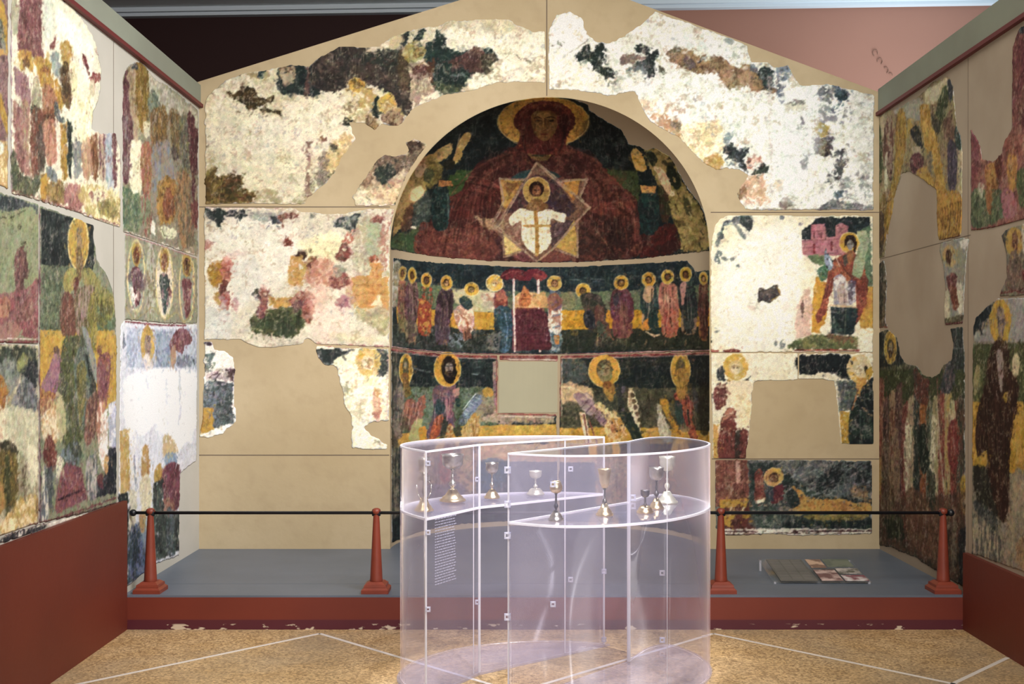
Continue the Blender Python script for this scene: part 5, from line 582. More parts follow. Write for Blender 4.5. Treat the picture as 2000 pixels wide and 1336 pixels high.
b('7d3c40', '1978,95 1990,62 2004,60 2004,250 1990,240 1978,220', 1.5, 2, 1, c2='8a5048', st=1); b('2a3c54', '1990,52 2004,44 2004,62 1994,66', 2, 2); b('97505a', '1896,250 1908,270 1914,330 1896,345', 2, 2, 1, c2='8a4448'); b('c08a44', '1926,325 1945,320 1948,370 1936,380 1926,360', 2, 2, 1, c2='9a5a28'); b('6d2f22', '1944,310 1956,300 1954,350 1946,345', 2, 2, .95); b('cf9442', '1968,300 1985,290 1984,370 1970,365', 2, 2, 1, c2='a87038'); b('b06858', '1960,270 1990,260 2004,270 2004,300 1970,300', 3, 3, .95, c2='8a4a3c', m=.5)
b('5c7044', '1984,340 2004,330 2004,400 1990,395', 2, 2, .95); b('57694a', '1898,375 1930,370 1958,375 1964,420 1900,445', 2, 2, 1, c2='6d7c54', m=.4); b('a96434', '1924,370 1936,372 1936,415 1928,412', 2, 2, .9); b('b5707a', '1956,378 1976,372 1986,400 1982,420 1962,424', 2, 2, 1, c2='a05c60'); e('b05058', 1978, 396, 5, 8, 2, 2, .7); l('8c3838', '1898,452 1940,444 2004,430', 3, .6); b('c9c0a4', '1912,360 1922,358 1920,385 1912,380', 2, 2, .8)
l('d8c4bc', '1898,458 1940,450 2004,436', 3, .8)
frag(32, 'R3', '1714,516 1726,506 1730,530 1732,560 1730,600 1728,625 1735,640 1714,642', 1.4, '5a5444', '6b604a', .5)
b('2f3434', '1715,520 1722,515 1724,600 1718,620', 1.5, 2, .8)
frag(33, 'R4', '1836,474 1878,463 1895,466 1890,480 1884,560 1880,632 1846,636 1842,600 1846,560 1842,520 1834,490', 1.4, 'a09c84', '8a9088', .5)
e('c4a45a', 1855, 500, 14, 22, 1.5, 2, .9, c2='9a9a7c'); e('5c3424', 1853, 502, 6, 15, 1); b('7c3c40', '1850,540 1866,535 1868,570 1862,590 1852,560', 2, 1.5, 1, c2='9a5c54'); b('ccc6ac', '1868,555 1880,560 1878,610 1868,600', 1.5, 2, .95); b('8a4434', '1856,560 1868,565 1870,605 1860,600', 1.5, 1.5, 1, c2='9c5c44'); b('cabf9c', '1844,570 1852,570 1856,625 1846,630', 1.5, 2, .95); b('cfcac0', '1874,470 1890,468 1884,485 1876,482', 2, 2, .9); b('5b5438', '1844,625 1878,615 1880,628 1846,634', 1.5, 2, .85); l('7a303c', '1845,634 1880,630', 4, .5); l('cbb8ac', '1846,639 1880,635', 2, .5)
frag(34, 'R5', '1714,648 1735,642 1740,648 1752,660 1756,690 1765,708 1790,714 1800,730 1820,737 1835,728 1842,712 1860,700 1862,670 1858,650 1855,642 1880,637 1884,700 1886,1148 1850,1130 1790,1090 1740,1070 1714,1066', 1.8, '4a5240', '5a5c48', .5)
l('a8584c', '1714,642 1734,638', 4, .6); p('1f2a38', '1715,648 1756,655 1765,712 1714,720', 1.5, 2, 1, c2='2a3840'); p('2c3a44', '1855,640 1880,640 1882,720 1850,720', 1.5, 2, 1, c2='3c4c58'); l('8a949c', '1860,682 1880,680', 3, 1, 1.5, .6); p('4c5a34', '1714,722 1884,722 1884,820 1714,830', 2, 3, .9, c2='3f4c30', m=.5)
halo(1739, 678, 12, 33, 'b08a34', '4a3a28', '7c7c68', .5, beard='4a2c24')
cols = [('8a4438', 'a86a54'), ('4a3434', '7a5c54'), ('a88c68', '8a5a44'), ('5c3c44', '74504c'), ('944a44', '7a3a38'), ('c0a882', 'a89470'), ('3c4c48', '2c3c40'), ('a85c34', '8f4c30'), ('7f8470', '5d6450'), ('c2b48c', 'a8a070'), ('99443c', 'a8584a'), ('b5a070', 'c8a85c'), ('7c3834', '96483c'), ('4a5044', '6a5040')]
for k, (c1, c2_) in enumerate(cols):
    x = 1720 + k * 12; y = 738 + (k * 37) % 50
    b(c1, f'{x-7},{y+20} {x},{y} {x+7},{y+15} {x+9},{y+150} {x+5},{y+250+(k*13)%40} {x-6},{y+260} {x-8},{y+120}', 2, 2, 1, c2=c2_, m=.5, st=1)
b('d8cfae', '1768,828 1776,820 1780,860 1774,930 1772,980 1766,930', 2, 1.6, 1, c2='b8a884'); b('d4ccac', '1820,822 1828,818 1828,880 1822,980 1816,950', 2, 1.6, 1, c2='a89c74'); b('1f3434', '1796,840 1808,830 1812,900 1806,930 1796,905', 2, 2, 1, c2='2c4038'); b('b56c34', '1796,790 1806,785 1806,822 1798,825', 1.5, 1.5); b('c4bc8c', '1855,790 1864,785 1864,828 1856,830', 1.5, 2, .95); b('a0403c', '1854,830 1870,825 1872,900 1862,925 1852,890', 2, 2, 1, c2='8a3a3a'); l('c0b094', '1832,800 1836,880 1844,960', 3, 1); l('8a5a4c', '1830,740 1838,850', 4, 1.2); b('c0952f', '1876,940 1886,930 1886,1000 1878,1000', 1.5, 2, .95); b('b5923c', '1716,900 1722,900 1722,960 1716,960', 1.5, 2, .8)
b('3a4a64', '1836,760 1850,705 1862,720 1862,760 1845,770', 2.5, 2, .95, c2='6a5c64', m=.5); b('7c3c34', '1785,720 1800,735 1815,745 1812,790 1790,780', 2.5, 2, .9, c2='5b4440')
p('5a4638', '1714,980 1886,960 1886,1146 1850,1128 1790,1088 1740,1068 1714,1064', 4, 6, .8, c2='6f4434', m=.5); b('2f3c2c', '1730,1000 1760,1010 1765,1050 1735,1050', 4, 3, .9, c2='445034'); b('7a4c38', '1770,960 1810,970 1840,1050 1835,1095 1780,1060', 4, 4, .8, c2='8a6248', m=.5, st=1); b('9a8c70', '1860,1000 1868,1010 1868,1100 1858,1110', 3, 3, .7, c2='6a6450'); p('1f2a38', '1872,1035 1884,1030 1884,1140 1872,1138', 2, 2, .95, c2='2c2c38'); b('8f7c5c', '1720,880 1740,880 1745,1000 1725,1000', 3, 3, .6, st=1, c2='5a4434')
b('3a4434', '1812,930 1824,925 1828,990 1816,990', 2.5, 2, .8); b('93785c', '1745,850 1755,850 1758,960 1748,970', 2, 2, .8, c2='a88c64')
for k in range(80):
    x = 1716 + (k * 53) % 168; y = 745 + (k * 71) % 330
    l(('2a2420', 'b09878', '7c3c30', '3c4a44')[k % 4], f'{x},{y} {x+1},{y+14+k%9}', 1.5, 1, 1.2, .5)
frag(35, 'R6', '1955,460 1965,448 1982,440 2004,434 2004,578 1950,580 1956,565 1966,540 1966,500 1960,478', 1.2, '8a8470', '7a7462', .5)
e('c99f48', 1981, 473, 17, 28, 1, c2='b88a34'); e('6b3428', 1983, 470, 6, 20, 1, c2='8a5c48'); b('8a6c5c', '1972,500 1986,490 2000,530 2004,560 1980,570 1964,560', 2, 2, 1, c2='6f5c50', m=.4); b('8a3438', '1996,530 2004,530 2004,560', 1.5, 1.5); l('8a3c3c', '1950,574 1980,568 2004,572', 4, .8); b('4a4a50', '1958,455 1966,450 1964,480 1958,478', 1.5, 1.5, .8); b('c9bca8', '1996,440 2004,440 2004,500 1998,490', 1.5, 2, .9); l('7a3030', '1970,562 1985,570 2000,562', 2, .5, sm=1)
frag(36, 'R7', '1900,640 1905,620 1925,600 1942,585 1950,582 2004,580 2004,1120 1960,1104 1898,1082', 1.5, '8f8470', '7f7a6a', .5)
p('a09c94', '1945,582 2004,580 2004,668 1900,668 1902,650 1930,640', 2, 2, 1, c2='8a8c8c', m=.4); b('1c2c44', '1902,625 1920,605 1938,595 1936,615 1920,630 1918,655 1908,640 1902,655', 2, 1.6, 1, c2='142030'); p('4f5a34', '1898,672 2004,668 2004,790 1898,785', 1.2, 1.5, 1, c2='5c6438', m=.4); p('c09228', '1898,785 2004,785 2004,930 1975,925 1898,910', 1.2, 1.5, 1, c2='cfa040', m=.4)
e('cba134', 1954, 628, 21, 44, 1, c2='c09030'); b('9a8478', '1948,605 1956,600 1962,612 1962,640 1956,660 1950,650', 1.2, 1.5, 1, c2='5d5058', m=.35); b('8a6a44', '1948,660 1958,660 1956,690 1950,690', 1, 1.3)
b('3c1f18', '1922,760 1930,700 1940,672 1948,665 1966,670 1974,720 1984,740 1990,760 1984,800 1976,850 1972,900 1974,990 1966,1020 1950,1012 1940,980 1928,930 1916,905 1908,890 1905,830 1912,790', 1.4, 1.5, 1, c2='4c2a1e', m=.4, st=1); b('97807a', '1946,690 1956,685 1960,720 1956,765 1950,740', 1, 1.4, 1, c2='a8948a'); b('c8b88c', '1978,700 1988,690 1992,710 1986,735 1978,730', 1.2, 1.4, 1); b('a8842c', '1958,775 1968,765 1966,785 1960,780', 1.2, 1.3); b('c0962c', '1904,900 1926,880 1928,910 1906,912', 1.2, 1.3)
folds('6a4430', '1925,780 1935,950|1970,780 1968,1000', 8, 1.6, .6, seed=41); folds('1f100c', '1920,780 1930,950|1972,780 1970,1000', 8, 1.8, .6, seed=42); b('2c2c24', '1902,912 1926,915 1940,970 1950,1010 1920,1000 1904,960', 2.5, 2.5, 1, c2='3a3a30'); b('33424c', '1904,980 1930,990 1950,1015 1945,1050 1925,1020 1905,1000', 3, 3, .95, c2='5c6058'); b('8f8470', '1975,930 2004,930 2004,1115 1960,1100 1965,1030', 4, 4, .95, c2='a89474', m=.45); b('a07850', '1985,1060 2004,1050 2004,1110 1985,1100', 3, 4, .8); b('b3a484', '1900,1010 1930,1020 1960,1060 1950,1095 1900,1078', 4, 4, .8, c2='5a5c58', m=.5, st=1)
b('a89a60', '1904,720 1912,715 1910,760 1902,770', 2, 2, .8)
# ================= wear: softened edges, loss of pigment, lime bloom, grime
def _warp(A, dx, dy):
    yy, xx = np.meshgrid(np.arange(H), np.arange(W), indexing='ij')
    x = np.clip(xx + dx, 0, W - 1.01); y = np.clip(yy + dy, 0, H - 1.01); x0 = x.astype(int); y0 = y.astype(int); fx = (x - x0)[..., None]; fy = (y - y0)[..., None]
    return (A[y0, x0] * (1 - fx) + A[y0, x0 + 1] * fx) * (1 - fy) + (A[y0 + 1, x0] * (1 - fx) + A[y0 + 1, x0 + 1] * fx) * fy
_fine = np.isin(IDS, (11, 12, 13, 14, 15, 7)); _am = np.where(_fine, .5, 1.).astype(np.float32); _sx = np.ones(W, np.float32); _sx[:390] = .5; _sx[1712:] = .5
# neighbouring pigments dragged into one another
for _dx, _dy, _n in ((9, -7, _noise(6)), (-8, 9, _noise(5)), (5, 12, _noise(8))):
    _sh = np.roll(np.roll(IMG, _dx, 1), _dy, 0); _si = np.roll(np.roll(IDS, _dx, 1), _dy, 0)
    _k = np.clip((_n + .4 * _noise(3) - .62) / .15, 0, 1) * (_si == IDS) * np.where(_fine, .3, .6)
    IMG = IMG * (1 - _k[..., None]) + _sh * _k[..., None]
_wa = np.isin(IDS, (1, 2, 3, 4, 6, 17, 18, 20)) * _sx[None]; IMG = _warp(IMG, (2.2 * _noise(5) + 3. * _noise(13) + 1.2 * _noise(2.5)) * _wa, (2.2 * _noise(5) + 3. * _noise(13) + 1.2 * _noise(2.5)) * (_wa > 0))
IMG = _warp(IMG, (1.3 * N4 + .6 * N8 + .8 * N2) * _am * _sx[None], (1.1 * K8 * .5 + 1.1 * M4) * _am)
_lum = IMG.mean(2)
def _an(sx, sy): return np.concatenate([_up(_rng.uniform(-1, 1, (int(H / sy) + 3, int(w_ / sx / k_) + 3)).astype(np.float32), H, w_) for w_, k_ in ((390, .5), (1322, 1), (288, .5))], 1).astype(np.float32)
for _sx_, _sy_, _c, _s in ((6, 17, (.10, .07, .06), .36), (5, 14, (.82, .74, .60), .34), (9, 7, (.14, .10, .09), .22), (8, 24, (.68, .56, .42), .28)):
    _l = np.exp(-(_an(_sx_, _sy_) / .10) ** 2) * np.clip(_an(14, 20) * 2 + .4, 0, 1) * _s * np.where(_fine, .6, 1.) * np.clip((.62 - _lum) * 5, 0, 1)
    IMG = IMG * (1 - _l[..., None]) + np.array(_c) * _l[..., None]
for _c, _t, _al in (((.62, .50, .34), .36, .38), ((.50, .52, .55), .44, .34), ((.70, .48, .38), .5, .30)):
    _l = np.clip((.35 * _noise(3) + .4 * _noise(7) + .5 * _noise(24) - _t) / .22, 0, 1) * _al * np.clip((_lum - .55) * 5, 0, 1) * np.isin(IDS, (1, 2, 3, 4, 5, 6)) 
    IMG = IMG * (1 - _l[..., None]) + np.array(_c) * _l[..., None]
_loss = np.clip(((.35 * _noise(1.8) + .35 * N4 + .3 * M8 + .4 * K16) - np.where(_fine, .5, .36)) / .2, 0, 1) * np.where(_fine, .3, .42) * np.clip((.75 - _lum) * 3, 0, 1)
IMG = IMG * (1 - _loss[..., None]) + np.where(_fine[..., None], np.array([.5, .45, .38]), np.array([.72, .67, .57])) * _loss[..., None]
_dk = np.clip(((.35 * _noise(2.) + .35 * _noise(4) + .4 * _noise(9)) - .3) / .25, 0, 1) * .3 * np.clip((.6 - _lum) * 4, 0, 1)
IMG = IMG * (1 - _dk[..., None] * np.array([.75, .85, 1.]))
_grime = np.clip(((.35 * _noise(2.1) + .4 * _noise(5) + .35 * M16) - .44) / .22, 0, 1) * .26 * np.clip((_lum - .5) * 4, 0, 1)
IMG = IMG * (1 - _grime[..., None]) + np.array([.45, .38, .28]) * _grime[..., None]
_hue = np.stack([_noise(4), _noise(4), _noise(5)], 2) * .045 + np.stack([_noise(14), _noise(14), _noise(16)], 2) * .03
_g = IMG.mean(2, keepdims=True); _sat = np.where(_fine, .84, .74); _sat[:, :390] = .70; _sat[:, 1712:] = .78
_w = np.clip((IMG.mean(2, keepdims=True) - .58) / .2, 0, 1); IMG = (_g + (IMG - _g) * _sat[..., None]) * (1 + _hue * (1 - .75 * _w)) * (1 + np.where(np.isin(IDS, (7, 8, 9, 24, 4)), .04, .13)[..., None] * _w)
IMG = IMG * (1 + (.06 * _noise(1.7) + .06 * _noise(3.3))[..., None] * np.where(_lum < .5, 1.3, .5)[..., None])
_l2 = np.clip((IMG.mean(2, keepdims=True) - .08) / .42, 0, 1); IMG = IMG * (.74 + .26 * _l2)
_bl = np.clip((IMG[..., 2:] - IMG[..., :1] * 1.05) / .06, 0, 1) * np.clip((.45 - IMG.mean(2, keepdims=True)) * 6, 0, 1); IMG = IMG * (1 - _bl * np.array([0, .02, .16]))
IMG = np.clip(IMG, .01, .97).astype(np.float32)
# ---------------------------------------------------------------- room dimensions
XL, XR, DB, DF = -2.31, 2.65, 8.209, 6.607          # side walls, gable wall, platform front
XC, RA, ZS, RV = .246, 1.164, 2.366, 1.126            # apse centre, radius, spring height, rise of the arch
ZP = .2
def px_of(X, Y, Z):
    return VPX + F_PX * X / Y, VPY - F_PX * (Z - EYE) / Y
# ---------------------------------------------------------------- helpers
def tag(o, label=None, cat=None, group=None, kind=None):
    for k, v in (('label', label), ('category', cat), ('group', group), ('kind', kind)):
        if v: o[k] = v
    return o
def empty(name, loc, label, cat, group=None):
    o = bpy.data.objects.new(name, None); COL.objects.link(o); o.location = loc; o.empty_display_size = .1
    tag(o, label, cat, group); bpy.context.view_layer.update(); return o
def link(name, me, m, parent=None, smooth=False):
    o = bpy.data.objects.new(name, me); COL.objects.link(o)
    if m: me.materials.append(m)
    if parent:
        o.parent = parent; M = Matrix.Identity(4); q = parent
        while q: M = q.matrix_basis @ (q.matrix_parent_inverse if q.parent else Matrix.Identity(4)) @ M if False else M; q = q.parent
        o.matrix_parent_inverse = Matrix.Translation(wloc(parent)).inverted()
    if smooth:
        for p_ in me.polygons: p_.use_smooth = True
    return o
def wloc(o):
    v = Vector((0, 0, 0))
    while o:
        v = v + o.location; o = o.parent if o.parent and o.type == 'EMPTY' else None
    return v
def obj(name, bm, m, parent=None, smooth=False):
    me = bpy.data.meshes.new(name); bm.normal_update(); bm.to_mesh(me); bm.free(); return link(name, me, m, parent, smooth)
def box(bm, x0, x1, y0, y1, z0, z1, bev=0):
    r = bmesh.ops.create_cube(bm, size=1); vs = r['verts']
    for v in vs: v.co = Vector((x0 + (v.co.x + .5) * (x1 - x0), y0 + (v.co.y + .5) * (y1 - y0), z0 + (v.co.z + .5) * (z1 - z0)))
    if bev: bmesh.ops.bevel(bm, geom=list({e_ for v in vs for e_ in v.link_edges}), offset=bev, segments=2, affect='EDGES')
def tube(bm, a, b_, r, n=12, r2=None, caps=True):
    a, b_ = Vector(a), Vector(b_); q = (b_ - a).to_track_quat('Z', 'Y'); r2 = r if r2 is None else r2
    A = [bm.verts.new(a + q @ Vector((r * math.cos(2 * math.pi * i / n), r * math.sin(2 * math.pi * i / n), 0))) for i in range(n)]
    B = [bm.verts.new(b_ + q @ Vector((r2 * math.cos(2 * math.pi * i / n), r2 * math.sin(2 * math.pi * i / n), 0))) for i in range(n)]
    for i in range(n): bm.faces.new((A[i], A[(i + 1) % n], B[(i + 1) % n], B[i]))
    if caps: bm.faces.new(A[::-1]); bm.faces.new(B)
def lathe(bm, prof, cx, cy, cz, n=28, lobes=0, amp=0):
    rings = []
    for r, z in prof:
        rings.append([bm.verts.new((cx + r * (1 + amp * math.cos(lobes * 2 * math.pi * i / n)) * math.cos(2 * math.pi * i / n), cy + r * (1 + amp * math.cos(lobes * 2 * math.pi * i / n)) * math.sin(2 * math.pi * i / n), cz + z)) for i in range(n)])
    for a, b_ in zip(rings, rings[1:]):
        for i in range(n): bm.faces.new((a[i], a[(i + 1) % n], b_[(i + 1) % n], b_[i]))
    bm.faces.new(rings[0][::-1]); bm.faces.new(rings[-1])
def prism(bm, P, z0, z1):
    A = [bm.verts.new((x, y, z0)) for x, y in P]; B = [bm.verts.new((x, y, z1)) for x, y in P]; n = len(P)
    bm.faces.new(A[::-1]); bm.faces.new(B)
    for i in range(n): bm.faces.new((A[i], A[(i + 1) % n], B[(i + 1) % n], B[i]))
def mat(name, col, rough=.7, metal=0., c2=None, scale=4., detail=6, lo=.35, hi=.65, bump=0., bscale=60., spec=.5, c3=None, s3=30., m3=.2):
    m = bpy.data.materials.new(name); m.use_nodes = True; N, Lk = m.node_tree.nodes, m.node_tree.links; B = N['Principled BSDF']
    B.inputs['Base Color'].default_value = (*col, 1); B.inputs['Roughness'].default_value = rough; B.inputs['Metallic'].default_value = metal
    B.inputs['Specular IOR Level'].default_value = spec
    tc = N.new('ShaderNodeTexCoord')
    if c2:
        t = N.new('ShaderNodeTexNoise'); t.inputs['Scale'].default_value = scale; t.inputs['Detail'].default_value = detail; Lk.new(tc.outputs['Object'], t.inputs[0])
        r = N.new('ShaderNodeValToRGB'); r.color_ramp.elements[0].position = lo; r.color_ramp.elements[1].position = hi
        r.color_ramp.elements[0].color = (*col, 1); r.color_ramp.elements[1].color = (*c2, 1); Lk.new(t.outputs['Fac'], r.inputs[0]); out = r.outputs[0]
        if c3:
            t3 = N.new('ShaderNodeTexNoise'); t3.inputs['Scale'].default_value = s3; t3.inputs['Detail'].default_value = 8; Lk.new(tc.outputs['Object'], t3.inputs[0])
            q = N.new('ShaderNodeMapRange'); q.inputs[1].default_value = .5; q.inputs[2].default_value = .75; q.inputs[4].default_value = m3; Lk.new(t3.outputs['Fac'], q.inputs[0])
            mx = N.new('ShaderNodeMixRGB'); Lk.new(q.outputs[0], mx.inputs[0]); Lk.new(out, mx.inputs[1]); mx.inputs[2].default_value = (*c3, 1); out = mx.outputs[0]
        Lk.new(out, B.inputs['Base Color'])
    if bump:
        t2 = N.new('ShaderNodeTexNoise'); t2.inputs['Scale'].default_value = bscale; t2.inputs['Detail'].default_value = 5; Lk.new(tc.outputs['Object'], t2.inputs[0])
        bp = N.new('ShaderNodeBump'); bp.inputs['Strength'].default_value = bump; bp.inputs['Distance'].default_value = .01; Lk.new(t2.outputs['Fac'], bp.inputs['Height']); Lk.new(bp.outputs[0], B.inputs['Normal'])
    return m
def paint_material(name):
    m = bpy.data.materials.new(name); m.use_nodes = True; N, Lk = m.node_tree.nodes, m.node_tree.links; B = N['Principled BSDF']
    B.inputs['Roughness'].default_value = .85; B.inputs['Specular IOR Level'].default_value = .2
    at = N.new('ShaderNodeVertexColor'); at.layer_name = 'Pigment'; tc = N.new('ShaderNodeTexCoord')
    t = N.new('ShaderNodeTexNoise'); t.inputs['Scale'].default_value = 160; t.inputs['Detail'].default_value = 4; Lk.new(tc.outputs['Object'], t.inputs[0])
    mr = N.new('ShaderNodeMapRange'); mr.inputs[1].default_value = .3; mr.inputs[2].default_value = .7; mr.inputs[3].default_value = .86; mr.inputs[4].default_value = 1.12; Lk.new(t.outputs['Fac'], mr.inputs[0])
    mx = N.new('ShaderNodeVectorMath'); mx.operation = 'SCALE'; Lk.new(at.outputs[0], mx.inputs[0]); Lk.new(mr.outputs[0], mx.inputs['Scale']); Lk.new(mx.outputs[0], B.inputs['Base Color'])
    bp = N.new('ShaderNodeBump'); bp.inputs['Strength'].default_value = .25; bp.inputs['Distance'].default_value = .004
    t2 = N.new('ShaderNodeTexNoise'); t2.inputs['Scale'].default_value = 45; t2.inputs['Detail'].default_value = 8; Lk.new(tc.outputs['Object'], t2.inputs[0]); Lk.new(t2.outputs['Fac'], bp.inputs['Height']); Lk.new(bp.outputs[0], B.inputs['Normal'])
    return m
M_PL = mat('warm_plaster', (.44, .345, .21), .9, c2=(.51, .41, .265), scale=1.6, lo=.3, hi=.7, bump=.15, bscale=25, spec=.2, c3=(.38, .29, .18), s3=9, m3=.35)
M_PLA = mat('apse_plaster', (.47, .37, .25), .9, c2=(.52, .42, .29), scale=1.6, bump=.12, bscale=25, spec=.2)
M_PLL = mat('grey_plaster_left', (.50, .48, .42), .9, c2=(.56, .53, .47), scale=2, bump=.1, bscale=25, spec=.2)
M_PLR = mat('dimmed_plaster_right', (.42, .35, .27), .9, c2=(.36, .29, .22), scale=2, bump=.1, bscale=25, spec=.2)  # the right wall's dim light is put into this darker plaster colour
M_BEAM = mat('grey_green_beam', (.27, .29, .23), .8, c2=(.24, .25, .20), scale=2, spec=.3)
M_BAND = mat('dark_red_moulding', (.13, .018, .018), .6)
M_SEAM = mat('panel_joint', (.16, .12, .09), .9)
M_RED = mat('red_dado_paint', (.145, .024, .012), .55, c2=(.12, .020, .011), scale=1.5, bump=.08, bscale=30)
M_REDR = M_RED
M_POST = mat('brick_red_iron', (.235, .043, .022), .45, c2=(.19, .035, .019), scale=8)
M_RAIL = mat('black_rail', (.006, .008, .012), .35)
M_GREY = mat('grey_blue_platform', (.135, .16, .21), .45, c2=(.11, .135, .175), scale=2, bump=.05, bscale=20)
M_SALM = mat('salmon_wall_paint', (.33, .155, .11), .8, c2=(.30, .14, .10), scale=.6)
M_CEIL = mat('pale_ceiling', (.86, .93, .95), .8)
M_CORN = mat('cornice_paint', (.60, .66, .72), .7)
M_OUT = mat('dark_maroon_wall', (.14, .035, .028), .8)
M_FR = paint_material('aged_fresco_pigment')
def struct(name, bm, m, smooth=False): return tag(obj(name, bm, m, None, smooth), kind='structure')
# ---------------------------------------------------------------- gable wall with arch, apse shell
bm = bmesh.new()
arc = [(XC - RA * math.cos(t), ZS + RV * math.sin(t)) for t in np.linspace(0, math.pi, 65)]
apex = (.261, 4.41); eL = (XL - .02, 3.60); eR = (XR + .02, 3.52)
def ztop(x): return eL[1] + (apex[1] - eL[1]) * (x - eL[0]) / (apex[0] - eL[0]) if x < apex[0] else apex[1] + (eR[1] - apex[1]) * (x - apex[0]) / (eR[0] - apex[0])
def slab(P):
    A = [bm.verts.new((x, DB, z)) for x, z in P]; B = [bm.verts.new((x, DB + .10, z)) for x, z in P]; n = len(P)
    bm.faces.new(A); bm.faces.new(B[::-1])
    for i in range(n): bm.faces.new((A[i], B[i], B[(i + 1) % n], A[(i + 1) % n]))
slab([(eL[0], 0), (XC - RA, 0), (XC - RA, ZS), (XC - RA, ztop(XC - RA)), eL]); slab([(XC + RA, 0), (eR[0], 0), eR, (XC + RA, ztop(XC + RA)), (XC + RA, ZS)])
for i in range(64):
    a, c = arc[i], arc[i + 1]; top = [(c[0], ztop(c[0])), (a[0], ztop(a[0]))]
    if a[0] < apex[0] < c[0]: top.insert(1, apex)
    slab([a, c] + top)
bmesh.ops.remove_doubles(bm, verts=bm.verts, dist=1e-5)
seen = {}
for f in list(bm.faces):
    k = tuple(sorted(v.index for v in f.verts))
bm.verts.index_update(); dup_ = {}
for f in bm.faces: dup_.setdefault(tuple(sorted(v.index for v in f.verts)), []).append(f)
bmesh.ops.delete(bm, geom=[f for L_ in dup_.values() if len(L_) > 1 for f in L_], context='FACES_ONLY')
bmesh.ops.recalc_face_normals(bm, faces=bm.faces)
struct('wall_back', bm, M_PL)
bm = bmesh.new(); n = 64; D0 = DB + .0
def shell(r, off):
    rows = []
    for z in (0., ZS * .5, ZS): rows.append([bm.verts.new((XC - r * math.cos(t), D0 + r * math.sin(t), z)) for t in np.linspace(0, math.pi, n + 1)])
    for j in range(1, 25):
        ph = j / 24 * math.pi / 2 * .999; rows.append([bm.verts.new((XC - r * math.cos(t) * math.cos(ph), D0 + r * math.sin(t) * math.cos(ph), ZS + (RV + off) * math.sin(ph))) for t in np.linspace(0, math.pi, n + 1)])
    for a, b_ in zip(rows, rows[1:]):
        for i in range(n): bm.faces.new((a[i], a[i + 1], b_[i + 1], b_[i]))
    return rows
shell(RA + .0005, 0); shell(RA + .06, .06)
struct('wall_apse', bm, M_PLA, True)
# joints in the plaster
def strip(name, x0, x1, y0, y1, z0, z1, m=M_SEAM): bm = bmesh.new(); box(bm, x0, x1, y0, y1, z0, z1); return struct(name, bm, m)
def zb(v): return EYE + (VPY - v) / 268.
def xb(u): return (u - VPX) / 268.
strip('trim_1', xb(1068) - .0035, xb(1068) + .0035, DB - .003, DB + .002, ZS + RV + .01, 4.38)
strip('trim_2', XL, xb(762), DB - .003, DB + .002, zb(405), zb(403.4)); strip('trim_3', xb(1388), XR, DB - .003, DB + .002, zb(415.5), zb(414))
strip('trim_4', XL, xb(760), DB - .003, DB + .002, zb(889.5), zb(888)); strip('trim_5', xb(1390), XR, DB - .003, DB + .002, zb(897), zb(895.6))
# ---------------------------------------------------------------- side walls, dado, mouldings
for side, X, sgn, mp, zt, zband, zd in (('left', XL, -1, M_PLL, 3.58, 3.42, .757), ('right', XR, 1, M_PLR, 3.55, 3.36, .452)):
    bm = bmesh.new(); box(bm, min(X, X + sgn * .12), max(X, X + sgn * .12), -.5, DB, 0, zband); struct('wall_' + side, bm, mp)
    bm = bmesh.new(); box(bm, min(X - sgn * .012, X + sgn * .12), max(X - sgn * .012, X + sgn * .12), -.5, DB, zband + .02, zt); struct('trim_6' if side == 'left' else 'trim_7', bm, M_BEAM)
    bm = bmesh.new(); box(bm, min(X - sgn * .03, X + sgn * .12), max(X - sgn * .03, X + sgn * .12), -.5, DB, zband - .005, zband + .02); struct('trim_8' if side == 'left' else 'trim_9', bm, M_BAND)
    bm = bmesh.new(); box(bm, min(X - sgn * .03, X), max(X - sgn * .03, X), -.5, DF - .002, 0, zd); struct('baseboard_' + side, bm, M_RED)
strip('trim_12', XR - .0015, XR + .001, 6.57, DB, 2.309, 2.313); strip('trim_13', XR - .0015, XR + .001, 3.5, 6.56, 2.34, 2.344); strip('trim_14', XR - .0015, XR + .001, 6.60, 6.604, .46, 3.35); strip('trim_15', XL - .001, XL + .0015, 6.46, 6.464, .76, 3.41)
# ---------------------------------------------------------------- platform
bm = bmesh.new(); box(bm, XL, XR, DF, DB + RA + .1, .0, ZP - .012); struct('platform_base', bm, None)
M_PF = mat('red_platform_front', (.175, .030, .016), .5, c2=(.145, .024, .014), scale=1.5)
N, Lk = M_PF.node_tree.nodes, M_PF.node_tree.links; B = N['Principled BSDF']; src = B.inputs['Base Color'].links[0].from_socket
tc = N.new('ShaderNodeTexCoord'); sp = N.new('ShaderNodeSeparateXYZ'); Lk.new(tc.outputs['Object'], sp.inputs[0])
r1 = N.new('ShaderNodeMapRange'); r1.inputs[1].default_value = .062; r1.inputs[2].default_value = .054; Lk.new(sp.outputs[2], r1.inputs[0])
mx = N.new('ShaderNodeMixRGB'); mx.inputs[2].default_value = (.085, .012, .022, 1); Lk.new(r1.outputs[0], mx.inputs[0]); Lk.new(src, mx.inputs[1])
nz = N.new('ShaderNodeTexNoise'); nz.inputs['Scale'].default_value = 9; nz.inputs['Detail'].default_value = 7; mp_ = N.new('ShaderNodeMapping'); mp_.inputs['Scale'].default_value = (1, 1, 2.5); Lk.new(tc.outputs['Object'], mp_.inputs[0]); Lk.new(mp_.outputs[0], nz.inputs[0])
r2 = N.new('ShaderNodeMapRange'); r2.inputs[1].default_value = .59; r2.inputs[2].default_value = .62; Lk.new(nz.outputs['Fac'], r2.inputs[0])
r3 = N.new('ShaderNodeMapRange'); r3.inputs[1].default_value = .036; r3.inputs[2].default_value = .028; Lk.new(sp.outputs[2], r3.inputs[0])
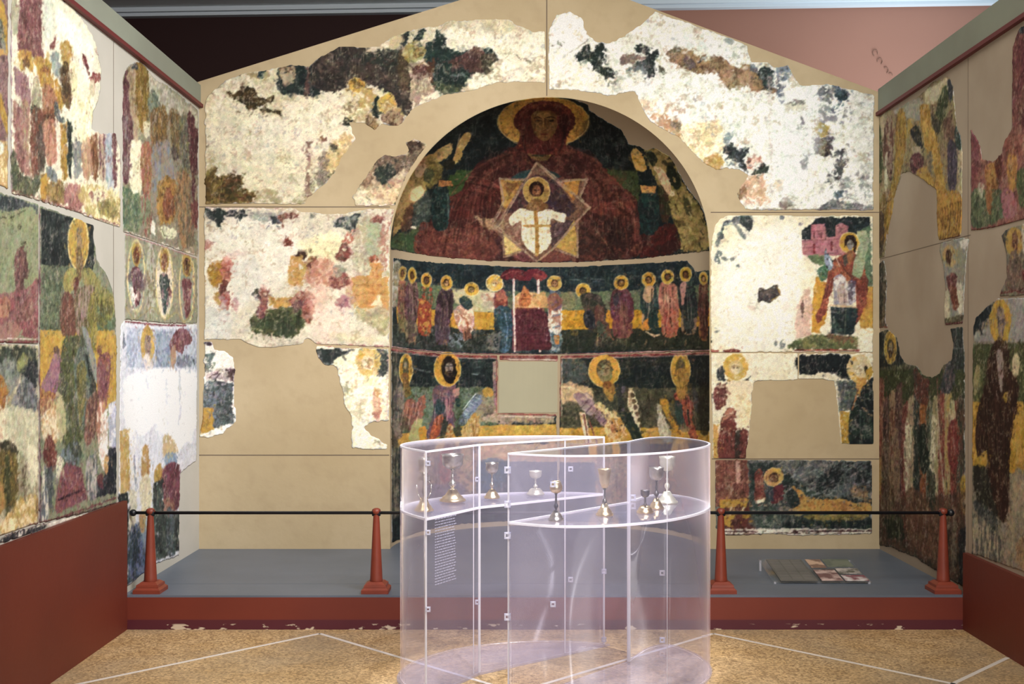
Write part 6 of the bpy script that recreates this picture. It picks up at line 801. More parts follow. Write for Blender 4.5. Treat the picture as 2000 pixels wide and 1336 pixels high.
mu = N.new('ShaderNodeMath'); mu.operation = 'MULTIPLY'; Lk.new(r2.outputs[0], mu.inputs[0]); Lk.new(r3.outputs[0], mu.inputs[1])
mx2 = N.new('ShaderNodeMixRGB'); mx2.inputs[2].default_value = (.6, .5, .38, 1); Lk.new(mu.outputs[0], mx2.inputs[0]); Lk.new(mx.outputs[0], mx2.inputs[1]); Lk.new(mx2.outputs[0], B.inputs['Base Color'])
bpy.data.objects['platform_base'].data.materials.append(M_PF)
bm = bmesh.new(); box(bm, XL, XR, DF + .005, 6.943, ZP - .012, ZP, 0); struct('floor_platform_kerb', bm, M_GREY)
bm = bmesh.new(); box(bm, XL, XR, 6.949, DB + RA + .08, ZP - .012, ZP, 0); struct('floor_platform', bm, M_GREY)
strip('trim_16', XL, XR, 6.943, 6.949, ZP - .006, ZP - .002)
# ---------------------------------------------------------------- floor with inlaid strips
M_FL = mat('pebbled_golden_floor', (.47, .33, .165), .5, c2=(.57, .43, .25), scale=5, lo=.3, hi=.7, bump=.1, bscale=120)
N, Lk = M_FL.node_tree.nodes, M_FL.node_tree.links; B = N['Principled BSDF']; src = B.inputs['Base Color'].links[0].from_socket
tc = N.new('ShaderNodeTexCoord'); v = N.new('ShaderNodeTexVoronoi'); v.inputs['Scale'].default_value = 90; Lk.new(tc.outputs['Object'], v.inputs['Vector'])
hs = N.new('ShaderNodeSeparateColor'); Lk.new(v.outputs['Color'], hs.inputs[0])
rr = N.new('ShaderNodeValToRGB'); rr.color_ramp.elements[0].color = (.40, .30, .2, 1); rr.color_ramp.elements[1].color = (1.5, 1.4, 1.25, 1); e2 = rr.color_ramp.elements.new(.5); e2.color = (.95, .85, .75, 1); Lk.new(hs.outputs[0], rr.inputs[0])
mu = N.new('ShaderNodeMixRGB'); mu.blend_type = 'MULTIPLY'; mu.inputs[0].default_value = .75; Lk.new(src, mu.inputs[1]); Lk.new(rr.outputs[0], mu.inputs[2])
nb = N.new('ShaderNodeTexNoise'); nb.inputs['Scale'].default_value = 1.3; nb.inputs['Detail'].default_value = 4; Lk.new(tc.outputs['Object'], nb.inputs[0])
rb = N.new('ShaderNodeMapRange'); rb.inputs[1].default_value = .45; rb.inputs[2].default_value = .7; rb.inputs[4].default_value = .5; Lk.new(nb.outputs['Fac'], rb.inputs[0])
mg = N.new('ShaderNodeMixRGB'); Lk.new(rb.outputs[0], mg.inputs[0]); Lk.new(mu.outputs[0], mg.inputs[1]); mg.inputs[2].default_value = (.27, .24, .19, 1); Lk.new(mg.outputs[0], B.inputs['Base Color'])  # broad grey patches painted in for reflections on the floor
bm = bmesh.new(); box(bm, -5.6, 5.6, -1.8, 11, -.05, 0); struct('floor', bm, M_FL)
M_INL = mat('pale_inlay_strip', (.78, .73, .68), .4)
bm = bmesh.new()
P0 = 2.275; cen = -1.135
def inlay(xa, ya, xb_, yb_, w=.012):
    d = Vector((xb_ - xa, yb_ - ya)).normalized(); nn = Vector((-d.y, d.x)) * w
    prism(bm, [(xa + nn.x, ya + nn.y), (xa - nn.x, ya - nn.y), (xb_ - nn.x, yb_ - nn.y), (xb_ + nn.x, yb_ + nn.y)], .0002, .0012)
for k in range(-1, 2):
    ax = cen + P0 * k
    for s in (-1, 1):
        x1, y1 = ax, 6.51; L_ = 5.0
        x2 = x1 + s * L_
        x2 = max(XL + .035, min(XR - .035, x2)); inlay(x1, y1, x2, y1 - abs(x2 - x1)) if XL < x1 < XR else None
inlay(XR - .035, 5.99, XR - .035 - 3.5, 5.99 - 3.5)
struct('trim_10', bm, M_INL)
# ---------------------------------------------------------------- hall behind and around
bm = bmesh.new(); prism(bm, [(.3, 10.46), (.3, 10.66), (5.6, 10.4), (5.6, 10.2)], 0, 4.95); struct('wall_rear_hall_right', bm, M_SALM)
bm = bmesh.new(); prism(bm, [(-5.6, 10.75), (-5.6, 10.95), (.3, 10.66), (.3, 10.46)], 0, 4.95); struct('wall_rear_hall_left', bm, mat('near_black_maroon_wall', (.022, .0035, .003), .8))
bm = bmesh.new(); prism(bm, [(-5.6, 10.68), (-5.6, 10.77), (5.6, 10.22), (5.6, 10.13)], 4.80, 4.83); prism(bm, [(-5.6, 10.64), (-5.6, 10.77), (5.6, 10.22), (5.6, 10.09)], 4.83, 4.87); struct('trim_11', bm, M_CORN)
bm = bmesh.new(); box(bm, -5.6, 5.6, -1.8, 11, 4.87, 5.05); struct('ceiling', bm, M_CEIL)
bm = bmesh.new(); box(bm, -5.7, -5.6, -1.8, 11, 0, 5); struct('wall_hall_left', bm, M_OUT)
bm = bmesh.new(); box(bm, 5.6, 5.7, -1.8, 11, 0, 5); struct('wall_hall_right', bm, M_SALM)
bm = bmesh.new(); box(bm, -5.6, 5.6, -1.9, -1.8, 0, 5); struct('wall_entrance', bm, mat('entrance_wall', (.4, .36, .32), .8))
# ---------------------------------------------------------------- frescoes as thin plaster pieces on the walls
LIN = np.where(IMG <= .04045, IMG / 12.92, ((IMG + .055) / 1.055) ** 2.4).astype(np.float32)
def sample(u, v):
    x = np.clip(u, 0, W - 1.01); y = np.clip(v, 0, H - 1.01); x0 = x.astype(int); y0 = y.astype(int); fx = (x - x0)[..., None]; fy = (y - y0)[..., None]
    return (LIN[y0, x0] * (1 - fx) + LIN[y0, x0 + 1] * fx) * (1 - fy) + (LIN[y0 + 1, x0] * (1 - fx) + LIN[y0 + 1, x0 + 1] * fx) * fy
GAIN = {}
def surf_mesh(name, fid, A, front, back, m=M_FR):
    """front/back: functions (a, b) -> XYZ arrays for the face and for the wall behind; A: parameter arrays"""
    a, b_ = np.meshgrid(*A, indexing='xy'); Pf = np.stack(front(a, b_), -1)
    u, v = px_of(Pf[..., 0], Pf[..., 1], Pf[..., 2]); inside = (u >= 0) & (u <= W - 1) & (v >= 0) & (v <= H - 1)
    if fid in (16, 17, 19, 20, 22, 31, 35, 36): inside = (u > -6) & (u < W + 5) & (v > -6) & (v < H)
    ids = IDS[np.clip(np.rint(v), 0, H - 1).astype(int), np.clip(np.rint(u), 0, W - 1).astype(int)]
    ok = inside & (ids == fid); q = ok[:-1, :-1] & ok[1:, :-1] & ok[:-1, 1:] & ok[1:, 1:]
    if not q.any(): print('EMPTY', name, fid); return None
    nr, nc = ids.shape; idx = np.arange(nr * nc).reshape(nr, nc)
    F = np.stack([idx[:-1, :-1][q], idx[:-1, 1:][q], idx[1:, 1:][q], idx[1:, :-1][q]], 1)
    E = np.concatenate([F[:, [0, 1]], F[:, [1, 2]], F[:, [2, 3]], F[:, [3, 0]]]); key = E[:, 0].astype(np.int64) * nr * nc + E[:, 1]; rkey = E[:, 1].astype(np.int64) * nr * nc + E[:, 0]
    bd = E[~np.isin(key, rkey)]
    P = Pf.reshape(-1, 3).copy(); ab = np.stack([a, b_], -1).reshape(-1, 2).astype(float)
    for _ in range(3):       # round off the stepped outline
        s = np.zeros((nr * nc, 2)); c = np.zeros(nr * nc)
        for i, j in ((0, 1), (1, 0)): np.add.at(s, bd[:, i], ab[bd[:, j]]); np.add.at(c, bd[:, i], 1)
        k = c > 0; ab[k] = ab[k] * .5 + .5 * s[k] / c[k][:, None]
    bv = np.unique(bd); P[bv] = np.stack(front(ab[bv, 0], ab[bv, 1]), -1)
    used = np.unique(F); remap = -np.ones(nr * nc, int); remap[used] = np.arange(len(used)); back_map = -np.ones(nr * nc, int); back_map[bv] = np.arange(len(bv)) + len(used)
    V = np.concatenate([P[used], np.stack(back(ab[bv, 0], ab[bv, 1]), -1)]).astype(np.float32)
    Q = np.concatenate([remap[F], np.stack([remap[bd[:, 1]], remap[bd[:, 0]], back_map[bd[:, 0]], back_map[bd[:, 1]]], 1)])
    me = bpy.data.meshes.new(name); me.vertices.add(len(V)); me.vertices.foreach_set('co', V.ravel()); me.loops.add(Q.size); me.loops.foreach_set('vertex_index', Q.ravel().astype(np.int32))
    me.polygons.add(len(Q)); me.polygons.foreach_set('loop_start', np.arange(0, Q.size, 4, dtype=np.int32)); me.polygons.foreach_set('loop_total', np.full(len(Q), 4, np.int32)); me.update(calc_edges=True)
    uu, vv = px_of(V[:, 0], V[:, 1], V[:, 2]); C = np.ones((len(V), 4), np.float32); C[:, :3] = np.clip(sample(uu, vv) * GAIN.get(fid, 1.), 0, .84)
    ca = me.color_attributes.new('Pigment', 'FLOAT_COLOR', 'POINT'); ca.data.foreach_set('color', C.ravel())
    return link(name, me, m)
T = .004
def bbox_px(fid):
    yy, xx = np.nonzero(IDS == fid); return xx.min(), xx.max(), yy.min(), yy.max()
def fresco(fid, wall, label, group, name='fresco', cat='fresco'):
    x0, x1, y0, y1 = bbox_px(fid)
    if wall == 'back':
        A = (np.arange(xb(x0) - .02, xb(x1) + .02, .0066), np.arange(zb(y1) - .02, zb(y0) + .02, .0066))
        fr = lambda a, c: (a, np.full_like(a, DB - T), c); bk = lambda a, c: (a, np.full_like(a, DB - .0006), c)
    elif wall == 'left':
        d0 = F_PX * -XL / (VPX - x0 + 8); d1 = F_PX * -XL / (VPX - x1 - 3)
        if x0 < 2: d0 -= .02
        z1 = EYE + (VPY - y0 + 6) * d1 / F_PX if y0 < VPY else EYE - (y0 - VPY - 6) * d0 / F_PX; z0 = EYE - (y1 - VPY + 6) * (d1 if y1 > VPY else d0) / F_PX
        z0 = min(z0, EYE - (y1 - VPY) * d0 / F_PX); z1 = max(z1, EYE + (VPY - y0) * d0 / F_PX)
        A = (np.arange(d0, min(d1, DB - .001), .0075), np.arange(z0, z1, .0068))
        fr = lambda a, c: (np.full_like(a, XL + T), a, c); bk = lambda a, c: (np.full_like(a, XL + .0008), a, c)
    elif wall == 'right':
        d1 = F_PX * XR / (x0 - VPX - 3); d0 = F_PX * XR / (x1 - VPX + 8)
        z1 = max(EYE + (VPY - y0 + 6) * d_ / F_PX for d_ in (d0, d1)); z0 = min(EYE - (y1 - VPY + 6) * d_ / F_PX for d_ in (d0, d1))
        A = (np.arange(min(d1, DB - .001), d0, -.0075), np.arange(z0, z1, .0068))
        fr = lambda a, c: (np.full_like(a, XR - T), a, c); bk = lambda a, c: (np.full_like(a, XR - .0008), a, c)
    elif wall == 'apse':
        A = (np.linspace(0.002, math.pi - .002, 520), np.arange(ZP + .002, ZS - .002, .0066)); r = RA - T
        fr = lambda a, c: (XC - r * np.cos(a), DB + r * np.sin(a), c); rb_ = RA - .0012; bk = lambda a, c: (XC - rb_ * np.cos(a), DB + rb_ * np.sin(a), c)
    elif wall == 'vault':
        A = (np.linspace(0.002, math.pi - .002, 560), np.linspace(.003, math.pi / 2 - .004, 300)); r = RA - T
        fr = lambda a, c: (XC - r * np.cos(a) * np.cos(c), DB + r * np.sin(a) * np.cos(c), ZS + (RV - T) * np.sin(c)); rb_ = RA - .0015; bk = lambda a, c: (XC - rb_ * np.cos(a) * np.cos(c), DB + rb_ * np.sin(a) * np.cos(c), ZS + (RV - .0015) * np.sin(c))
    o = surf_mesh(name, fid, A, fr, bk)
    if o: tag(o, label, cat, group)
    return o
GAIN.update({11: 1.25, 12: 1.22, 13: 1.2, 14: 1.2, 36: 1.1})
gb, ga, gl, gr_ = 'fresco pieces on the gable wall', 'frescoes in the apse', 'fresco pieces on the left wall', 'fresco pieces on the right wall'
fresco(1, 'back', 'large worn fresco piece under the left gable slope with a pale standing angel', gb)
fresco(2, 'back', 'small torn brown fresco scrap against the left curve of the arch', gb)
fresco(3, 'back', 'large flaked white fresco piece under the right gable slope with ochre remains', gb)
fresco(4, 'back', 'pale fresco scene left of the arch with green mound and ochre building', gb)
fresco(5, 'back', 'small torn fresco scrap with a grey-blue patch beside the left corner of the gable wall', gb)
fresco(6, 'back', 'torn cream fresco scrap with a pale golden halo, low on the left of the apse', gb)
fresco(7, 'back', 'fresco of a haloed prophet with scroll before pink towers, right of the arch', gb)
fresco(8, 'back', 'fresco strip with a haloed saint in a worn red robe right beside the apse edge', gb)
fresco(9, 'back', 'scrap with half lost haloed saint in dark blue robe, by the right corner', gb)
fresco(10, 'back', 'lowest gable wall fresco, haloed figure beside a reclining ochre shape', gb)
fresco(11, 'vault', 'apse vault fresco of a huge haloed woman in red holding a child', ga)
fresco(12, 'apse', 'curved fresco frieze of small haloed figures filing towards a red altar canopy', ga)
fresco(13, 'apse', 'fresco of bearded haloed bishops left of and below the blank apse window', ga)
fresco(14, 'apse', 'fresco of haloed bishops with scrolls right of the blank apse window', ga)
fresco(15, 'apse', 'narrow red and white painted border directly above the blank apse window', ga)
fresco(16, 'left', 'narrow ochre and pink fresco strip high at the outer end of the left wall', gl)
fresco(17, 'left', 'tall fresco piece on the upper left wall with crowded haloed figures under a red column', gl)
fresco(18, 'left', 'crowded fresco scene high on the left wall next to the gable corner', gl)
fresco(19, 'left', 'fresco with green buildings and a pink crowd on the left wall, middle register', gl)
fresco(20, 'left', 'fresco with dark rocks and cream ground below the green building scene', gl)
fresco(21, 'left', 'tall fresco of an enthroned green robed saint on the left wall', gl)
fresco(22, 'left', 'thin torn painted border strip just above the red dado on the left wall', gl)
fresco(23, 'left', 'fresco row of three oval medallions with small saints on the left wall', gl)
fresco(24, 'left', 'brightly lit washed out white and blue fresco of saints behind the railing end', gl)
fresco(30, 'right', 'fresco with yellow robed figures high on the right wall next to the gable corner', gr_)
fresco(31, 'right', 'red and green fresco piece high at the outer end of the right wall', gr_)
fresco(32, 'right', 'narrow dark fresco sliver in the middle of the right wall at the gable corner', gr_)
fresco(33, 'right', 'narrow upright fresco of a small haloed saint in the middle of the right wall', gr_)
fresco(34, 'right', 'tall dark fresco with a row of long robed saints low on the right wall', gr_)
fresco(35, 'right', 'fresco scrap with part of a haloed saint in a medallion, outer right wall', gr_)
fresco(36, 'right', 'fresco of a tall haloed monk in a dark brown habit on the right wall', gr_)
# blank infill of the small apse window
bm = bmesh.new(); th = [math.acos((XC - (u - VPX) / F_PX * 9.34) / RA) for u in (974, 1089)]
Tn = np.linspace(th[0], th[1], 13); za, zc = EYE - (806 - VPY) / 235.2, EYE - (706.5 - VPY) / 235.2; rings = []
for r in (RA - .004, RA): rings.append([[bm.verts.new((XC - r * math.cos(t), DB + r * math.sin(t), z)) for t in Tn] for z in (za, zc)])
for i in range(12):
    bm.faces.new((rings[0][0][i], rings[0][0][i + 1], rings[0][1][i + 1], rings[0][1][i])); 
    for j in (0, 1): bm.faces.new((rings[0][j][i], rings[0][j][i + 1], rings[1][j][i + 1], rings[1][j][i]))
for i in (0, 12): bm.faces.new((rings[0][0][i], rings[0][1][i], rings[1][1][i], rings[1][0][i]))
bmesh.ops.recalc_face_normals(bm, faces=bm.faces)
tag(obj('window_1', bm, mat('olive_grey_infill', (.50, .47, .33), .8, c2=(.47, .44, .31), scale=3)), kind='structure')
# ---------------------------------------------------------------- railing
DP = 6.72; zr = EYE - 304.5 * DP / F_PX
rail = empty('barrier_railing', (0, DP, ZP), 'black rail on brick red iron posts along the platform edge', 'railing')
def xp(u, D): return (u - VPX) * D / F_PX
for u in (294, 735, 1408, 1842):
    x = xp(u, DP); post = bmesh.new()
    def sq(r0, z0, r1, z1):
        A = [post.verts.new((x + a * r0, DP + c * r0, z0)) for a, c in ((-1, -1), (1, -1), (1, 1), (-1, 1))]; B_ = [post.verts.new((x + a * r1, DP + c * r1, z1)) for a, c in ((-1, -1), (1, -1), (1, 1), (-1, 1))]
        post.faces.new(A[::-1]); post.faces.new(B_)
        for i in range(4): post.faces.new((A[i], A[(i + 1) % 4], B_[(i + 1) % 4], B_[i]))
    lathe(post, [(.037, .06), (.039, .065), (.037, .08), (.021, .40), (.018, .455), (.018, .462), (.025, .468), (.027, .480), (.022, .492), (.010, .498)], x, DP, ZP, 20)
    po = obj('post', post, M_POST, rail, True)
    post = bmesh.new(); sq(.080, ZP, .080, ZP + .022); sq(.078, ZP + .022, .063, ZP + .036); sq(.066, ZP + .036, .064, ZP + .050); sq(.060, ZP + .050, .043, ZP + .064)
    bo = obj('plinth', post, M_POST, None); bo.parent = po; bo.matrix_parent_inverse = po.matrix_world.inverted() if False else Matrix.Identity(4)
    bo.matrix_parent_inverse = Matrix.Translation((0, 0, 0))
bm = bmesh.new(); tube(bm, (xp(260, DP), DP, zr), (xp(1856, DP), DP, zr), .0095, 14); obj('rail', bm, M_RAIL, rail, True)
for u in (260, 1857):
    bm = bmesh.new(); bmesh.ops.create_uvsphere(bm, u_segments=18, v_segments=12, radius=.021, matrix=Matrix.Translation((xp(u, DP), DP, zr))); obj('end_knob', bm, M_RAIL, rail, True)
for u in (294, 735, 1408, 1842):
    bm = bmesh.new(); tube(bm, (xp(u, DP) - .024, DP, zr), (xp(u, DP) + .024, DP, zr), .020, 16); obj('collar', bm, M_RAIL, rail, True)
# ---------------------------------------------------------------- acrylic display cases
def acrylic(name, tint=(.985, .98, .99), haze=.03, hcol=(.76, .76, 1.), gl=1., rgh=.05, ani=0.):
    m = bpy.data.materials.new(name); m.use_nodes = True; N, Lk = m.node_tree.nodes, m.node_tree.links; N.clear()
    out = N.new('ShaderNodeOutputMaterial'); tr = N.new('ShaderNodeBsdfTransparent'); tr.inputs[0].default_value = (*tint, 1); g = N.new('ShaderNodeBsdfAnisotropic'); g.inputs['Roughness'].default_value = rgh; g.inputs['Anisotropy'].default_value = ani; g.inputs['Color'].default_value = (gl, gl, gl, 1); tg = N.new('ShaderNodeTangent'); tg.direction_type = 'RADIAL'; tg.axis = 'Z'; Lk.new(tg.outputs[0], g.inputs['Tangent'])
    fr = N.new('ShaderNodeFresnel'); fr.inputs[0].default_value = 1.35; ge = N.new('ShaderNodeNewGeometry'); sb = N.new('ShaderNodeMath'); sb.operation = 'SUBTRACT'; sb.inputs[0].default_value = 1; Lk.new(ge.outputs['Backfacing'], sb.inputs[1]); fm = N.new('ShaderNodeMath'); fm.operation = 'MULTIPLY'; Lk.new(fr.outputs[0], fm.inputs[0]); Lk.new(sb.outputs[0], fm.inputs[1]); mx = N.new('ShaderNodeMixShader'); Lk.new(fm.outputs[0], mx.inputs[0]); Lk.new(tr.outputs[0], mx.inputs[1]); Lk.new(g.outputs[0], mx.inputs[2])
    d = N.new('ShaderNodeBsdfDiffuse'); d.inputs[0].default_value = (*hcol, 1); t = N.new('ShaderNodeBsdfTranslucent'); t.inputs[0].default_value = (*hcol, 1); dt = N.new('ShaderNodeMixShader'); dt.inputs[0].default_value = .5; Lk.new(d.outputs[0], dt.inputs[1]); Lk.new(t.outputs[0], dt.inputs[2])
    m2 = N.new('ShaderNodeMixShader'); m2.inputs[0].default_value = haze; Lk.new(mx.outputs[0], m2.inputs[1]); Lk.new(dt.outputs[0], m2.inputs[2]); Lk.new(m2.outputs[0], out.inputs[0])
    return m
M_AC = acrylic('clear_acrylic', haze=.05, gl=2.0, rgh=.30, ani=.85); M_SH = acrylic('acrylic_shelf', (.97, .97, .98), .11); M_TOP = acrylic('acrylic_top', (.95, .95, .98), .03)
M_EDGE = acrylic('acrylic_edge_glow', (.97, .97, 1), .92, (.96, .95, 1.0)); M_CLIP = acrylic('clip_acrylic', (.97, .97, 1), .7, (.9, .9, .98)); M_TXT = acrylic('frosted_lettering', (.9, .9, 1), .45, (.85, .85, .98)); M_BASE = acrylic('acrylic_base', (.96, .96, .97), .22)  # edge material paints the light glowing along the panel edges as white
ZT, ZSH = 1.16, .845
def smooth_open(P, n=6): return smooth(P, False, n)
LF, LP, LQ = (-.421, 5.26), (-.185, 5.67), (.485, 6.22)
left_back = smooth_open([LF, (-.567, 5.56), (-.53, 5.85), (-.33, 6.12), (-.04, 6.26), (.25, 6.29), LQ])
left_front = [LF, LP, LQ]
RA_, RE = (-.035, 5.15), (.587, 5.87)
right_front = smooth_open([RA_, (.165, 5.045), (.34, 5.04), (.516, 5.10), (.70, 5.22), (.85, 5.40), (.945, 5.58), (.985, 5.76), (.965, 5.96), (.90, 6.12), (.82, 6.20), (.71, 6.12), RE])
right_in = [RA_, RE]
def wallmesh(bm, P, t, z0, z1):
    P = [Vector(q) for q in P]; n = len(P); nor = []
    for i in range(n):
        d = (P[min(i + 1, n - 1)] - P[max(i - 1, 0)]).normalized(); nor.append(Vector((-d.y, d.x)) * t / 2)
    rows = [[bm.verts.new((P[i].x + s * nor[i].x, P[i].y + s * nor[i].y, z)) for i in range(n)] for s, z in ((-1, z0), (1, z0), (1, z1), (-1, z1))]
    for k in range(4):
        a, c = rows[k], rows[(k + 1) % 4]
        for i in range(n - 1): bm.faces.new((a[i], a[i + 1], c[i + 1], c[i]))
    bm.faces.new([r_[0] for r_ in rows]); bm.faces.new([r_[-1] for r_ in rows][::-1])
def case(loop, walls, posts, label, clips, loc, grp='clear acrylic display cases'):
    c = empty('display_case', loc, label, 'display case', grp)
    for nm, P in walls:
        bm = bmesh.new(); wallmesh(bm, P, .008, .012, ZT - .006); obj(nm, bm, M_AC, c, True if len(P) > 3 else False)
    cx = sum(q[0] for q in loop) / len(loop); cy = sum(q[1] for q in loop) / len(loop)
    ins = [(q[0] + (cx - q[0]) * .012, q[1] + (cy - q[1]) * .012) for q in loop]
    bm = bmesh.new(); prism(bm, ins, ZSH - .008, ZSH); sh = obj('shelf', bm, M_SH, c)
    bm = bmesh.new(); prism(bm, loop, ZT - .006, ZT); tp = obj('top_panel', bm, M_TOP, c)
    bm = bmesh.new(); prism(bm, [(q[0] + (q[0] - cx) * .05, q[1] + (q[1] - cy) * .05) for q in loop], .0015, .012); obj('base_plate', bm, M_BASE, c)
    cl = list(loop) + [loop[0]]
    for z0, z1, w_, nm in ((ZT - .008, ZT + .001, .010, 'top_rim'), (ZSH - .010, ZSH + .001, .010, 'shelf_edge')):
        bm = bmesh.new(); wallmesh(bm, cl, w_, z0, z1); obj(nm, bm, M_EDGE, c)
    for x, y, r_ in posts:
        bm = bmesh.new(); box(bm, x - r_, x + r_, y - r_, y + r_, .012, ZT, .0015); obj('edge_glow_strip', bm, M_EDGE, c)  # white strips added for the glow along upright edges
    for x, y, z, s in clips:
        bm = bmesh.new()
        for a in ((-1, 1, .5, 1), (-1, 1, -1, -.5), (-1, -.5, -1, 1), (.5, 1, -1, 1)): box(bm, x + a[0] * s, x + a[1] * s, y - .008, y + .006, z + a[2] * s, z + a[3] * s)
        obj('clip', bm, M_CLIP, c)
    return c
def zpx(v, D): return EYE - (v - VPY) * D / F_PX
Lloop = left_back[:-1] + [LQ, (LP[0], LP[1])]
Rloop = right_front + []
seamx = (.262, LP[1] + (LQ[1] - LP[1]) * (.262 - LP[0]) / (LQ[0] - LP[0]))
c1 = case(Lloop, [('curved_wall', left_back), ('front_wall', [LF, LP]), ('inner_wall', [LP, LQ])],
     [(LF[0], LF[1], .0045), (LP[0], LP[1], .0060), (LP[0] - .028, LP[1] - .03, .0025), (LQ[0], LQ[1], .0050), (seamx[0], seamx[1], .0035)],
     'clear display case with curved back on the left, holding four chalices', 
     [(LF[0] + .01, LF[1], zpx(v_, LF[1]), .011) for v_ in (905, 1040, 1190)] + [(LP[0] - .01, LP[1], zpx(v_, LP[1]), .011) for v_ in (936, 1176)] + [(seamx[0] + .03, seamx[1], zpx(v_, seamx[1]), .013) for v_ in (916, 1132)] + [(LQ[0], LQ[1], zpx(v_, LQ[1]), .013) for v_ in (1116, 1249)], (-.05, 5.8, 0))
c2_ = case(Rloop, [('curved_wall', right_front), ('inner_wall', right_in)],
     [(RA_[0], RA_[1], .0040), (RE[0], RE[1], .0085), (.70, 5.22, .0015)],
     'clear display case with rounded front and one pointed corner, holding five goblets',
     [(RA_[0] - .004, RA_[1], zpx(v_, RA_[1]), .015) for v_ in (918, 985, 1046, 1205)] + [(.165, 5.045, zpx(v_, 5.045), .012) for v_ in (946, 1180)] + [(.80, 6.17, zpx(v_, 6.17), .014) for v_ in (1119, 1250)] + [(RE[0] + .02, RE[1], zpx(972, RE[1]), .016)], (.5, 5.6, 0))
bm = bmesh.new(); rnd = random.Random(5)
for k in range(24):
    t0 = .14; z = zpx(1008 + k * 5.4, 5.45); t = t0
    while t < .50:
        l_ = rnd.uniform(.015, .05); ex, ey = LP[0] - LF[0], LP[1] - LF[1]; nx, ny = ey, -ex; q = math.hypot(nx, ny); nx, ny = nx / q * .0055, ny / q * .0055
        a = (LF[0] + ex * t + nx, LF[1] + ey * t + ny); c = (LF[0] + ex * min(t + l_, .53) + nx, LF[1] + ey * min(t + l_, .53) + ny)
        vs = [bm.verts.new((a[0], a[1], z)), bm.verts.new((c[0], c[1], z)), bm.verts.new((c[0], c[1], z + .004)), bm.verts.new((a[0], a[1], z + .004))]; bm.faces.new(vs); t += l_ + .012
for f in bm.faces: pass
r_ = bmesh.ops.extrude_face_region(bm, geom=list(bm.faces)); bmesh.ops.translate(bm, verts=[g for g in r_['geom'] if isinstance(g, bmesh.types.BMVert)], vec=(.0007, -.0004, 0))
obj('text_lines', bm, M_TXT, c1)
# ---------------------------------------------------------------- chalices
M_SIL = mat('tarnished_silver', (.72, .70, .66), .28, 1., c2=(.45, .42, .36), scale=30); M_GLD = mat('gilded_metal', (.88, .74, .50), .30, 1., c2=(.66, .48, .26), scale=25)
M_DRK = mat('dark_aged_metal', (.22, .20, .19), .35, .9, c2=(.09, .09, .11), scale=30); M_PALE = mat('pale_gilt', (.85, .82, .68), .35, .7, c2=(.70, .72, .60), scale=20)
def chalice(u, D, h, rb, rf, label, mb, ms, mf, style):
    x = (u - VPX) * D / F_PX; c = empty('chalice', (x, D, ZSH), label, 'chalice', None); bh = h * .32
    bm = bmesh.new()
    if style == 'globe': pr = [(.15, 0), (.75, .12), (1.02, .36), (1.0, .62), (.80, .86), (.70, 1.0), (.64, .98), (.3, .6)]
    elif style == 'tall': pr = [(.12, 0), (.50, .10), (.72, .35), (.85, .7), (.98, .96), (1.0, 1.0), (.93, 1.0), (.70, .5), (.2, .15)]
    else: pr = [(.12, 0), (.62, .08), (.92, .30), (1.0, .60), (.97, .85), (1.06, 1.0), (.99, 1.0), (.9, .6), (.3, .15)]
    k = bh * (1.35 if style == 'tall' else 1.); lathe(bm, [(a * rb, (h - k) + b_ * k) for a, b_ in pr], x, D, ZSH); obj('bowl', bm, mb, c, True)
    bm = bmesh.new(); s = h - k; z0 = h * .12; st = [(.22, z0), (.14, z0 + .12 * s), (.12, s * .42), (.20, s * .45), (.36, s * .50), (.38, s * .55), (.30, s * .60), (.16, s * .64), (.13, s * .72), (.20, s * .76), (.12, s * .80), (.14, s * .96), (.3, s * 1.005)]
    lathe(bm, [(max(a * rb * .95, .0045), z) for a, z in st], x, D, ZSH, 24); obj('stem', bm, ms, c, True)
    bm = bmesh.new(); lathe(bm, [(rf * .98, 0), (rf, .004), (rf * .97, .010), (rf * .82, .014), (rf * .78, .022), (rf * .55, .034), (rf * .30, .060 * h / .24), (.011, h * .16)], x, D, ZSH, 36, 6 if style in ('ornate',) else 0, .05); obj('foot', bm, mf, c, True)
    if style == 'ornate':
        bm = bmesh.new(); lathe(bm, [(.012, h * .56), (.030, h * .58), (.031, h * .66), (.012, h * .68)], x, D, ZSH, 12); obj('knop', bm, M_SIL, c)
        for s_ in (-1, 1):
            bm = bmesh.new(); n0 = (x + s_ * .012, D, ZSH + h * .16)
            pts_ = [(x + s_ * a, D, ZSH + h * z) for a, z in ((.012, .2), (.034, .34), (.036, .5), (.016, .58))]
            for a, c_ in zip(pts_, pts_[1:]): tube(bm, a, c_, .0035, 8)
            obj('scroll_handle', bm, M_SIL, c, True)
    return c
chalice(828, 5.52, .262, .030, .046, 'tall ornate silver chalice with side scrolls behind the left front edge', M_SIL, M_DRK, M_GLD, 'ornate')
chalice(884, 5.90, .245, .056, .066, 'large shining silver gilt chalice with wide bowl and broad gold foot', M_SIL, M_SIL, M_GLD, 'bowl')
chalice(961, 6.02, .190, .034, .040, 'small silver chalice with slender knotted stem between the two bright corner edges', M_SIL, M_SIL, M_GLD, 'bowl')
chalice(1046, 6.17, .130, .034, .046, 'low shallow pale cup standing near the back wall of the left case', M_PALE, M_PALE, M_PALE, 'bowl')
chalice(1086, 5.20, .182, .029, .034, 'goblet with rounded silver and gold globe bowl near the pointed corner', M_GLD, M_DRK, M_SIL, 'globe')
chalice(1181, 5.36, .222, .033, .040, 'tall dark stemmed goblet with tapering gold bowl in the middle of the right case', M_GLD, M_DRK, M_GLD, 'tall')
chalice(1260, 5.45, .110, .022, .040, 'shortest small dark goblet on a flat gilded foot', M_DRK, M_DRK, M_GLD, 'bowl')
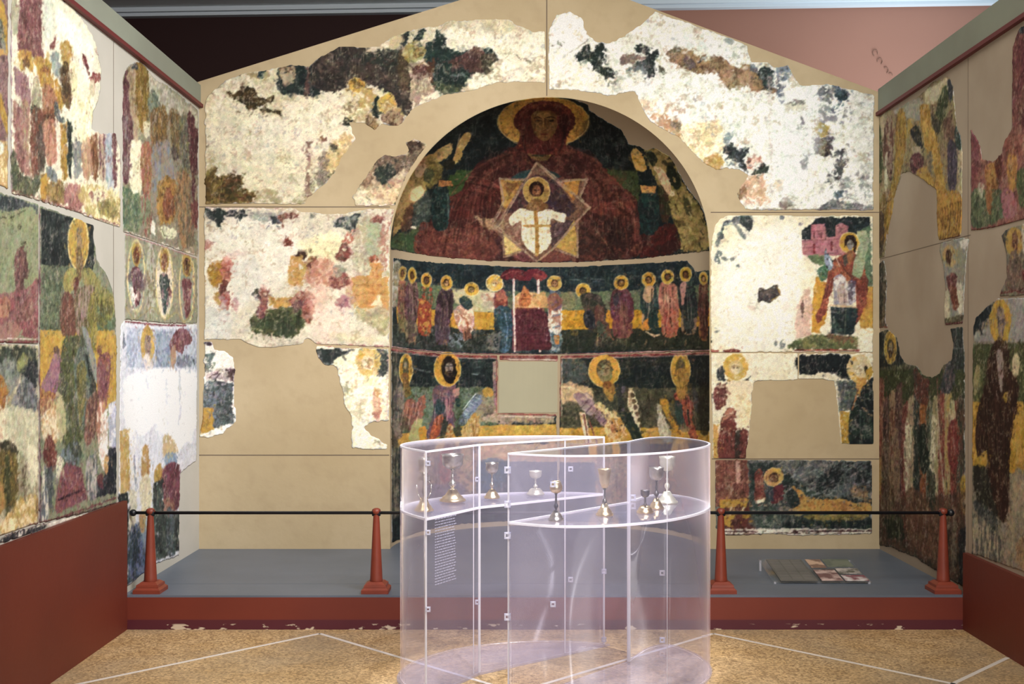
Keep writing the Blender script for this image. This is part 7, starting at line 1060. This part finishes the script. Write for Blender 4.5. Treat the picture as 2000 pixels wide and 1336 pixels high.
chalice(1282, 5.60, .205, .036, .036, 'silver chalice with straight cup just behind the shortest goblet', M_SIL, M_DRK, M_GLD, 'bowl')
chalice(1303, 5.82, .240, .040, .054, 'tallest pale gilt chalice at the right rear of the right case', M_PALE, M_PALE, M_PALE, 'bowl')
# ---------------------------------------------------------------- information board on the platform
bd = empty('information_board', (1.88, 6.92, ZP), 'low tilted clear board with grey text field and small colour pictures on the platform', 'sign')
def bp_(a, c, o=0.): return (1.585 + a * .605, 6.925 + c * .465, ZP + .012 + c * .062 + o)
def bquad(nm, a0, a1, c0, c1, m, o=.004, skew=0.):
    bm = bmesh.new(); A = [bm.verts.new(bp_(a, c, o)) for a, c in ((a0, c0), (a1, c0), (a1 + skew, c1), (a0 + skew, c1))]; B_ = [bm.verts.new(bp_(a, c, o - .0015)) for a, c in ((a0, c0), (a1, c0), (a1 + skew, c1), (a0 + skew, c1))]
    bm.faces.new(A); bm.faces.new(B_[::-1])
    for i in range(4): bm.faces.new((A[i], B_[i], B_[(i + 1) % 4], A[(i + 1) % 4]))
    return obj(nm, bm, m, bd)
bquad('acrylic_sheet', 0, 1, 0, 1, acrylic('board_acrylic', (.96, .97, .98), .06, (.7, .75, .78)), .0)
bquad('text_field', .08, .46, .04, .95, mat('grey_text_field', (.13, .125, .12), .5, c2=(.10, .10, .095), scale=14), .004)
bm = bmesh.new()
for k in range(16):
    for s in (0, 1, 2):
        a0 = .10 + s * .118; c0 = .10 + k * .052; A = [bm.verts.new(bp_(a, c, .0048)) for a, c in ((a0, c0), (a0 + .10, c0), (a0 + .10, c0 + .016), (a0, c0 + .016))]; bm.faces.new(A)
r_ = bmesh.ops.extrude_face_region(bm, geom=list(bm.faces)); bmesh.ops.translate(bm, verts=[g for g in r_['geom'] if isinstance(g, bmesh.types.BMVert)], vec=(0, 0, .0006))
obj('text_lines', bm, mat('faint_print', (.22, .21, .20), .5), bd)
pics = [(.50, .66, .58, .95, (.55, .38, .28), (.20, .12, .09)), (.68, .96, .62, .96, (.10, .12, .10), (.16, .18, .14)), (.50, .72, .05, .50, (.60, .45, .42), (.16, .08, .08)), (.74, .97, .33, .56, (.55, .50, .48), (.12, .12, .10)), (.74, .98, .04, .28, (.20, .07, .09), (.65, .62, .62))]
for a0, a1, c0, c1, k1, k2 in pics:
    q = bquad('picture', a0, a1, c0, c1, mat('printed_picture', k1, .5, c2=k2, scale=13, lo=.42, hi=.56), .005)
for a in (.02, .98):
    bm = bmesh.new(); x_, y_, z_ = bp_(a, .95, -.003); box(bm, x_ - .006, x_ + .006, y_ - .006, y_ + .006, ZP, z_); obj('leg', bm, M_CLIP, bd)
    bm = bmesh.new(); x_, y_, z_ = bp_(a, .05, -.003); box(bm, x_ - .006, x_ + .006, y_ - .006, y_ + .006, ZP, z_); obj('leg', bm, M_CLIP, bd)
# ---------------------------------------------------------------- curls on the rear hall wall
def yw(x): return 10.75 + (10.2 - 10.75) * (x + 5.6) / 11.2
ch = empty('wall_curl_chain', ((1725 - VPX) / F_PX * 10.27, yw(3.3) - .01, EYE + 570 / F_PX * 10.2), 'short run of small brown curls hanging on the salmon wall above the right corner', 'chain')
for u, v_, a0, a1 in ((1712, 103.5, -20, 250), (1721, 120, -60, 190), (1732.5, 137.5, -70, 130), (1741, 149, 20, 120)):
    bm = bmesh.new(); X_ = (u - VPX) / F_PX * 10.27; Y_ = yw(X_) - .006; Z_ = EYE - (v_ - VPY) / F_PX * Y_
    P_ = [(X_ + .023 * math.cos(t), Y_, Z_ + .027 * math.sin(t)) for t in np.linspace(math.radians(a0), math.radians(a1), 14)]
    for a, c in zip(P_, P_[1:]): tube(bm, a, c, .004, 6)
    obj('curl', bm, bpy.data.materials.get('brown_wire') or mat('brown_wire', (.26, .13, .09), .7), ch, True)
